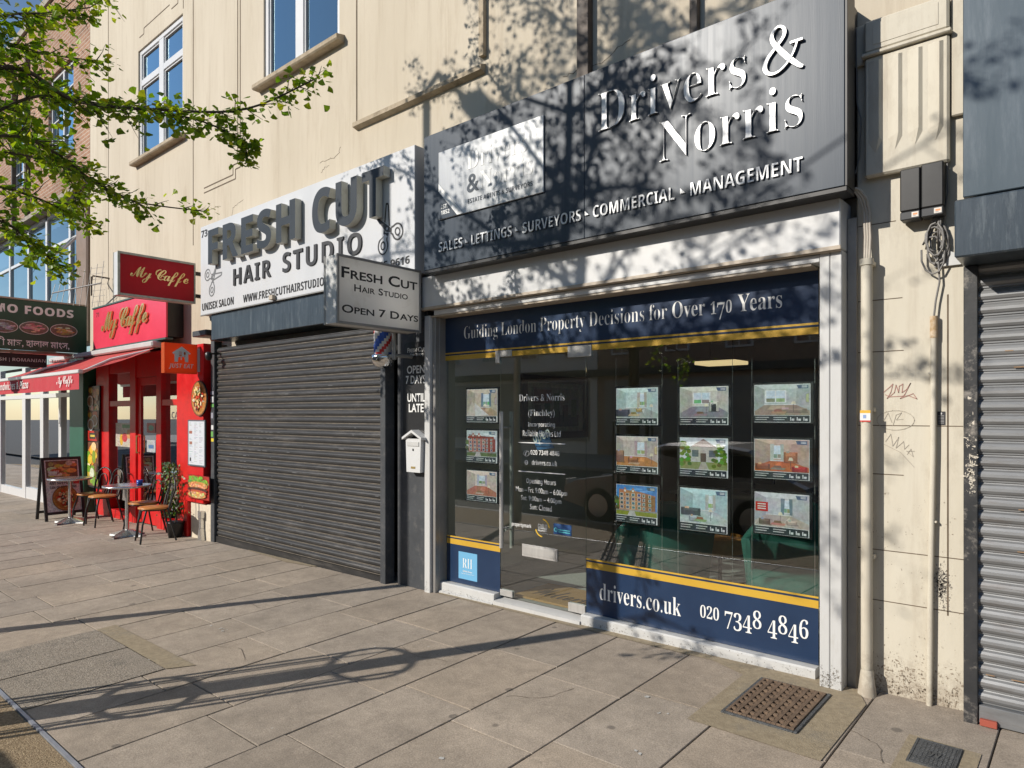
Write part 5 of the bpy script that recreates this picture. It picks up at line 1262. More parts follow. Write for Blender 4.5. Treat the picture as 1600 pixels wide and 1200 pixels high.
# barber pole
q = at(598, 560, -.33); t = thing("barber_pole", "barber pole with blue stripe and chrome dome hanging by the shutter", "barber pole", (q.x, -.33, 2.1))
pc = MB(); nseg, hseg, rad = 24, 26, .085; z0_, z1_ = q.z + .03, 2.88
for j in range(hseg):
    za, zb = z0_ + (z1_ - z0_) * j / hseg, z0_ + (z1_ - z0_) * (j + 1) / hseg
    for i in range(nseg):
        a, b = 2 * math.pi * i / nseg, 2 * math.pi * (i + 1) / nseg
        k = (i / nseg * 2 - (za - z0_) / .30) % 1.0
        cl = (.02, .08, .42) if k < .34 else ((.60, .62, .64) if k < .5 else ((.55, .03, .03) if k < .72 else (.62, .62, .62)))
        pc.face([(q.x + rad * math.cos(a), -.33 + rad * math.sin(a), za), (q.x + rad * math.cos(b), -.33 + rad * math.sin(b), za), (q.x + rad * math.cos(b), -.33 + rad * math.sin(b), zb), (q.x + rad * math.cos(a), -.33 + rad * math.sin(a), zb)], 0, cl, True)
pc.build("striped_drum", flat_m, t)
MB().lathe([(.0, -.10), (.04, -.096), (.08, -.075), (.105, -.035), (.112, .0), (.112, .03), (.09, .035)], (q.x, -.33, q.z), 28).build("dome", pm("chrome", (.7, .7, .7), None, 3, .12, metal=1.0), t)
MB().box(q.x + .04, q.x + .2, -.35, -.31, q.z + .0, q.z + .03).tube([(q.x + .17, -.33, q.z - .02), (q.x + .17, -.33, 2.6)], .022, 10).tube([(q.x + .17, -.33, q.z + .02), (q.x + .17, -.10, q.z + .02)], .018, 8).build("wall_bracket", greyf, t)
# worn threshold of the shutter
ground_sheet("shutter_threshold", [(-8.1, -.17), (-7.1, -.25), (-6.6, -.19), (-6.6, -.13), (-8.1, -.13)], concr, .006)

# ================================================================== CAFE
RYF = -.12
cf = thing("cafe_shopfront", "red painted cafe shopfront with glazed door", "shopfront", (-11, RYF, -.1))
def rx(x, Y=RYF): return WX(x, Y)
czt = 2.60; cg = gz(-11, -.1) - .05
XA, XB = rx(157), rx(330)
segX = [rx(158), rx(175), rx(208), rx(217), rx(250), rx(257), rx(287)]
trz = HZ(175, 631, RYF)
mb = MB()
mb.box(rx(155), segX[1], RYF - .05, RYF + .12, cg, czt, bev=.006)
mb.box(segX[2], segX[3], RYF - .05, RYF + .10, cg, czt, bev=.006)
mb.box(segX[4], segX[5], RYF - .05, RYF + .10, cg, czt, bev=.006)
mb.box(segX[6], rx(329), RYF - .10, RYF + .12, HZ(310, 783, RYF), czt, bev=.008)
mb.box(segX[6], rx(303), RYF - .096, RYF + .12, cg, HZ(310, 783, RYF) - .001, bev=.008)
for a, b in ((segX[1], segX[2]), (segX[5], segX[6])):
    mb.box(a + .001, b - .001, RYF - .04, RYF + .09, trz - .045, trz + .045); mb.box(a + .001, b - .001, RYF - .04, RYF + .09, czt - .28, czt); mb.box(a + .001, b - .001, RYF - .045, RYF + .1, cg, HZ(200, 800, RYF) if a < segX[3] else HZ(265, 812, RYF))
mb.box(segX[3] + .001, segX[4] - .001, RYF - .04, RYF + .09, czt - .38, czt)
mb.build("frame", red, cf)
mb = MB(); mb.box(rx(305), rx(336), RYF - .06, RYF + .12, cg, HZ(310, 784, RYF) - .002, bev=.006); mb.build("pier_base", creamlow, cf)
mb = MB(); a, b = segX[3] + .005, segX[4] - .005; dzt = czt - .385; dz0 = gz(-11, 0) + .02; fw = .13
mb.box(a, a + fw, RYF - .02, RYF + .03, dz0, dzt); mb.box(b - fw * .7, b, RYF - .02, RYF + .03, dz0, dzt); mb.box(a + fw, b - fw * .7, RYF - .02, RYF + .03, dzt - .12, dzt); mb.box(a + fw, b - fw * .7, RYF - .02, RYF + .03, dz0, dz0 + .28)
dr = mb.build("door", red, cf)
MB().box(a + fw, b - fw * .7, RYF + .0, RYF + .008, dz0 + .28, dzt - .12, bev=.001).build("pane", glass, dr)
MB().tube([(a + .06, RYF - .06, 1.02), (a + .06, RYF - .06, 1.3)], .010, 8).box(a + .05, a + .07, RYF - .06, RYF - .021, 1.02, 1.04).box(a + .05, a + .07, RYF - .06, RYF - .021, 1.28, 1.3).build("handle", goldl, dr)
for a, b in ((segX[1], segX[2]), (segX[5], segX[6])): MB().box(a + .002, b - .002, RYF + .02, RYF + .028, .2, czt - .285, bev=.001).build("window_pane", glass, cf)
# inside of cafe
mb = MB(); x0, x1 = rx(140), rx(330); mb.face([(x0, RYF + .1, -.1), (x1, RYF + .1, -.1), (x1, 3, -.1), (x0, 3, -.1)]); structure(mb.build("cafe_floor", pm("cafe_tiles", (.12, .09, .07), None, 3, .5)))
mb = MB(); mb.face([(x0, 3, -.1), (x1, 3, -.1), (x1, 3, 2.6), (x0, 3, 2.6)]); mb.face([(x0, RYF + .1, -.1), (x0, 3, -.1), (x0, 3, 2.6), (x0, RYF + .1, 2.6)]); mb.face([(x1, RYF + .1, -.1), (x1, RYF + .1, 2.6), (x1, 3, 2.6), (x1, 3, -.1)]); mb.face([(x0, RYF + .1, 2.6), (x1, RYF + .1, 2.6), (x1, 3, 2.6), (x0, 3, 2.6)])
structure(mb.build("cafe_wall", pm("cafe_inner_wall", (.16, .11, .08), (.22, .15, .11), 2, .8)))
letter("window_lettering", "CAFE", cf, wtext, (rx(266), RYF + .0185, HZ(266, 654, RYF)), FAC, rx(286) - rx(266), .10, 'sans')
def poster(name, label, cat, x0, x1, yt, yb, Y, paint, m=None, frame=None, depth=.02):
    a, b = WX(x0, Y), WX(x1, Y); zt, zb = HZ(x0, yt, Y), HZ(x0, yb, Y)
    t = thing(name, label, cat, ((a + b) / 2, Y, zb))
    MB().box(a, b, Y + .0005, Y + depth, zb, zt, bev=.002).build("board", frame or black, t)
    pc = Pic((a, Y - .0006, zb), FAC, b - a, zt - zb); paint(pc); pc.done("print", t, m or print_m); return t
def p_red(pc): pc.rect(.03, .02, .97, .98, (.45, .02, .03))
PYY = RYF - .125
t = thing("pizza_poster", "oval pizza cut-out sign on the red pier", "poster", at(310, 623, PYY))
pz = at(310.5, 622.5, PYY); rxx = (WX(322, PYY) - WX(298.5, PYY)) / 2; rzz = (HZ(310, 596, PYY) - HZ(310, 650, PYY)) / 2
mb = MB(); mb.prism([(pz.x + rxx * 1.04 * math.cos(i * .2618), pz.z + rzz * 1.03 * math.sin(i * .2618)) for i in range(24)], PYY + .001, PYY + .02); mb.build("board", black, t)
pc = Pic((pz.x - rxx, PYY, pz.z - rzz), FAC, rxx * 2, rzz * 2); pizza(pc, .5, .5, .5, .5); pc.done("print", t)
def menu(pc):
    pc.rect(0, 0, 1, 1, (.10, .12, .14)); pc.rect(.05, .03, .95, .97, (.62, .65, .70)); rr = random.Random(4)
    for c in range(3):
        for i in range(34):
            if rr.random() < .75: x = .09 + c * .29; pc.rect(x, .93 - i * .026, x + rr.uniform(.08, .22), .938 - i * .026, rc((.32, .34, .38), .3)); pc.k -= 1
    pc.k += 1; pc.rect(.08, .70, .26, .76, (.35, .12, .08)); pc.rect(.10, .47, .26, .53, (.35, .15, .1)); pc.rect(.12, .1, .2, .18, (.05, .05, .05))
poster("menu_board", "framed white menu board on the red pier below the oval pizza", "menu", 293.5, 320.5, 656, 727, PYY, menu, flat_m)
def burger(pc):
    pc.rect(0, 0, 1, 1, (.40, .03, .02)); rr = random.Random(8)
    for i in range(40): pc.ell(rr.uniform(.1, .9), rr.uniform(.62, .92), .08, .07, rc((.22, .42, .05), .4), 8)
    pc.ell(.5, .58, .46, .17, (.62, .26, .08)); 
    for i in range(26): pc.ell(rr.uniform(.15, .85), rr.uniform(.5, .68), .05, .03, rc((.80, .42, .22), .3), 8)
    pc.ell(.5, .4, .46, .10, (.10, .04, .03)); pc.ell(.5, .3, .44, .1, (.55, .10, .05)); pc.ell(.48, .18, .42, .14, (.66, .34, .12))
    for i in range(20): pc.ell(rr.uniform(.15, .85), rr.uniform(.08, .28), .05, .03, rc((.75, .55, .25), .4), 8)
poster("burger_poster", "burger photo poster at the foot of the red pier", "poster", 293.5, 327, 741, 777, PYY, burger)
def foods(pc):
    pal = [(.72, .40, .06), (.62, .12, .04), (.80, .66, .42), (.16, .07, .03), (.5, .25, .1), (.85, .8, .7), (.22, .30, .05)]
    pc.rect(0, 0, 1, 1, (.03, .03, .03)); foodmix(pc, .12, .72, .98, .99, 26, pal); foodmix(pc, .02, .58, .98, .76, 18, pal); 
    for (u, v) in ((.3, .85), (.65, .66), (.35, .62)): pc.ell(u, v, .26, .06, (.7, .7, .68)); pc.ell(u, v, .2, .045, (.30, .14, .06))
    pc.rect(.02, .46, .98, .56, (.55, .03, .02)); pc.rect(.25, .48, .75, .54, (.04, .04, .03)); pc.rect(.32, .5, .68, .52, (.8, .6, .1)); foodmix(pc, .02, .02, .98, .45, 30, [(.85, .5, .05), (.8, .35, .03), (.7, .15, .03), (.25, .35, .04), (.85, .75, .45)])
poster("food_poster", "tall poster of breakfasts and juices left of the cafe window", "poster", 136.5, 155.5, 604, 760, RYF - .08, foods)
poster("sandwich_poster", "dark poster of sandwiches inside the cafe's right window, beside the plant", "poster", 277, 286.5, 664, 704, RYF + .005, lambda p: (p.rect(0, 0, 1, 1, (.30, .24, .19)), foodmix(p, .05, .05, .95, .6, 22, [(.6, .4, .2), (.7, .6, .4), (.3, .12, .05), (.55, .2, .1)]), p.rect(.1, .7, .9, .9, (.55, .5, .45))), depth=.004)
poster("drinks_poster", "small drinks poster inside the cafe's left window", "poster", 181, 207, 661, 697, RYF + .005, lambda p: (p.rect(0, 0, 1, 1, (.55, .5, .42)), p.ell(.35, .3, .1, .25, (.7, .4, .03)), p.ell(.55, .4, .16, .2, (.55, .04, .05)), p.ell(.8, .55, .14, .2, (.6, .3, .1)), p.rect(.4, .8, .9, .95, (.1, .3, .1))), depth=.004)
poster("red_leaflet", "small red leaflet inside the cafe door glass", "poster", 229.5, 243, 661, 676, RYF - .006, lambda p: (p.rect(0, 0, 1, 1, (.45, .05, .05)), p.ell(.5, .5, .3, .3, (.1, .35, .25))), depth=.004)
poster("white_leaflet", "small white notice inside the cafe door glass", "poster", 229.5, 243, 687, 706, RYF - .006, lambda p: (p.rect(0, 0, 1, 1, (.45, .47, .5)), p.rect(.2, .3, .8, .6, (.1, .2, .4))), depth=.004)
# ivy in the window
t = thing("window_plant", "bushy variegated plant in the cafe's right window", "plant", (rx(270), RYF - .25, 0))
mb = MB(); rr = random.Random(21)
for i in range(520):
    zf = rr.random(); p = at(272 + rr.gauss(0, 6.5) + 4 * (1 - zf), 806 - zf * 84, RYF - .10); p.y = RYF - .11 - abs(rr.gauss(0, .06)); s = rr.uniform(.018, .036); a = rr.uniform(0, 6.28); n = Vector((rr.uniform(-1, 1), -1, rr.uniform(-.6, .8))).normalized(); u = n.cross(EZ).normalized(); v = u.cross(n)
    u, v = u * math.cos(a) + v * math.sin(a), v * math.cos(a) - u * math.sin(a)
    mb.face([p - u * s, p - v * s * .6, p + u * s, p + v * s * .6], 0, rc(rr.choice([(.03, .09, .02), (.05, .13, .03), (.30, .34, .16), (.08, .16, .04)]), .25))
mb.build("foliage", leafm, t)
pp = at(274, 815, RYF - .2); MB().lathe([(.0, 0), (.09, 0), (.12, .2), (.125, .22), (.10, .22), (0, .2)], (pp.x, RYF - .2, gz(pp.x, -.3)), 18).build("pot", black, t)
mb = MB(); mb.tube([(pp.x, RYF - .2, gz(pp.x, -.3) + .2), (pp.x - .03, RYF - .14, .5), (pp.x - .1, RYF - .14, .9)], [.012, .008, .005], 6); mb.build("stem", bark, t)

# cafe fascia
cs = thing("fascia_sign", "bright pink red cafe fascia sign with gold script", "sign", (-11.8, -.2, 2.77))
CX0, CX1 = WX(145.5, -.2), WX(259.5, -.2)
MB().box(CX0, CX1, -.2, -.175, 2.775, 3.475, bev=.003).build("panel", pinksign, cs); MB().box(CX0 + .02, CX1 - .10, -.174, WY - .002, 2.80, 3.45).build("back_box", black, cs)
MB().box(CX0 - .01, CX1 + .01, -.215, -.10, 3.478, 3.505).box(CX0 - .01, CX1 + .01, -.215, -.10, 2.745, 2.772).build("edge_trim", pm("green_trim", (.05, .10, .09), None, 4, .5), cs)
ftext("lettering", "My Caffe", cs, goldl, 161, 232.5, (165, 489, 531), -.203, style='script', off=.004, depth=.03, space=.80)
ftext("lettering", "71", cs, pm("dark_red_print", (.25, .02, .03), None, 3, .5), 150, 154.5, (150, 489, 496), -.2025, style='sans')
# projecting cafe sign
QX = -9.71
t = thing("projecting_sign", "dark red box sign with gold cafe script, higher of the red signs", "sign", (QX, -.6, 3.2))
qy0, qy1, qz0, qz1 = -1.11, -.10, 3.20, 3.775
mb = MB(); box_ring(mb, QX - .144, QX - .017, qy0 + .005, qy1, qz0 + .005, qz1 - .005); mb.build("light_box", white, t)
sheet_x(QX - .004, qy0 + .028, qy1 - .018, qz0 + .028, qz1 - .028).build("face_panel", redsign, t); sheet_x(QX - .150, qy0 + .028, qy1 - .018, qz0 + .028, qz1 - .028).build("face_panel", redsign, t)
mb = MB()
for (c, d, e, g) in ((qy0, qy0 + .03, qz0, qz1), (qy1 - .02, qy1 + .002, qz0, qz1), (qy0 + .03, qy1 - .02, qz1 - .03, qz1), (qy0 + .03, qy1 - .02, qz0, qz0 + .03)): mb.box(QX - .016, QX + .004, c, d, e, g); mb.box(QX - .16, QX - .145, c, d, e, g)
mb.build("frame", pm("weathered_frame", (.30, .33, .28), (.5, .5, .45), 12, .5), t)
MB().box(QX - .1, QX - .05, qy1 + .003, WY, 3.3, 3.35).box(QX - .1, QX - .05, qy1 + .003, WY, 3.62, 3.67).build("wall_bracket", black, t)
letter("lettering", "My Caffe", t, goldl, (QX - .001, qy0 + .15, qz0 + .20), PRJ, .76, .21, 'script', off=.004, depth=.006, space=.8)
# delivery sign
JX = -9.30
t = thing("projecting_sign", "square orange takeaway delivery sign beside the black camera", "sign", (JX, -.45, 2.18))
jy0, jy1, jz0, jz1 = -.69, -.26, 2.185, 2.585
mb = MB(); box_ring(mb, JX - .10, JX - .001, jy0, jy1, jz0, jz1, .006); mb.build("rim", orange, t)
sheet_x(JX - .002, jy0 + .004, jy1 - .004, jz0 + .004, jz1 - .004).build("face_panel", orange, t); sheet_x(JX - .098, jy0 + .004, jy1 - .004, jz0 + .004, jz1 - .004).build("face_panel", orange, t)
pc = Pic((JX - .0012, jy0, jz0), PRJ, jy1 - jy0, jz1 - jz0); wt = (.85, .82, .8)
pc.poly([(.30, .38), (.40, .38), (.42, .54), (.485, .56), (.485, .45), (.525, .45), (.525, .56), (.60, .54), (.62, .38), (.72, .38), (.72, .66), (.76, .64), (.80, .68), (.52, .90), (.23, .68), (.27, .62), (.30, .66)], wt)
pc.done("house_logo", t, wtext)
pc = Pic((JX - .0008, jy0, jz0), PRJ, jy1 - jy0, jz1 - jz0); og = (.8, .12, .016)
for x in (.435, .47, .505): pc.rect(x, .60, x + .013, .73, og)
pc.rect(.435, .575, .518, .61, og); pc.ell(.61, .67, .03, .055, og); pc.rect(.603, .54, .617, .64, og)
pc.done("cutlery_mark", t, orange)
letter("lettering", "JUST EAT", t, wtext, (JX - .001, jy0 + .055, jz0 + .055), PRJ, .325, .075, 'bital')
MB().box(JX - .09, JX - .01, jy1 + .002, WY, jz0 + .03, jz1 - .05).build("wall_box", white, t)
t = thing("security_camera", "small black security camera on the wall beside the shutter", "camera", at(326, 560, -.3))
q = at(326, 556, -.3); MB().lathe([(0, -.06), (.03, -.055), (.045, -.02), (.045, .03), (.03, .05), (0, .055)], q, 14).build("body", black, t)
MB().tube([q + Vector((0, .02, .03)), (q.x, WY, q.z + .05)], .012, 8).build("bracket", black, t)
t = thing("alarm_box", "dark square alarm box above the orange sign", "alarm box", at(313, 520, -.15))
a = at(300, 538, -.15); b = at(321, 503, -.15); MB().box(a.x, b.x, -.15, WY, a.z + .1, b.z - .1, bev=.01).build("case", dkgrey, t)
MB().box(b.x + .02, b.x + .14, -.1, WY, a.z + .3, a.z + .4).build("wall_bracket", black, t)
# stickers on the jamb
pc = Pic((sx0 - .108, SHY - .0512, HZ(333, 690, -.18)), FAC, .09, HZ(333, 592, -.18) - HZ(333, 690, -.18)); rr = random.Random(14); y = 0
while y < .95:
    h = rr.uniform(.05, .11); pc.rect(rr.uniform(0, .2), y, rr.uniform(.75, 1), min(1, y + h * .9), rr.choice([(.7, .7, .7), (.75, .6, .05), (.05, .05, .06), (.15, .4, .1), (.3, .3, .35), (.55, .4, .3), (.45, .5, .6)])); y += h + rr.choice([0, .02])
tag(pc.done("sticker_strip", None, flat_m), "column of small torn stickers on the left shutter jamb", "stickers")
t = thing("conduit_stub", "grey metal conduit stub at the foot of the cream pier by the red cafe", "conduit", at(316, 845, -.2))
q = at(316, 830, -.2); g_ = gz(q.x, -.2)
MB().prism([(q.x - .055, g_), (q.x + .055, g_), (q.x + .03, g_ + .16), (q.x - .03, g_ + .16)], -.24, -.182).box(q.x - .028, q.x + .028, -.235, -.182, g_ + .161, g_ + .30).box(q.x - .045, q.x + .045, -.245, -.182, g_ + .301, g_ + .40).build("cover", alu, t)

# awning
aw = thing("awning", "faded red fold-out awning over the cafe tables", "awning", (-12.5, -.2, 2.6))
AX0, AX1 = -15.6, -10.75; AYw, AYf, AZw, AZf = -.22, -1.21, 2.64, 2.245
mb = MB(); n = 14
for i in range(n):
    for j in range(6):
        def P(u, v):
            return (AX0 + (AX1 - AX0) * u, AYw + (AYf - AYw) * v, AZw + (AZf - AZw) * v - .03 * math.sin(math.pi * v) * (1 + .2 * math.sin(u * 21)))
        mb.face([P(i / n, (j + 1) / 6), P((i + 1) / n, (j + 1) / 6), P((i + 1) / n, j / 6), P(i / n, j / 6)], 0, sm=True)
mb.build("canvas", awnm, aw)
mb = MB(); mb.box(AX0, AX1 + .01, AYf - .045, AYf + .02, AZf - .035, AZf + .02, bev=.01); mb.build("front_bar", upvc, aw)
mb = MB(); n = 30
for i in range(n):
    f = lambda k: AYf - .03 + .008 * math.sin(k * 1.9)
    a, b = AX0 + (AX1 - AX0) * i / n, AX0 + (AX1 - AX0) * (i + 1) / n
    mb.face([(a, f(i) - .004, AZf - .26), (b, f(i + 1) - .004, AZf - .26), (b, AYf - .03, AZf - .035), (a, AYf - .03, AZf - .035)], 0, sm=True)
mb.build("valance", valm, aw)
mb = MB(); mb.box(AX0, AX1 + .05, -.30, -.13, 2.645, 2.735, bev=.02); mb.build("cassette", white_d, aw)
for x in (AX1 - .12, -14.0):
    MB().tube([(x, -.26, 2.60), (x - .15, -.75, 2.44), (x, AYf + .03, AZf - .02)], .024, 8).build("arm", upvc, aw)
VYt = AYf - .050
letter("lettering", "Italian Sandwiches & Pizza", aw, wtext, (WX(44, VYt) - 2.6, VYt, HZ(40, 606, VYt) - .01), FAC, 2.6, .13, 'bital', off=-.01)
letter("lettering", "My Caffe", aw, wtext, (WX(88, VYt), VYt, HZ(88, 604, VYt) - .02), FAC, WX(113, VYt) - WX(88, VYt), .16, 'script', off=.003, space=.8)

# tables, chairs
def bistro_table(x, y, label):
    z = gz(x, y); t = thing("bistro_table", label, "table", (x, y, z), "round aluminium tables outside the cafe")
    MB().lathe([(0, .70), (.30, .70), (.31, .705), (.315, .715), (.31, .728), (.30, .73), (0, .73)], (x, y, z), 36).build("top", alu, t)
    MB().lathe([(.026, .07), (.026, .70)], (x, y, z), 16).lathe([(.10, .68), (.10, .699)], (x, y, z), 16).build("stem", alu, t)
    mb = MB()
    for k in range(4):
        a = .5 + k * math.pi / 2; d = Vector((math.cos(a), math.sin(a), 0)); n = Vector((-d.y, d.x, 0)); o = Vector((x, y, z))
        vs = [o + d * .02 + n * .035 + EZ * .0, o + d * .02 - n * .035, o + d * .27 - n * .03, o + d * .27 + n * .03]
        up = [o + d * .02 + n * .03 + EZ * .10, o + d * .02 - n * .03 + EZ * .10, o + d * .27 - n * .022 + EZ * .025, o + d * .27 + n * .022 + EZ * .025]
        mb.idx(vs + up, [(4, 5, 6, 7), (0, 3, 7, 4), (1, 5, 6, 2), (2, 6, 7, 3), (0, 4, 5, 1)])
    mb.build("foot", alu, t); return t
bistro_table(-12.63, -.80, "round aluminium cafe table beside the pizza board")
tb2 = bistro_table(-10.53, -.70, "round aluminium cafe table nearer the hair studio, with a blue pot")
t = thing("ashtray", "small blue pot on the cafe table", "pot", (-10.40, -.60, gz(-10.4, -.6) + .731))
MB().lathe([(0, .731), (.038, .731), (.042, .80), (.036, .80), (.032, .745), (0, .742)], (-10.40, -.58, gz(-10.53, -.70)), 16).build("pot", pm("blue_ceramic", (.02, .09, .45), None, 3, .3), t)
def make_chair():
    t = thing("cafe_chair", "", "chair")
    def p(mb, n, m): o = mb.build(n, m); o.parent = t; return o
    p(MB().lathe([(0, .445), (.19, .445), (.20, .452), (.20, .462), (.19, .47), (0, .466)], (0, 0, 0), 24), "seat", wood)
    p(MB().lathe([(.165, .425), (.185, .43), (.185, .444), (.165, .444)], (0, 0, 0), 24), "seat_ring", black)
    for sx in (-1, 1):
        p(MB().tube([(sx * .14, -.12, .43), (sx * .17, -.17, .25), (sx * .19, -.20, 0)], .0125, 8), "leg", black)
        p(MB().tube([(sx * .15, .14, .46), (sx * .165, .18, .25), (sx * .185, .24, 0)], .0125, 8), "leg", black)
    hoop = [(-.16, .15, .44), (-.185, .19, .60)] + [(.19 * math.cos(a), .225 + .012 * math.sin(a), .70 + .17 * math.sin(a)) for a in [math.pi - i * math.pi / 10 for i in range(11)]] + [(.185, .19, .60), (.16, .15, .44)]
    inner = [(-.09, .16, .44), (-.10, .19, .58)] + [(.10 * math.cos(a), .21 + .01 * math.sin(a), .66 + .11 * math.sin(a)) for a in [math.pi - i * math.pi / 8 for i in range(9)]] + [(.10, .19, .58), (.09, .16, .44)]
    p(MB().tube(hoop, .0125, 8), "backrest", black); p(MB().tube(inner, .009, 8), "back_loop", black)
    return t
ch0 = make_chair(); used = False
for x, y, rz, lb in ((-12.46, -.55, .25, "black framed chair with wooden seat, leftmost, at the table by the pizza board"), (-11.93, -.55, .1, "black framed chair with wooden seat between the two cafe tables"),
                     (-10.47, -.50, .15, "black framed chair with wooden seat tucked in at the table with the blue pot"), (-9.80, -.62, -.2, "black framed chair with wooden seat nearest the cream pier and shutter")):
    if not used: c = ch0; used = True
    else:
        c = ch0.copy(); col.objects.link(c)
        for k in list(ch0.children): d = k.copy(); col.objects.link(d); d.parent = c
    c.location = (x, y, gz(x, y)); c.rotation_euler = (0, 0, rz); c["label"] = lb; c["group"] = "black metal cafe chairs with wooden seats"
# pavement board
t = thing("pavement_board", "black A-frame board with pizza and breakfast pictures", "a-board", (-13.3, -.8, gz(-13.3, -.8)))
bo = Vector((-13.10, -1.02, gz(-13.3, -.8))); br = Vector((-.06, 1, 0)).normalized(); bn = Vector((br.y, -br.x, 0)); bu = (EZ * 1.0 - bn * .20).normalized()
BW, BH = .60, 1.06
def bp(u, v, d=0): return bo + br * u + bu * v + bn * d
def bframe(o2, nn, uu, nm):
    mb = MB()
    def bx(u0, u1, v0, v1): mb.obox(o2 + br * ((u0 + u1) / 2) + uu * ((v0 + v1) / 2), br, nn, uu, (u1 - u0) / 2, .014, (v1 - v0) / 2)
    bx(0, .045, 0, BH); bx(BW - .045, BW, 0, BH); bx(.045, BW - .045, BH - .045, BH); bx(.045, BW - .045, .10, .145)
    return mb.build(nm, black, t)
bframe(bo, bn, bu, "front_frame"); o2 = bo - bn * .42; bframe(o2, bn, (EZ + bn * .20).normalized(), "rear_frame")
pc = Pic(bp(.045, .145, .003), (br, bu, bn), BW - .09, BH - .19); pc.rect(0, 0, 1, 1, (.82, .80, .78))
foodmix(pc, .04, .66, .96, .98, 40, [(.5, .1, .03), (.62, .3, .1), (.75, .5, .1), (.3, .1, .04), (.6, .2, .1), (.8, .7, .5)]); pizza(pc, .53, .25, .38, .24); pc.rect(.78, .52, .96, .64, (.6, .05, .04)); pc.done("print", t)
letter("lettering", "ANY SIZE PIZZA +", t, btext, bp(.10, .60, .016), (br, bu, bn), .38, .05, 'sans'); letter("lettering", "CAN OF SOFT DRINK", t, btext, bp(.10, .53, .016), (br, bu, bn), .40, .045, 'sans')
letter("lettering", "ALL DAY", t, wtext, bp(.09, .80, .020), (br, bu, bn), .16, .035, 'sans'); letter("lettering", "BREAKFAST", t, wtext, bp(.09, .75, .020), (br, bu, bn), .20, .035, 'sans')

# ================================================================== GROCERY + BRICK BUILDING
bb = thing("brick_building", "brown brick building with metal windows beyond the cream one", "building", (-20, 0, 0))
BX1 = XL - .01; BX0 = -42
wins = [(-17.1, -15.5, 6.9, 8.8), (-19.9, -18.5, 6.9, 8.8), (-22.8, -21.2, 6.9, 8.8)]
mb = MB(); wallgrid(mb, BX0, BX1, 6.08, 10.38, wins, WY, WY + .35); mb.build("wall", brick, bb)
MB().box(BX0, BX1, WY - .06, WY + .4, 10.39, 10.55).build("parapet", lead, bb)
MB().box(BX0, BX1, WY - .12, WY + .3, 5.98, 6.075).build("concrete_lip", lead, bb)
for (a, b, c, d) in wins:
    mb = MB(); y0, y1 = WY + .06, WY + .12
    for (p, q, r, s) in ((a, a + .07, c, d), (b - .07, b, c, d), (a + .07, b - .07, c, c + .07), (a + .07, b - .07, d - .07, d), ((a + b) / 2 - .04, (a + b) / 2 + .04, c + .07, d - .07)): mb.box(p, q, y0, y1, r, s)
    for k in range(1, 4): z = c + (d - c) * k / 4; mb.box(a + .07, (a + b) / 2 - .04, y0 + .01, y1 - .01, z - .015, z + .015); mb.box((a + b) / 2 + .04, b - .07, y0 + .01, y1 - .01, z - .015, z + .015)
    w = mb.build("window", upvc, bb); MB().face([(a + .03, y0 + .04, c + .03), (b - .03, y0 + .04, c + .03), (b - .03, y0 + .04, d - .03), (a + .03, y0 + .04, d - .03)]).build("pane", glass_b, w)
    MB().box(a - .08, b + .08, WY - .06, WY + .05, c - .07, c - .003).build("sill", lead, w); MB().box(a - .2, b + .2, WY + 1, WY + 1.04, c - .2, d + .2).build("room_back", dkwall, w)
# first-floor glazing band
GYB = WY + .12; gz0, gz1 = 3.2, 5.97
mb = MB(); mxs = [WX(x, GYB) for x in (18, 47, 75.5, 112)]
for x in mxs + [mxs[0] - 1.5 * k for k in range(1, 7)]: mb.box(x - .06, x + .06, GYB - .04, GYB + .05, gz0, gz1)
mb.box(BX0, mxs[-1], GYB - .03, GYB + .04, 5.2, 5.27); mb.box(BX0, mxs[-1], GYB - .04, GYB + .05, gz1 - .08, gz1)
wb = mb.build("window", upvc, bb)
MB().face([(BX0, GYB, gz0), (WX(120, GYB), GYB, gz0), (WX(120, GYB), GYB, gz1), (BX0, GYB, gz1)]).build("pane", glass_mat("pale_blue_glass", (.3, .34, .36), (.8, .95, 1.0), 2.2), wb)
mb = MB()
for i in range(60):
    x = -22 + i * .13
    mb.face([(x, WY + .5 + .04 * (i % 2), gz0), (x + .13, WY + .5 + .04 * ((i + 1) % 2), gz0), (x + .13, WY + .5 + .04 * ((i + 1) % 2), gz1), (x, WY + .5 + .04 * (i % 2), gz1)])
mb.build("curtain", pm("pale_blue_curtain", (.30, .50, .58), (.40, .6, .66), 2, .9), wb)
MB().box(BX0, BX1, WY + .9, WY + .95, gz0, gz1).build("room_back", dkwall, wb)
mb = MB(); a, b = WX(120, WY - .02), WX(137, WY - .02); mb.box(a, b, WY - .04, WY + .3, 3.0, gz1 - .002, bev=.03); mb.build("end_panel", brown_p, bb)
a, b = WX(111, GYB - .1), WX(122, GYB - .1); zt = HZ(118, 366, GYB - .1)
mb = MB(); hin = Vector((0, GYB - .05, zt)); dn = Vector((0, -.34, -.42)); L = dn.length; dnn = dn.normalized(); nrm = dnn.cross(EX)
for (u0, u1, v0, v1) in ((0, .06, 0, 1), (.94, 1, 0, 1), (.06, .94, 0, .12), (.06, .94, .88, 1)):
    mb.obox(Vector((a + (b - a) * (u0 + u1) / 2, hin.y, hin.z)) + dn * ((v0 + v1) / 2), EX, nrm, dnn, (b - a) * (u1 - u0) / 2, .02, L * (v1 - v0) / 2)
ow = mb.build("open_casement", upvc, bb)
P = [Vector((a + .05, hin.y, hin.z)), Vector((b - .05, hin.y, hin.z))]; MB().face([P[0] + dn * .95, P[1] + dn * .95, P[1] + dn * .05, P[0] + dn * .05]).build("pane", glass, ow)
mb = MB()
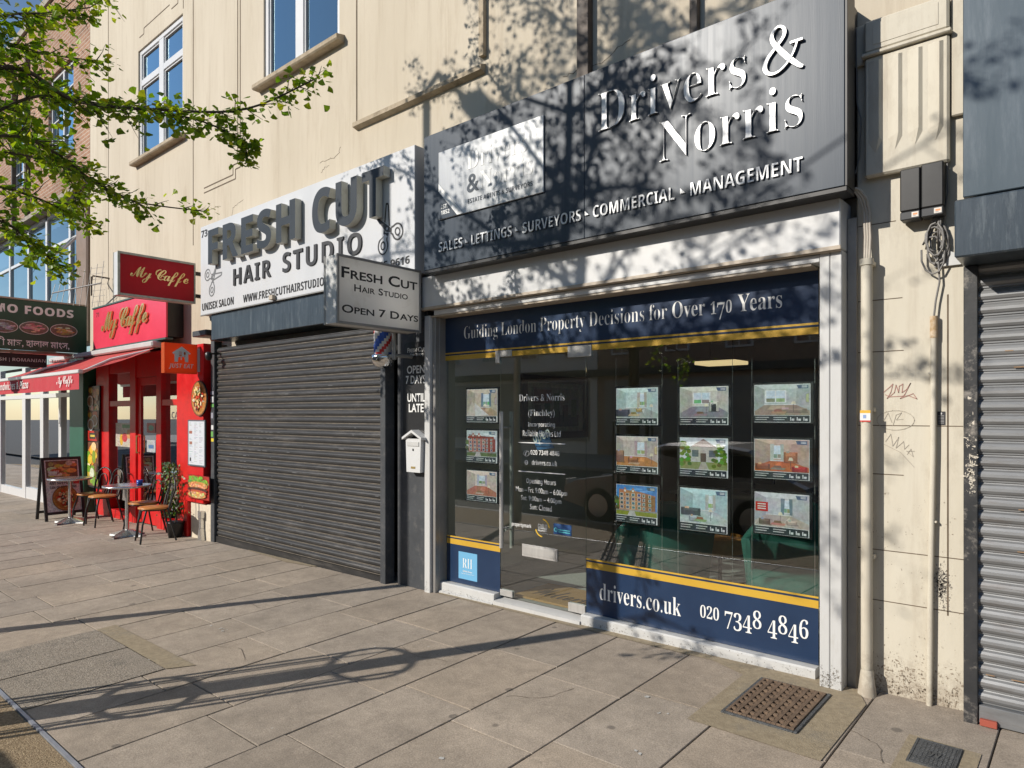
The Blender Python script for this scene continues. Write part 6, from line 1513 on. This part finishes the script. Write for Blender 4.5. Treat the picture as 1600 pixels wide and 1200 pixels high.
for x in (21, 42): X = WX(x, WY - .05); mb.box(X - .04, X + .04, WY - .09, WY - .005, 6.1, 9.8)
mb.build("downpipe", pipe_dk, bb)
# grocery shopfront
gs = thing("grocery_shopfront", "white framed grocery shopfront under the awning's far end", "shopfront", (-17, -.2, -.2))
GFY = -.22; gg = gz(-17, -.2) - .06; gtop = 2.62
gxs = [WX(x, GFY) for x in (4, 38, 43, 66, 71, 95, 99, 114)]
mb = MB()
for (a, b) in ((-20.6, gxs[0]), (gxs[1], gxs[2]), (gxs[3], gxs[4]), (gxs[5], gxs[6])): mb.box(a, b, GFY - .04, GFY + .08, gg, gtop)
mb.box(gxs[0] + .001, gxs[1] - .001, GFY - .03, GFY + .06, gg, gg + .22); mb.box(-25, gxs[7], GFY - .045, GFY + .07, HZ(50, 623, GFY), HZ(50, 617, GFY)); mb.box(gxs[2] + .001, gxs[3] - .001, GFY - .03, GFY + .06, gg, gg + .3); mb.box(gxs[4] + .001, gxs[5] - .001, GFY - .03, GFY + .06, gg, gg + .3); mb.box(gxs[6] + .001, gxs[7] - .001, GFY - .03, GFY + .06, gg, gg + .3)
mb.build("frame", upvc, gs)
for a, b in ((gxs[0], gxs[1]), (gxs[2], gxs[3]), (gxs[4], gxs[5]), (gxs[6], gxs[7])): MB().box(a + .001, b - .001, GFY + .01, GFY + .018, gg + .1, gtop - .05, bev=.001).build("window_pane", glass, gs)
MB().box(gxs[7] + .002, WX(136, GFY), GFY - .06, GFY + .3, gg, gtop + .1, bev=.01).build("green_pilaster", greenp, gs)
mb = MB(); mb.face([(-26, GFY + .1, -.2), (BX1, GFY + .1, -.2), (BX1, 3, -.2), (-26, 3, -.2)]); structure(mb.build("grocery_floor", intfloor))
mb = MB(); mb.face([(-26, 2.2, -.2), (BX1, 2.2, -.2), (BX1, 2.2, 2.7), (-26, 2.2, 2.7)]); mb.face([(BX1 - .2, GFY + .1, -.2), (BX1 - .2, GFY + .1, 2.7), (BX1 - .2, 2.2, 2.7), (BX1 - .2, 2.2, -.2)]); mb.face([(-26, GFY + .1, 2.65), (BX1, GFY + .1, 2.65), (BX1, 2.2, 2.65), (-26, 2.2, 2.65)]); structure(mb.build("grocery_wall", pm("grocery_inner", (.12, .13, .13), (.2, .2, .19), 2, .8)))
t = thing("grocery_display", "shelves of red and orange drink bottles inside the grocery window", "shelves", (-16.5, .3, -.2))
mb = MB(); rr = random.Random(6)
for z in (.25, .65, 1.05): mb.box(-19.5, -14.9, .25, .55, z - .03, z)
mb.build("shelf", upvc, t)
mb = MB()
for z in (.25, .65, 1.05):
    x = -19.4
    while x < -15: mb.lathe([(.045, z + .001), (.045, z + .2), (.018, z + .27), (.018, z + .3), (0, z + .3)], (x, .4, 0), 8, 0, rr.choice([(.6, .1, .03), (.7, .3, .05), (.5, .04, .04), (.75, .7, .6)])); x += .12
mb.build("bottles", flat_m, t)["kind"] = "stuff"
GX = -14.10
t = thing("grocery_sign", "dark green sign with food ovals projecting over the pavement", "sign", (GX, -1.2, 2.75))
MB().box(GX - .12, GX, -2.4, -.10, 2.755, 3.61, bev=.004).build("panel", green, t)
MB().box(GX - .13, GX + .01, -2.41, -.09, 3.612, 3.64).build("edge_trim", brownf, t)
def gp2(zx, zy): return atX(zx / 4.571, 300 + zy / 4.571, GX)
a = gp2(0, 845); b = gp2(525, 845)
letter("lettering", "MO FOODS", t, wtext, (GX + .001, a.y - .10, HZ(0, 0, 0) * 0 + gp2(300, 882).z), PRJ, b.y - a.y + .10, gp2(300, 822).z - gp2(300, 882).z, 'sans', off=.02, space=1.1)
for k, (x0, x1, yc, pal) in enumerate(((-80, 130, 957, [(.4, .4, .42), (.6, .6, .6), (.2, .2, .2)]), (137, 347, 972, [(.7, .3, .3), (.6, .2, .2), (.75, .42, .4)]), (357, 553, 990, [(.6, .35, .12), (.7, .62, .52), (.45, .3, .12), (.75, .7, .62)]))):
    A, B = gp2(x0, yc), gp2(x1, yc); H = gp2((x0 + x1) / 2, yc - 46).z - gp2((x0 + x1) / 2, yc + 46).z
    pc = Pic((GX + .001 + .0, A.y, (A.z + B.z) / 2 - H / 2), PRJ, B.y - A.y, H); pc.ell(.5, .5, .5, .5, (.75, .72, .68), 28); pc.ell(.5, .5, .475, .46, (.18, .12, .09), 28); rr = random.Random(k)
    for i in range(34):
        an = rr.uniform(0, 6.28); r = rr.uniform(0, .72); pc.ell(.5 + .46 * r * math.cos(an), .5 + .44 * r * math.sin(an), .10, .055, rc(rr.choice(pal), .25), 9, an)
    pc.done("food_picture", t)
a = gp2(-20, 1090); b = gp2(495, 1090)
letter("lettering", "ী মাছ, হালাল মাংস,", t, wtext, (GX + .001, a.y, gp2(240, 1115).z), PRJ, b.y - a.y, gp2(240, 1045).z - gp2(240, 1115).z, 'plain', off=.012)
t = thing("grocery_sign", "narrow black sign listing nationalities under the green sign", "sign", (GX - .2, -1.4, 2.5))
ZX = GX - .25
MB().box(ZX - .05, ZX, -2.4, -.66, 2.47, 2.70, bev=.003).build("panel", black, t)
a = atX(0, 566, ZX); b = atX(104, 566, ZX); letter("lettering", "POLISH | ROMANIAN | TURKISH", t, wtext, (ZX + .001, a.y - .22, 2.545), PRJ, (b.y - a.y) * 1.30 + .05, .075, 'sans', off=-.01)
MB().box(GX - .6, GX - .13, -2.4, -.10, 2.715, 2.75).box(ZX - .04, ZX - .01, -1.2, -1.17, 2.70, 2.715).build("soffit_board", brownf, t)
# aerial
t = thing("tv_aerial", "tangled television aerial on a bracket above the green sign", "aerial", at(140, 450, -.1))
q = at(122, 448, -.35); q2 = at(171, 435, WY)
mb = MB(); mb.tube([q2, at(145, 431, -.1), at(143, 440, -.2)], .014, 8); mb.tube([at(143, 432, -.2), at(143, 462, -.2)], .014, 8); mb.build("bracket", pipe_dk, t)
mb = MB(); a, b = at(82, 458, -.5), at(158, 442, -.15); mb.tube([a, b], .013, 8)
for i in range(9):
    p = a.lerp(b, i / 8); L = .20 + .03 * i; mb.tube([p + Vector((.02, -.05, -L)), p + Vector((-.02, .05, L * .9))], .005, 6)
for i in range(7): p = b.lerp(a, .1); mb.tube([p + Vector((-.22, 0, -.3 + i * .1)), p + Vector((.12, .1, -.3 + i * .1))], .0035, 5)
mb.build("boom", greyf, t)
# ================================================================== RIGHT-HAND SHOP
RFY = -.30
t = thing("fascia_sign", "plain blue grey fascia panel over the silver shutter at the right edge", "sign", (.4, RFY, 2.76))
rx0 = WX(1504.5, RFY); rx1 = 5.5
MB().box(rx0, rx1, RFY, WY - .002, 2.765, 4.3, bev=.004).build("panel", dkblue if False else pm("slate_blue_panel", (.072, .098, .118), (.095, .122, .145), 3, .3, .03, stretch=(2, 1, .3), metal=.15, dirt=(.3, .33, .36), dirt_amt=.2, dirt_scale=6), t)
t = thing("roller_shutter", "closed silver ribbed roller shutter at the right edge", "shutter", (.5, -.15, 0))
hx0 = WX(1491, -.40); hz1 = HZ(1491, 313, -.40); hz0 = HZ(1491, 403, -.40)
MB().box(hx0, rx1, -.40, -.02, hz0, hz1, bev=.008).build("shutter_box", dkblue, t)
jx0, jx1 = WX(1505.5, -.14), WX(1528, -.14)
MB().box(jx0, jx1, -.145, .05, gz(jx0, -.1) - .02, hz0 - .003, bev=.004).build("guide_rail", blackw, t)
mb = MB(); zb_ = gz(0, -.1) + .10; shutter_curtain(mb, jx1 - .01, rx1, -.10, zb_, hz0 + .08, .0735, .023); mb.build("curtain", [shut_s, shut_s], t)
MB().box(jx1 + .004, rx1, -.135, -.09, gz(0, -.1) + .005, zb_ - .001).build("bottom_rail", shut_s, t)
MB().box(jx1 + .01, jx1 + .085, -.16, -.136, gz(0, -.1), gz(0, -.1) + .035).build("red_wedge", pm("brick_red_block", (.35, .08, .05), None, 3, .8), t)
mb = MB(); rr = random.Random(31)
for i in range(8):
    k = rr.randrange(1, 30); zz = zb_ + k * .0735 + rr.uniform(.012, .03); x = jx1 + rr.uniform(.02, .3); L = rr.uniform(.01, .05); mb.box(x - L, x + L, -.1235, -.1228, zz, zz + .005, bev=.0002)
mb.build("rust_streak", pm("orange_rust", (.26, .15, .075), (.32, .21, .12), 20, .8), t)
mb = MB()
speckle(mb, 60, lambda r: r.uniform(jx0 + .022, jx1 - .022), lambda r: r.choice([r.gauss(1.52, .14), r.gauss(1.36, .07)]), -.1465, .001, .011, 44)
mb.build("peeling_patch", pm("peeled_cream", (.55, .5, .42), (.66, .6, .5), 20, .8), t)
# interior side of cream pier / shop divisions that close the view behind
mb = MB(); mb.face([(WX(338, .2), .2, -.2), (sx1 + .3, .2, -.2), (sx1 + .3, .2, 2.9), (WX(338, .2), .2, 2.9)]); structure(mb.build("shop_back_wall", black))

# ================================================================== STREET SIDE: lamp post, tree, guard, car, terrace opposite
t = thing("lamp_post", "tall grey street lamp post at the kerb casting a long shadow", "lamp post", (-7.42, -4.2, gz(-7.42, -4.2)))
lx, ly = -7.42, -4.2; lz = gz(lx, ly)
MB().tube([(lx, ly, lz), (lx, ly, lz + 1.2), (lx, ly, lz + 1.25), (lx, ly, lz + 7.6)], [.075, .075, .062, .05], 16).build("post", greyf, t)
MB().tube([(lx, ly, lz + 7.6), (lx, ly - .3, lz + 7.9), (lx, ly - 1.2, lz + 8.0)], .035, 10).build("arm", greyf, t)
MB().box(lx - .15, lx + .15, ly - 1.8, ly - 1.1, lz + 7.95, lz + 8.1, bev=.04).build("lantern", greyf, t)

TX, TY = -5.20, -4.20; TZ = gz(TX, TY)
t = thing("tree_guard", "black hooped tree guard of thin vertical bars", "tree guard", (TX, TY, TZ))
for h in (.15, .90, 1.65):
    MB().tube([(TX + .29 * math.cos(a), TY + .29 * math.sin(a), TZ + h) for a in [i * math.pi / 14 for i in range(29)]], .018, 6).build("hoop", black, t)
mb = MB()
for i in range(12): a = i * math.pi / 6 + .2; mb.tube([(TX + .29 * math.cos(a), TY + .29 * math.sin(a), TZ), (TX + .29 * math.cos(a), TY + .29 * math.sin(a), TZ + 1.66)], .010 if i % 6 else .018, 6)
mb.build("bars", black, t)

tr = thing("tree", "street tree with small fan-shaped fresh green leaves", "tree", (TX, TY, TZ))
rt = random.Random(42)
wood_mb = MB(); leaf_mb = MB(); nleaf = [0]
def leaf(p, d, s):
    d = d.normalized(); n = Vector((rt.gauss(0, .6), rt.gauss(0, .6), 1)).normalized(); u = d.cross(n)
    if u.length < 1e-3: return
    u.normalize(); n = u.cross(d)
    t0 = p + d * s * rt.uniform(.4, 1.5)
    c = rt.choice([(.11, .20, .014), (.15, .25, .016), (.20, .31, .02), (.27, .35, .024), (.08, .15, .012)]); c = rc(c, .15)
    leaf_mb.face([t0, t0 + d * s * .75 + u * s * .62, t0 + d * s * 1.0 + u * s * .28 , t0 + d * s * 1.03 + n * s * .08 - u * s * .02], 0, c)
    leaf_mb.face([t0, t0 + d * s * 1.03 + n * s * .08 - u * s * .02, t0 + d * s * 1.0 - u * s * .28, t0 + d * s * .75 - u * s * .62], 0, c)
    nleaf[0] += 1
def spur_leaves(p, k, s):
    for _ in range(k):
        d = Vector((rt.gauss(0, 1), rt.gauss(0, 1), rt.gauss(-.35, .7))); leaf(p + Vector((rt.gauss(0, .012), rt.gauss(0, .012), rt.gauss(0, .012))), d, s * rt.uniform(.5, 1.4))
def bez(pts, n):
    pts = [Vector(p) for p in pts]; out = []
    m = len(pts) - 1
    for i in range(m):
        p0 = pts[max(i - 1, 0)]; p1 = pts[i]; p2 = pts[i + 1]; p3 = pts[min(i + 2, m)]
        for k in range(n):
            t = k / n; out.append(.5 * ((2 * p1) + (p2 - p0) * t + (2 * p0 - 5 * p1 + 4 * p2 - p3) * t * t + (3 * p1 - p0 - 3 * p2 + p3) * t ** 3))
    out.append(pts[-1]); return out
LS_ = .040
def twig(p, d, L, dens, r0=.005):
    pts = [p]; q = p.copy(); dd = d.normalized(); n = max(3, int(L / .09))
    for i in range(n):
        dd = (dd + Vector((rt.gauss(0, .16), rt.gauss(0, .16), rt.gauss(.0, .14)))).normalized(); q = q + dd * (L / n); pts.append(q.copy())
    wood_mb.tube(pts, [r0 * (1 - .75 * i / n) for i in range(n + 1)], 4, cap=False)
    for i in range(1, n + 1):
        if rt.random() < dens: spur_leaves(pts[i], rt.randint(2, 4), LS_)
        if rt.random() < dens * .8: spur_leaves(pts[i - 1].lerp(pts[i], .5), rt.randint(1, 4), LS_)
    return pts
def branch(ctrl, r0, dens, sub, subL, up=.12):
    P = bez(ctrl, 6); n = len(P)
    rad = [r0 * (1 - .85 * i / (n - 1)) + .003 for i in range(n)]
    wood_mb.tube(P, rad, 7, cap=False)
    for i in range(2, n):
        f = i / (n - 1)
        if rt.random() < .95: spur_leaves(P[i], rt.randint(2, 4), LS_); spur_leaves(P[i].lerp(P[i - 1], .5), rt.randint(1, 3), LS_)
        ax = (P[i] - P[i - 1]).normalized()
        for _ in range(sub):
            if rt.random() < .75:
                sd = ax.cross(Vector((rt.gauss(0, 1), rt.gauss(0, 1), rt.gauss(0, 1)))).normalized()
                d = ax * rt.uniform(.5, 1.0) + sd * rt.uniform(.4, 1.0) + EZ * up
                L = subL * rt.uniform(.5, 1.15) * (1.15 - .6 * f)
                tp = twig(P[i], d, L, dens)
                if L > .4 and len(tp) > 4:
                    for _k in range(2):
                        j = rt.randrange(2, len(tp)); twig(tp[j], (tp[j] - tp[j - 1]).normalized() + Vector((rt.gauss(0, .6), rt.gauss(0, .6), rt.gauss(0, .4))), L * .5, dens, .004)
trunk = [(TX, TY, TZ), (TX + .01, TY, TZ + 1.5), (TX + .03, TY + .02, TZ + 3.0), (TX - .02, TY + .03, TZ + 4.8), (TX + .04, TY, TZ + 6.4), (TX + .03, TY + .05, TZ + 8.0)]
TP = bez(trunk, 5); nT = len(TP)
MB().tube(TP, [.105 - .09 * i / (nT - 1) for i in range(nT)], 12).build("trunk", bark, tr)
def tp(z):
    return min(TP, key=lambda p: abs(p.z - z))
# limbs that reach in front of the cream wall
branch([tp(2.9), atD(-120, 150, 3.9), atD(20, 105, 4.1), atD(120, 158, 4.4), atD(260, 172, 4.7), atD(385, 170, 4.95), atD(495, 122, 5.1)], .016, .75, 2, .26, -.12)
branch([tp(2.9), atD(-60, 200, 4.1), atD(60, 150, 4.5), atD(170, 165, 4.7), atD(300, 185, 4.9), atD(370, 215, 5.0), atD(385, 235, 5.05)], .009, .75, 2, .22, -.15)
branch([tp(2.7), atD(-130, 240, 4.0), atD(10, 212, 4.3), atD(80, 235, 4.7), atD(150, 285, 5.0), atD(225, 322, 5.3)], .012, .8, 2, .26, -.12)
branch([tp(2.7), atD(-100, 250, 4.4), atD(20, 240, 4.9), atD(110, 265, 5.4), atD(200, 312, 5.7), atD(318, 330, 6.0)], .012, .75, 1, .22, -.05)
branch([tp(2.5), atD(-120, 330, 4.2), atD(0, 345, 4.6), atD(55, 385, 4.9), atD(95, 418, 5.1)], .011, .9, 2, .24, -.05)
branch([tp(3.2), atD(-130, 60, 4.2), atD(0, 25, 4.5), atD(70, 20, 4.9), atD(140, 12, 5.2)], .010, .72, 2, .32, 0)
branch([tp(3.0), atD(-140, 170, 4.4), atD(-20, 150, 4.9), atD(40, 190, 5.3), atD(100, 265, 5.6), atD(130, 325, 5.8)], .010, .72, 2, .36, -.05)
branch([tp(3.1), atD(-160, 120, 4.6), atD(-40, 70, 5.2), atD(30, 120, 5.6), atD(90, 150, 5.9)], .010, .72, 2, .38, 0)
branch([tp(3.4), atD(-60, 60, 4.4), atD(20, 70, 4.8), atD(75, 85, 5.1), atD(150, 95, 5.4)], .009, .72, 2, .30, 0)
branch([tp(2.8), atD(-90, 200, 4.5), atD(-10, 190, 4.9), atD(50, 215, 5.2), atD(90, 255, 5.5)], .009, .72, 2, .34, -.1)
branch([tp(2.8), atD(-90, 280, 4.3), atD(-10, 290, 4.7), atD(60, 310, 5.1), atD(130, 345, 5.4)], .012, .8, 2, .28, -.1)
# main crown
for k in range(24):
    h = 4.0 + 4.0 * (k / 23.0) + rt.uniform(-.15, .15); az = k * 2.399 + .4; L = (2.9 - 1.7 * max(0, (h - 5.2) / 2.8)) * rt.uniform(.8, 1.1)
    b0 = tp(TZ + h); d = Vector((math.cos(az), math.sin(az), 0))
    if h < 5.1 and (d.x < .35 and d.y > -.35): L *= .35
    if d.x > .25: L *= .62
    rise = rt.uniform(.25, .75)
    branch([b0, b0 + d * L * .35 + EZ * rise * .4, b0 + d * L * .7 + EZ * rise * .8 + Vector((rt.gauss(0, .1), rt.gauss(0, .1), 0)), b0 + d * L + EZ * rise], .030 * (1 - .02 * k), .50, 2, .70)
def back(px, py, Y, tt): return at(px, py, Y) - ldir * tt  # unseen limbs added up-sun to shade the fascia, pier, banner and drain
for (z0_, px, py, Y, tt, k_) in ((4.6, 1560, 70, -.3, 5.2, 6), (3.9, 1450, 590, 0, 5.2, 6), (4.9, 1180, 60, -.3, 4.8, 4), (2.6, 1120, 1030, 0, 5.1, 4), (3.6, 1060, 490, 0, 4.9, 5), (3.5, 880, 500, 0, 4.7, 5), (3.9, 1230, 480, 0, 5.0, 4), (3.2, 1010, 940, 0, 4.9, 4), (4.3, 1180, 350, -.2, 4.9, 3), (4.6, 1000, 200, -.3, 4.6, 4)):
    e = back(px, py, Y, tt); b0 = tp(TZ + z0_); m1 = b0.lerp(e, .4) + EZ * .15; m2 = b0.lerp(e, .75) + EZ * .12
    P = bez([b0, m1, m2, e], 5); wood_mb.tube(P, [.015 - .011 * i / (len(P) - 1) for i in range(len(P))], 6, cap=False)
    for q in range(k_):
        i = rt.randrange(len(P) - 5, len(P)); twig(P[i], (e - m2).normalized() + Vector((rt.gauss(0, .8), rt.gauss(0, .8), rt.gauss(0, .6))), rt.uniform(.3, .5), .85)
wood_mb.build("branches", bark, tr)
leaf_mb.build("crown", leafm, tr)

# parked car across the kerb, seen in the shop glass
def car(x, y, label):
    t = thing("parked_car", label, "car", (x, y, -.26)); zb = -.26; L = 4.3; W = .86
    prof = [(0, .35), (.02, .62), (.30, .74), (1.05, .86), (1.75, 1.36), (2.0, 1.42), (3.0, 1.42), (3.4, 1.36), (4.05, .92), (4.28, .85), (4.3, .35), (3.85, .24), (.5, .24)]
    mb = MB(); P0 = [(x + a, zb + b) for a, b in prof]
    n = len(prof); rows = []
    for (yy, k) in ((-W, .9), (-W + .10, 1), (W - .10, 1), (W, .9)):
        rows.append([(x + 2.15 + (a - 2.15) * (1 if k == 1 else .985), y + yy * (1 if b < .9 else .86), zb + .3 + (b - .3) * (1 if k == 1 else .97)) for a, b in prof])
    vs = [p for r in rows for p in r]; fsx = []
    for r in range(3):
        for i in range(n): fsx.append((r * n + i, r * n + (i + 1) % n, (r + 1) * n + (i + 1) % n, (r + 1) * n + i))
    mb.idx(vs, fsx, 0, sm=False); mb.face(rows[0][::-1]); mb.face(rows[3]); mb.build("body", carpaint, t)
    for sgn in (-1, 1):
        yy = y + sgn * (W * .875)
        mb = MB(); mb.face([(x + a, yy + sgn * .012, zb + b) for a, b in ((1.2, .92), (1.8, 1.30), (2.25, 1.34), (2.25, .93))]); mb.face([(x + a, yy + sgn * .012, zb + b) for a, b in ((2.32, .93), (2.32, 1.34), (3.0, 1.34), (3.35, 1.28), (3.75, .95))]); mb.build("side_window", black, t)
        for wx in (.78, 3.5):
            o = Vector((x + wx, y + sgn * (W - .10), zb + .31)); mb = MB(); vs = []
            mb.tube([o - EY * .11 * 1, o + EY * .11], .31, 20); w = mb.build("wheel", tyre, t)
            MB().tube([o + EY * sgn * .112, o + EY * sgn * .125], .20, 16).build("rim", alu, w)
    MB().box(x - .01, x + .03, y - .75, y - .45, zb + .6, zb + .72).build("headlight", upvc, t); MB().box(x - .01, x + .03, y + .45, y + .75, zb + .6, zb + .72).build("headlight", upvc, t)
car(-7.4, -6.3, "silver hatchback parked at the kerb, reflected in the shop glass")
car(-2.2, -6.4, "silver hatchback parked behind the camera, second along the kerb")
pane_opp = pm("sky_reflecting_pane", (.03, .05, .08), None, 3, .04, spec=1.0, coat=1.0)
def terrace(x0, x1, h, m, label, seed):
    t = thing("terrace_building", label, "building", ((x0 + x1) / 2, -21, -.2)); y = -21
    mb = MB(); mb.box(x0, x1 - .02, y - 6, y, -.3, h, bev=.02); mb.build("wall", m, t)
    MB().box(x0, x1 - .02, y, y + .25, 3.3, 3.6).build("shop_fascia", dkgrey, t); MB().box(x0, x1 - .02, y + .001, y + .12, h - .3, h + .05).build("cornice", stuccoopp, t)
    MB().box(x0 + .4, x1 - .42, y + .002, y + .06, .4, 3.1).build("shop_window", dkwall, t)
    n = int((x1 - x0) / 2.3)
    for r in range(2):
        for i in range(n):
            cx = x0 + (i + .5) * (x1 - x0) / n; z = 4.2 + r * 2.7
            if z + 1.7 > h: continue
            w = MB().box(cx - .55, cx + .55, y + .003, y + .07, z, z + 1.6).build("window", upvc, t)
            mb = MB()
            for a in (-1, 1):
                for b in (0, 1): mb.box(cx + (a - 1) * .24 + .03 - .03 * 0, cx + (a + 1) * .24 - .03, y + .071, y + .078, z + .08 + b * .75, z + .75 + b * .75)
            mb.build("pane", pane_opp, w)
terrace(-46, -30, 9.2, brickopp, "brown brick terrace across the road", 1)
terrace(-30, -17, 8.6, stuccoopp, "pale stucco terrace across the road", 2)
terrace(-17, -4, 9.4, brickopp, "darker brick parade across the road behind the camera", 3)
terrace(-4, 14, 8.8, stuccoopp, "pale rendered parade across the road behind the camera", 4)
print("leaves", nleaf[0])
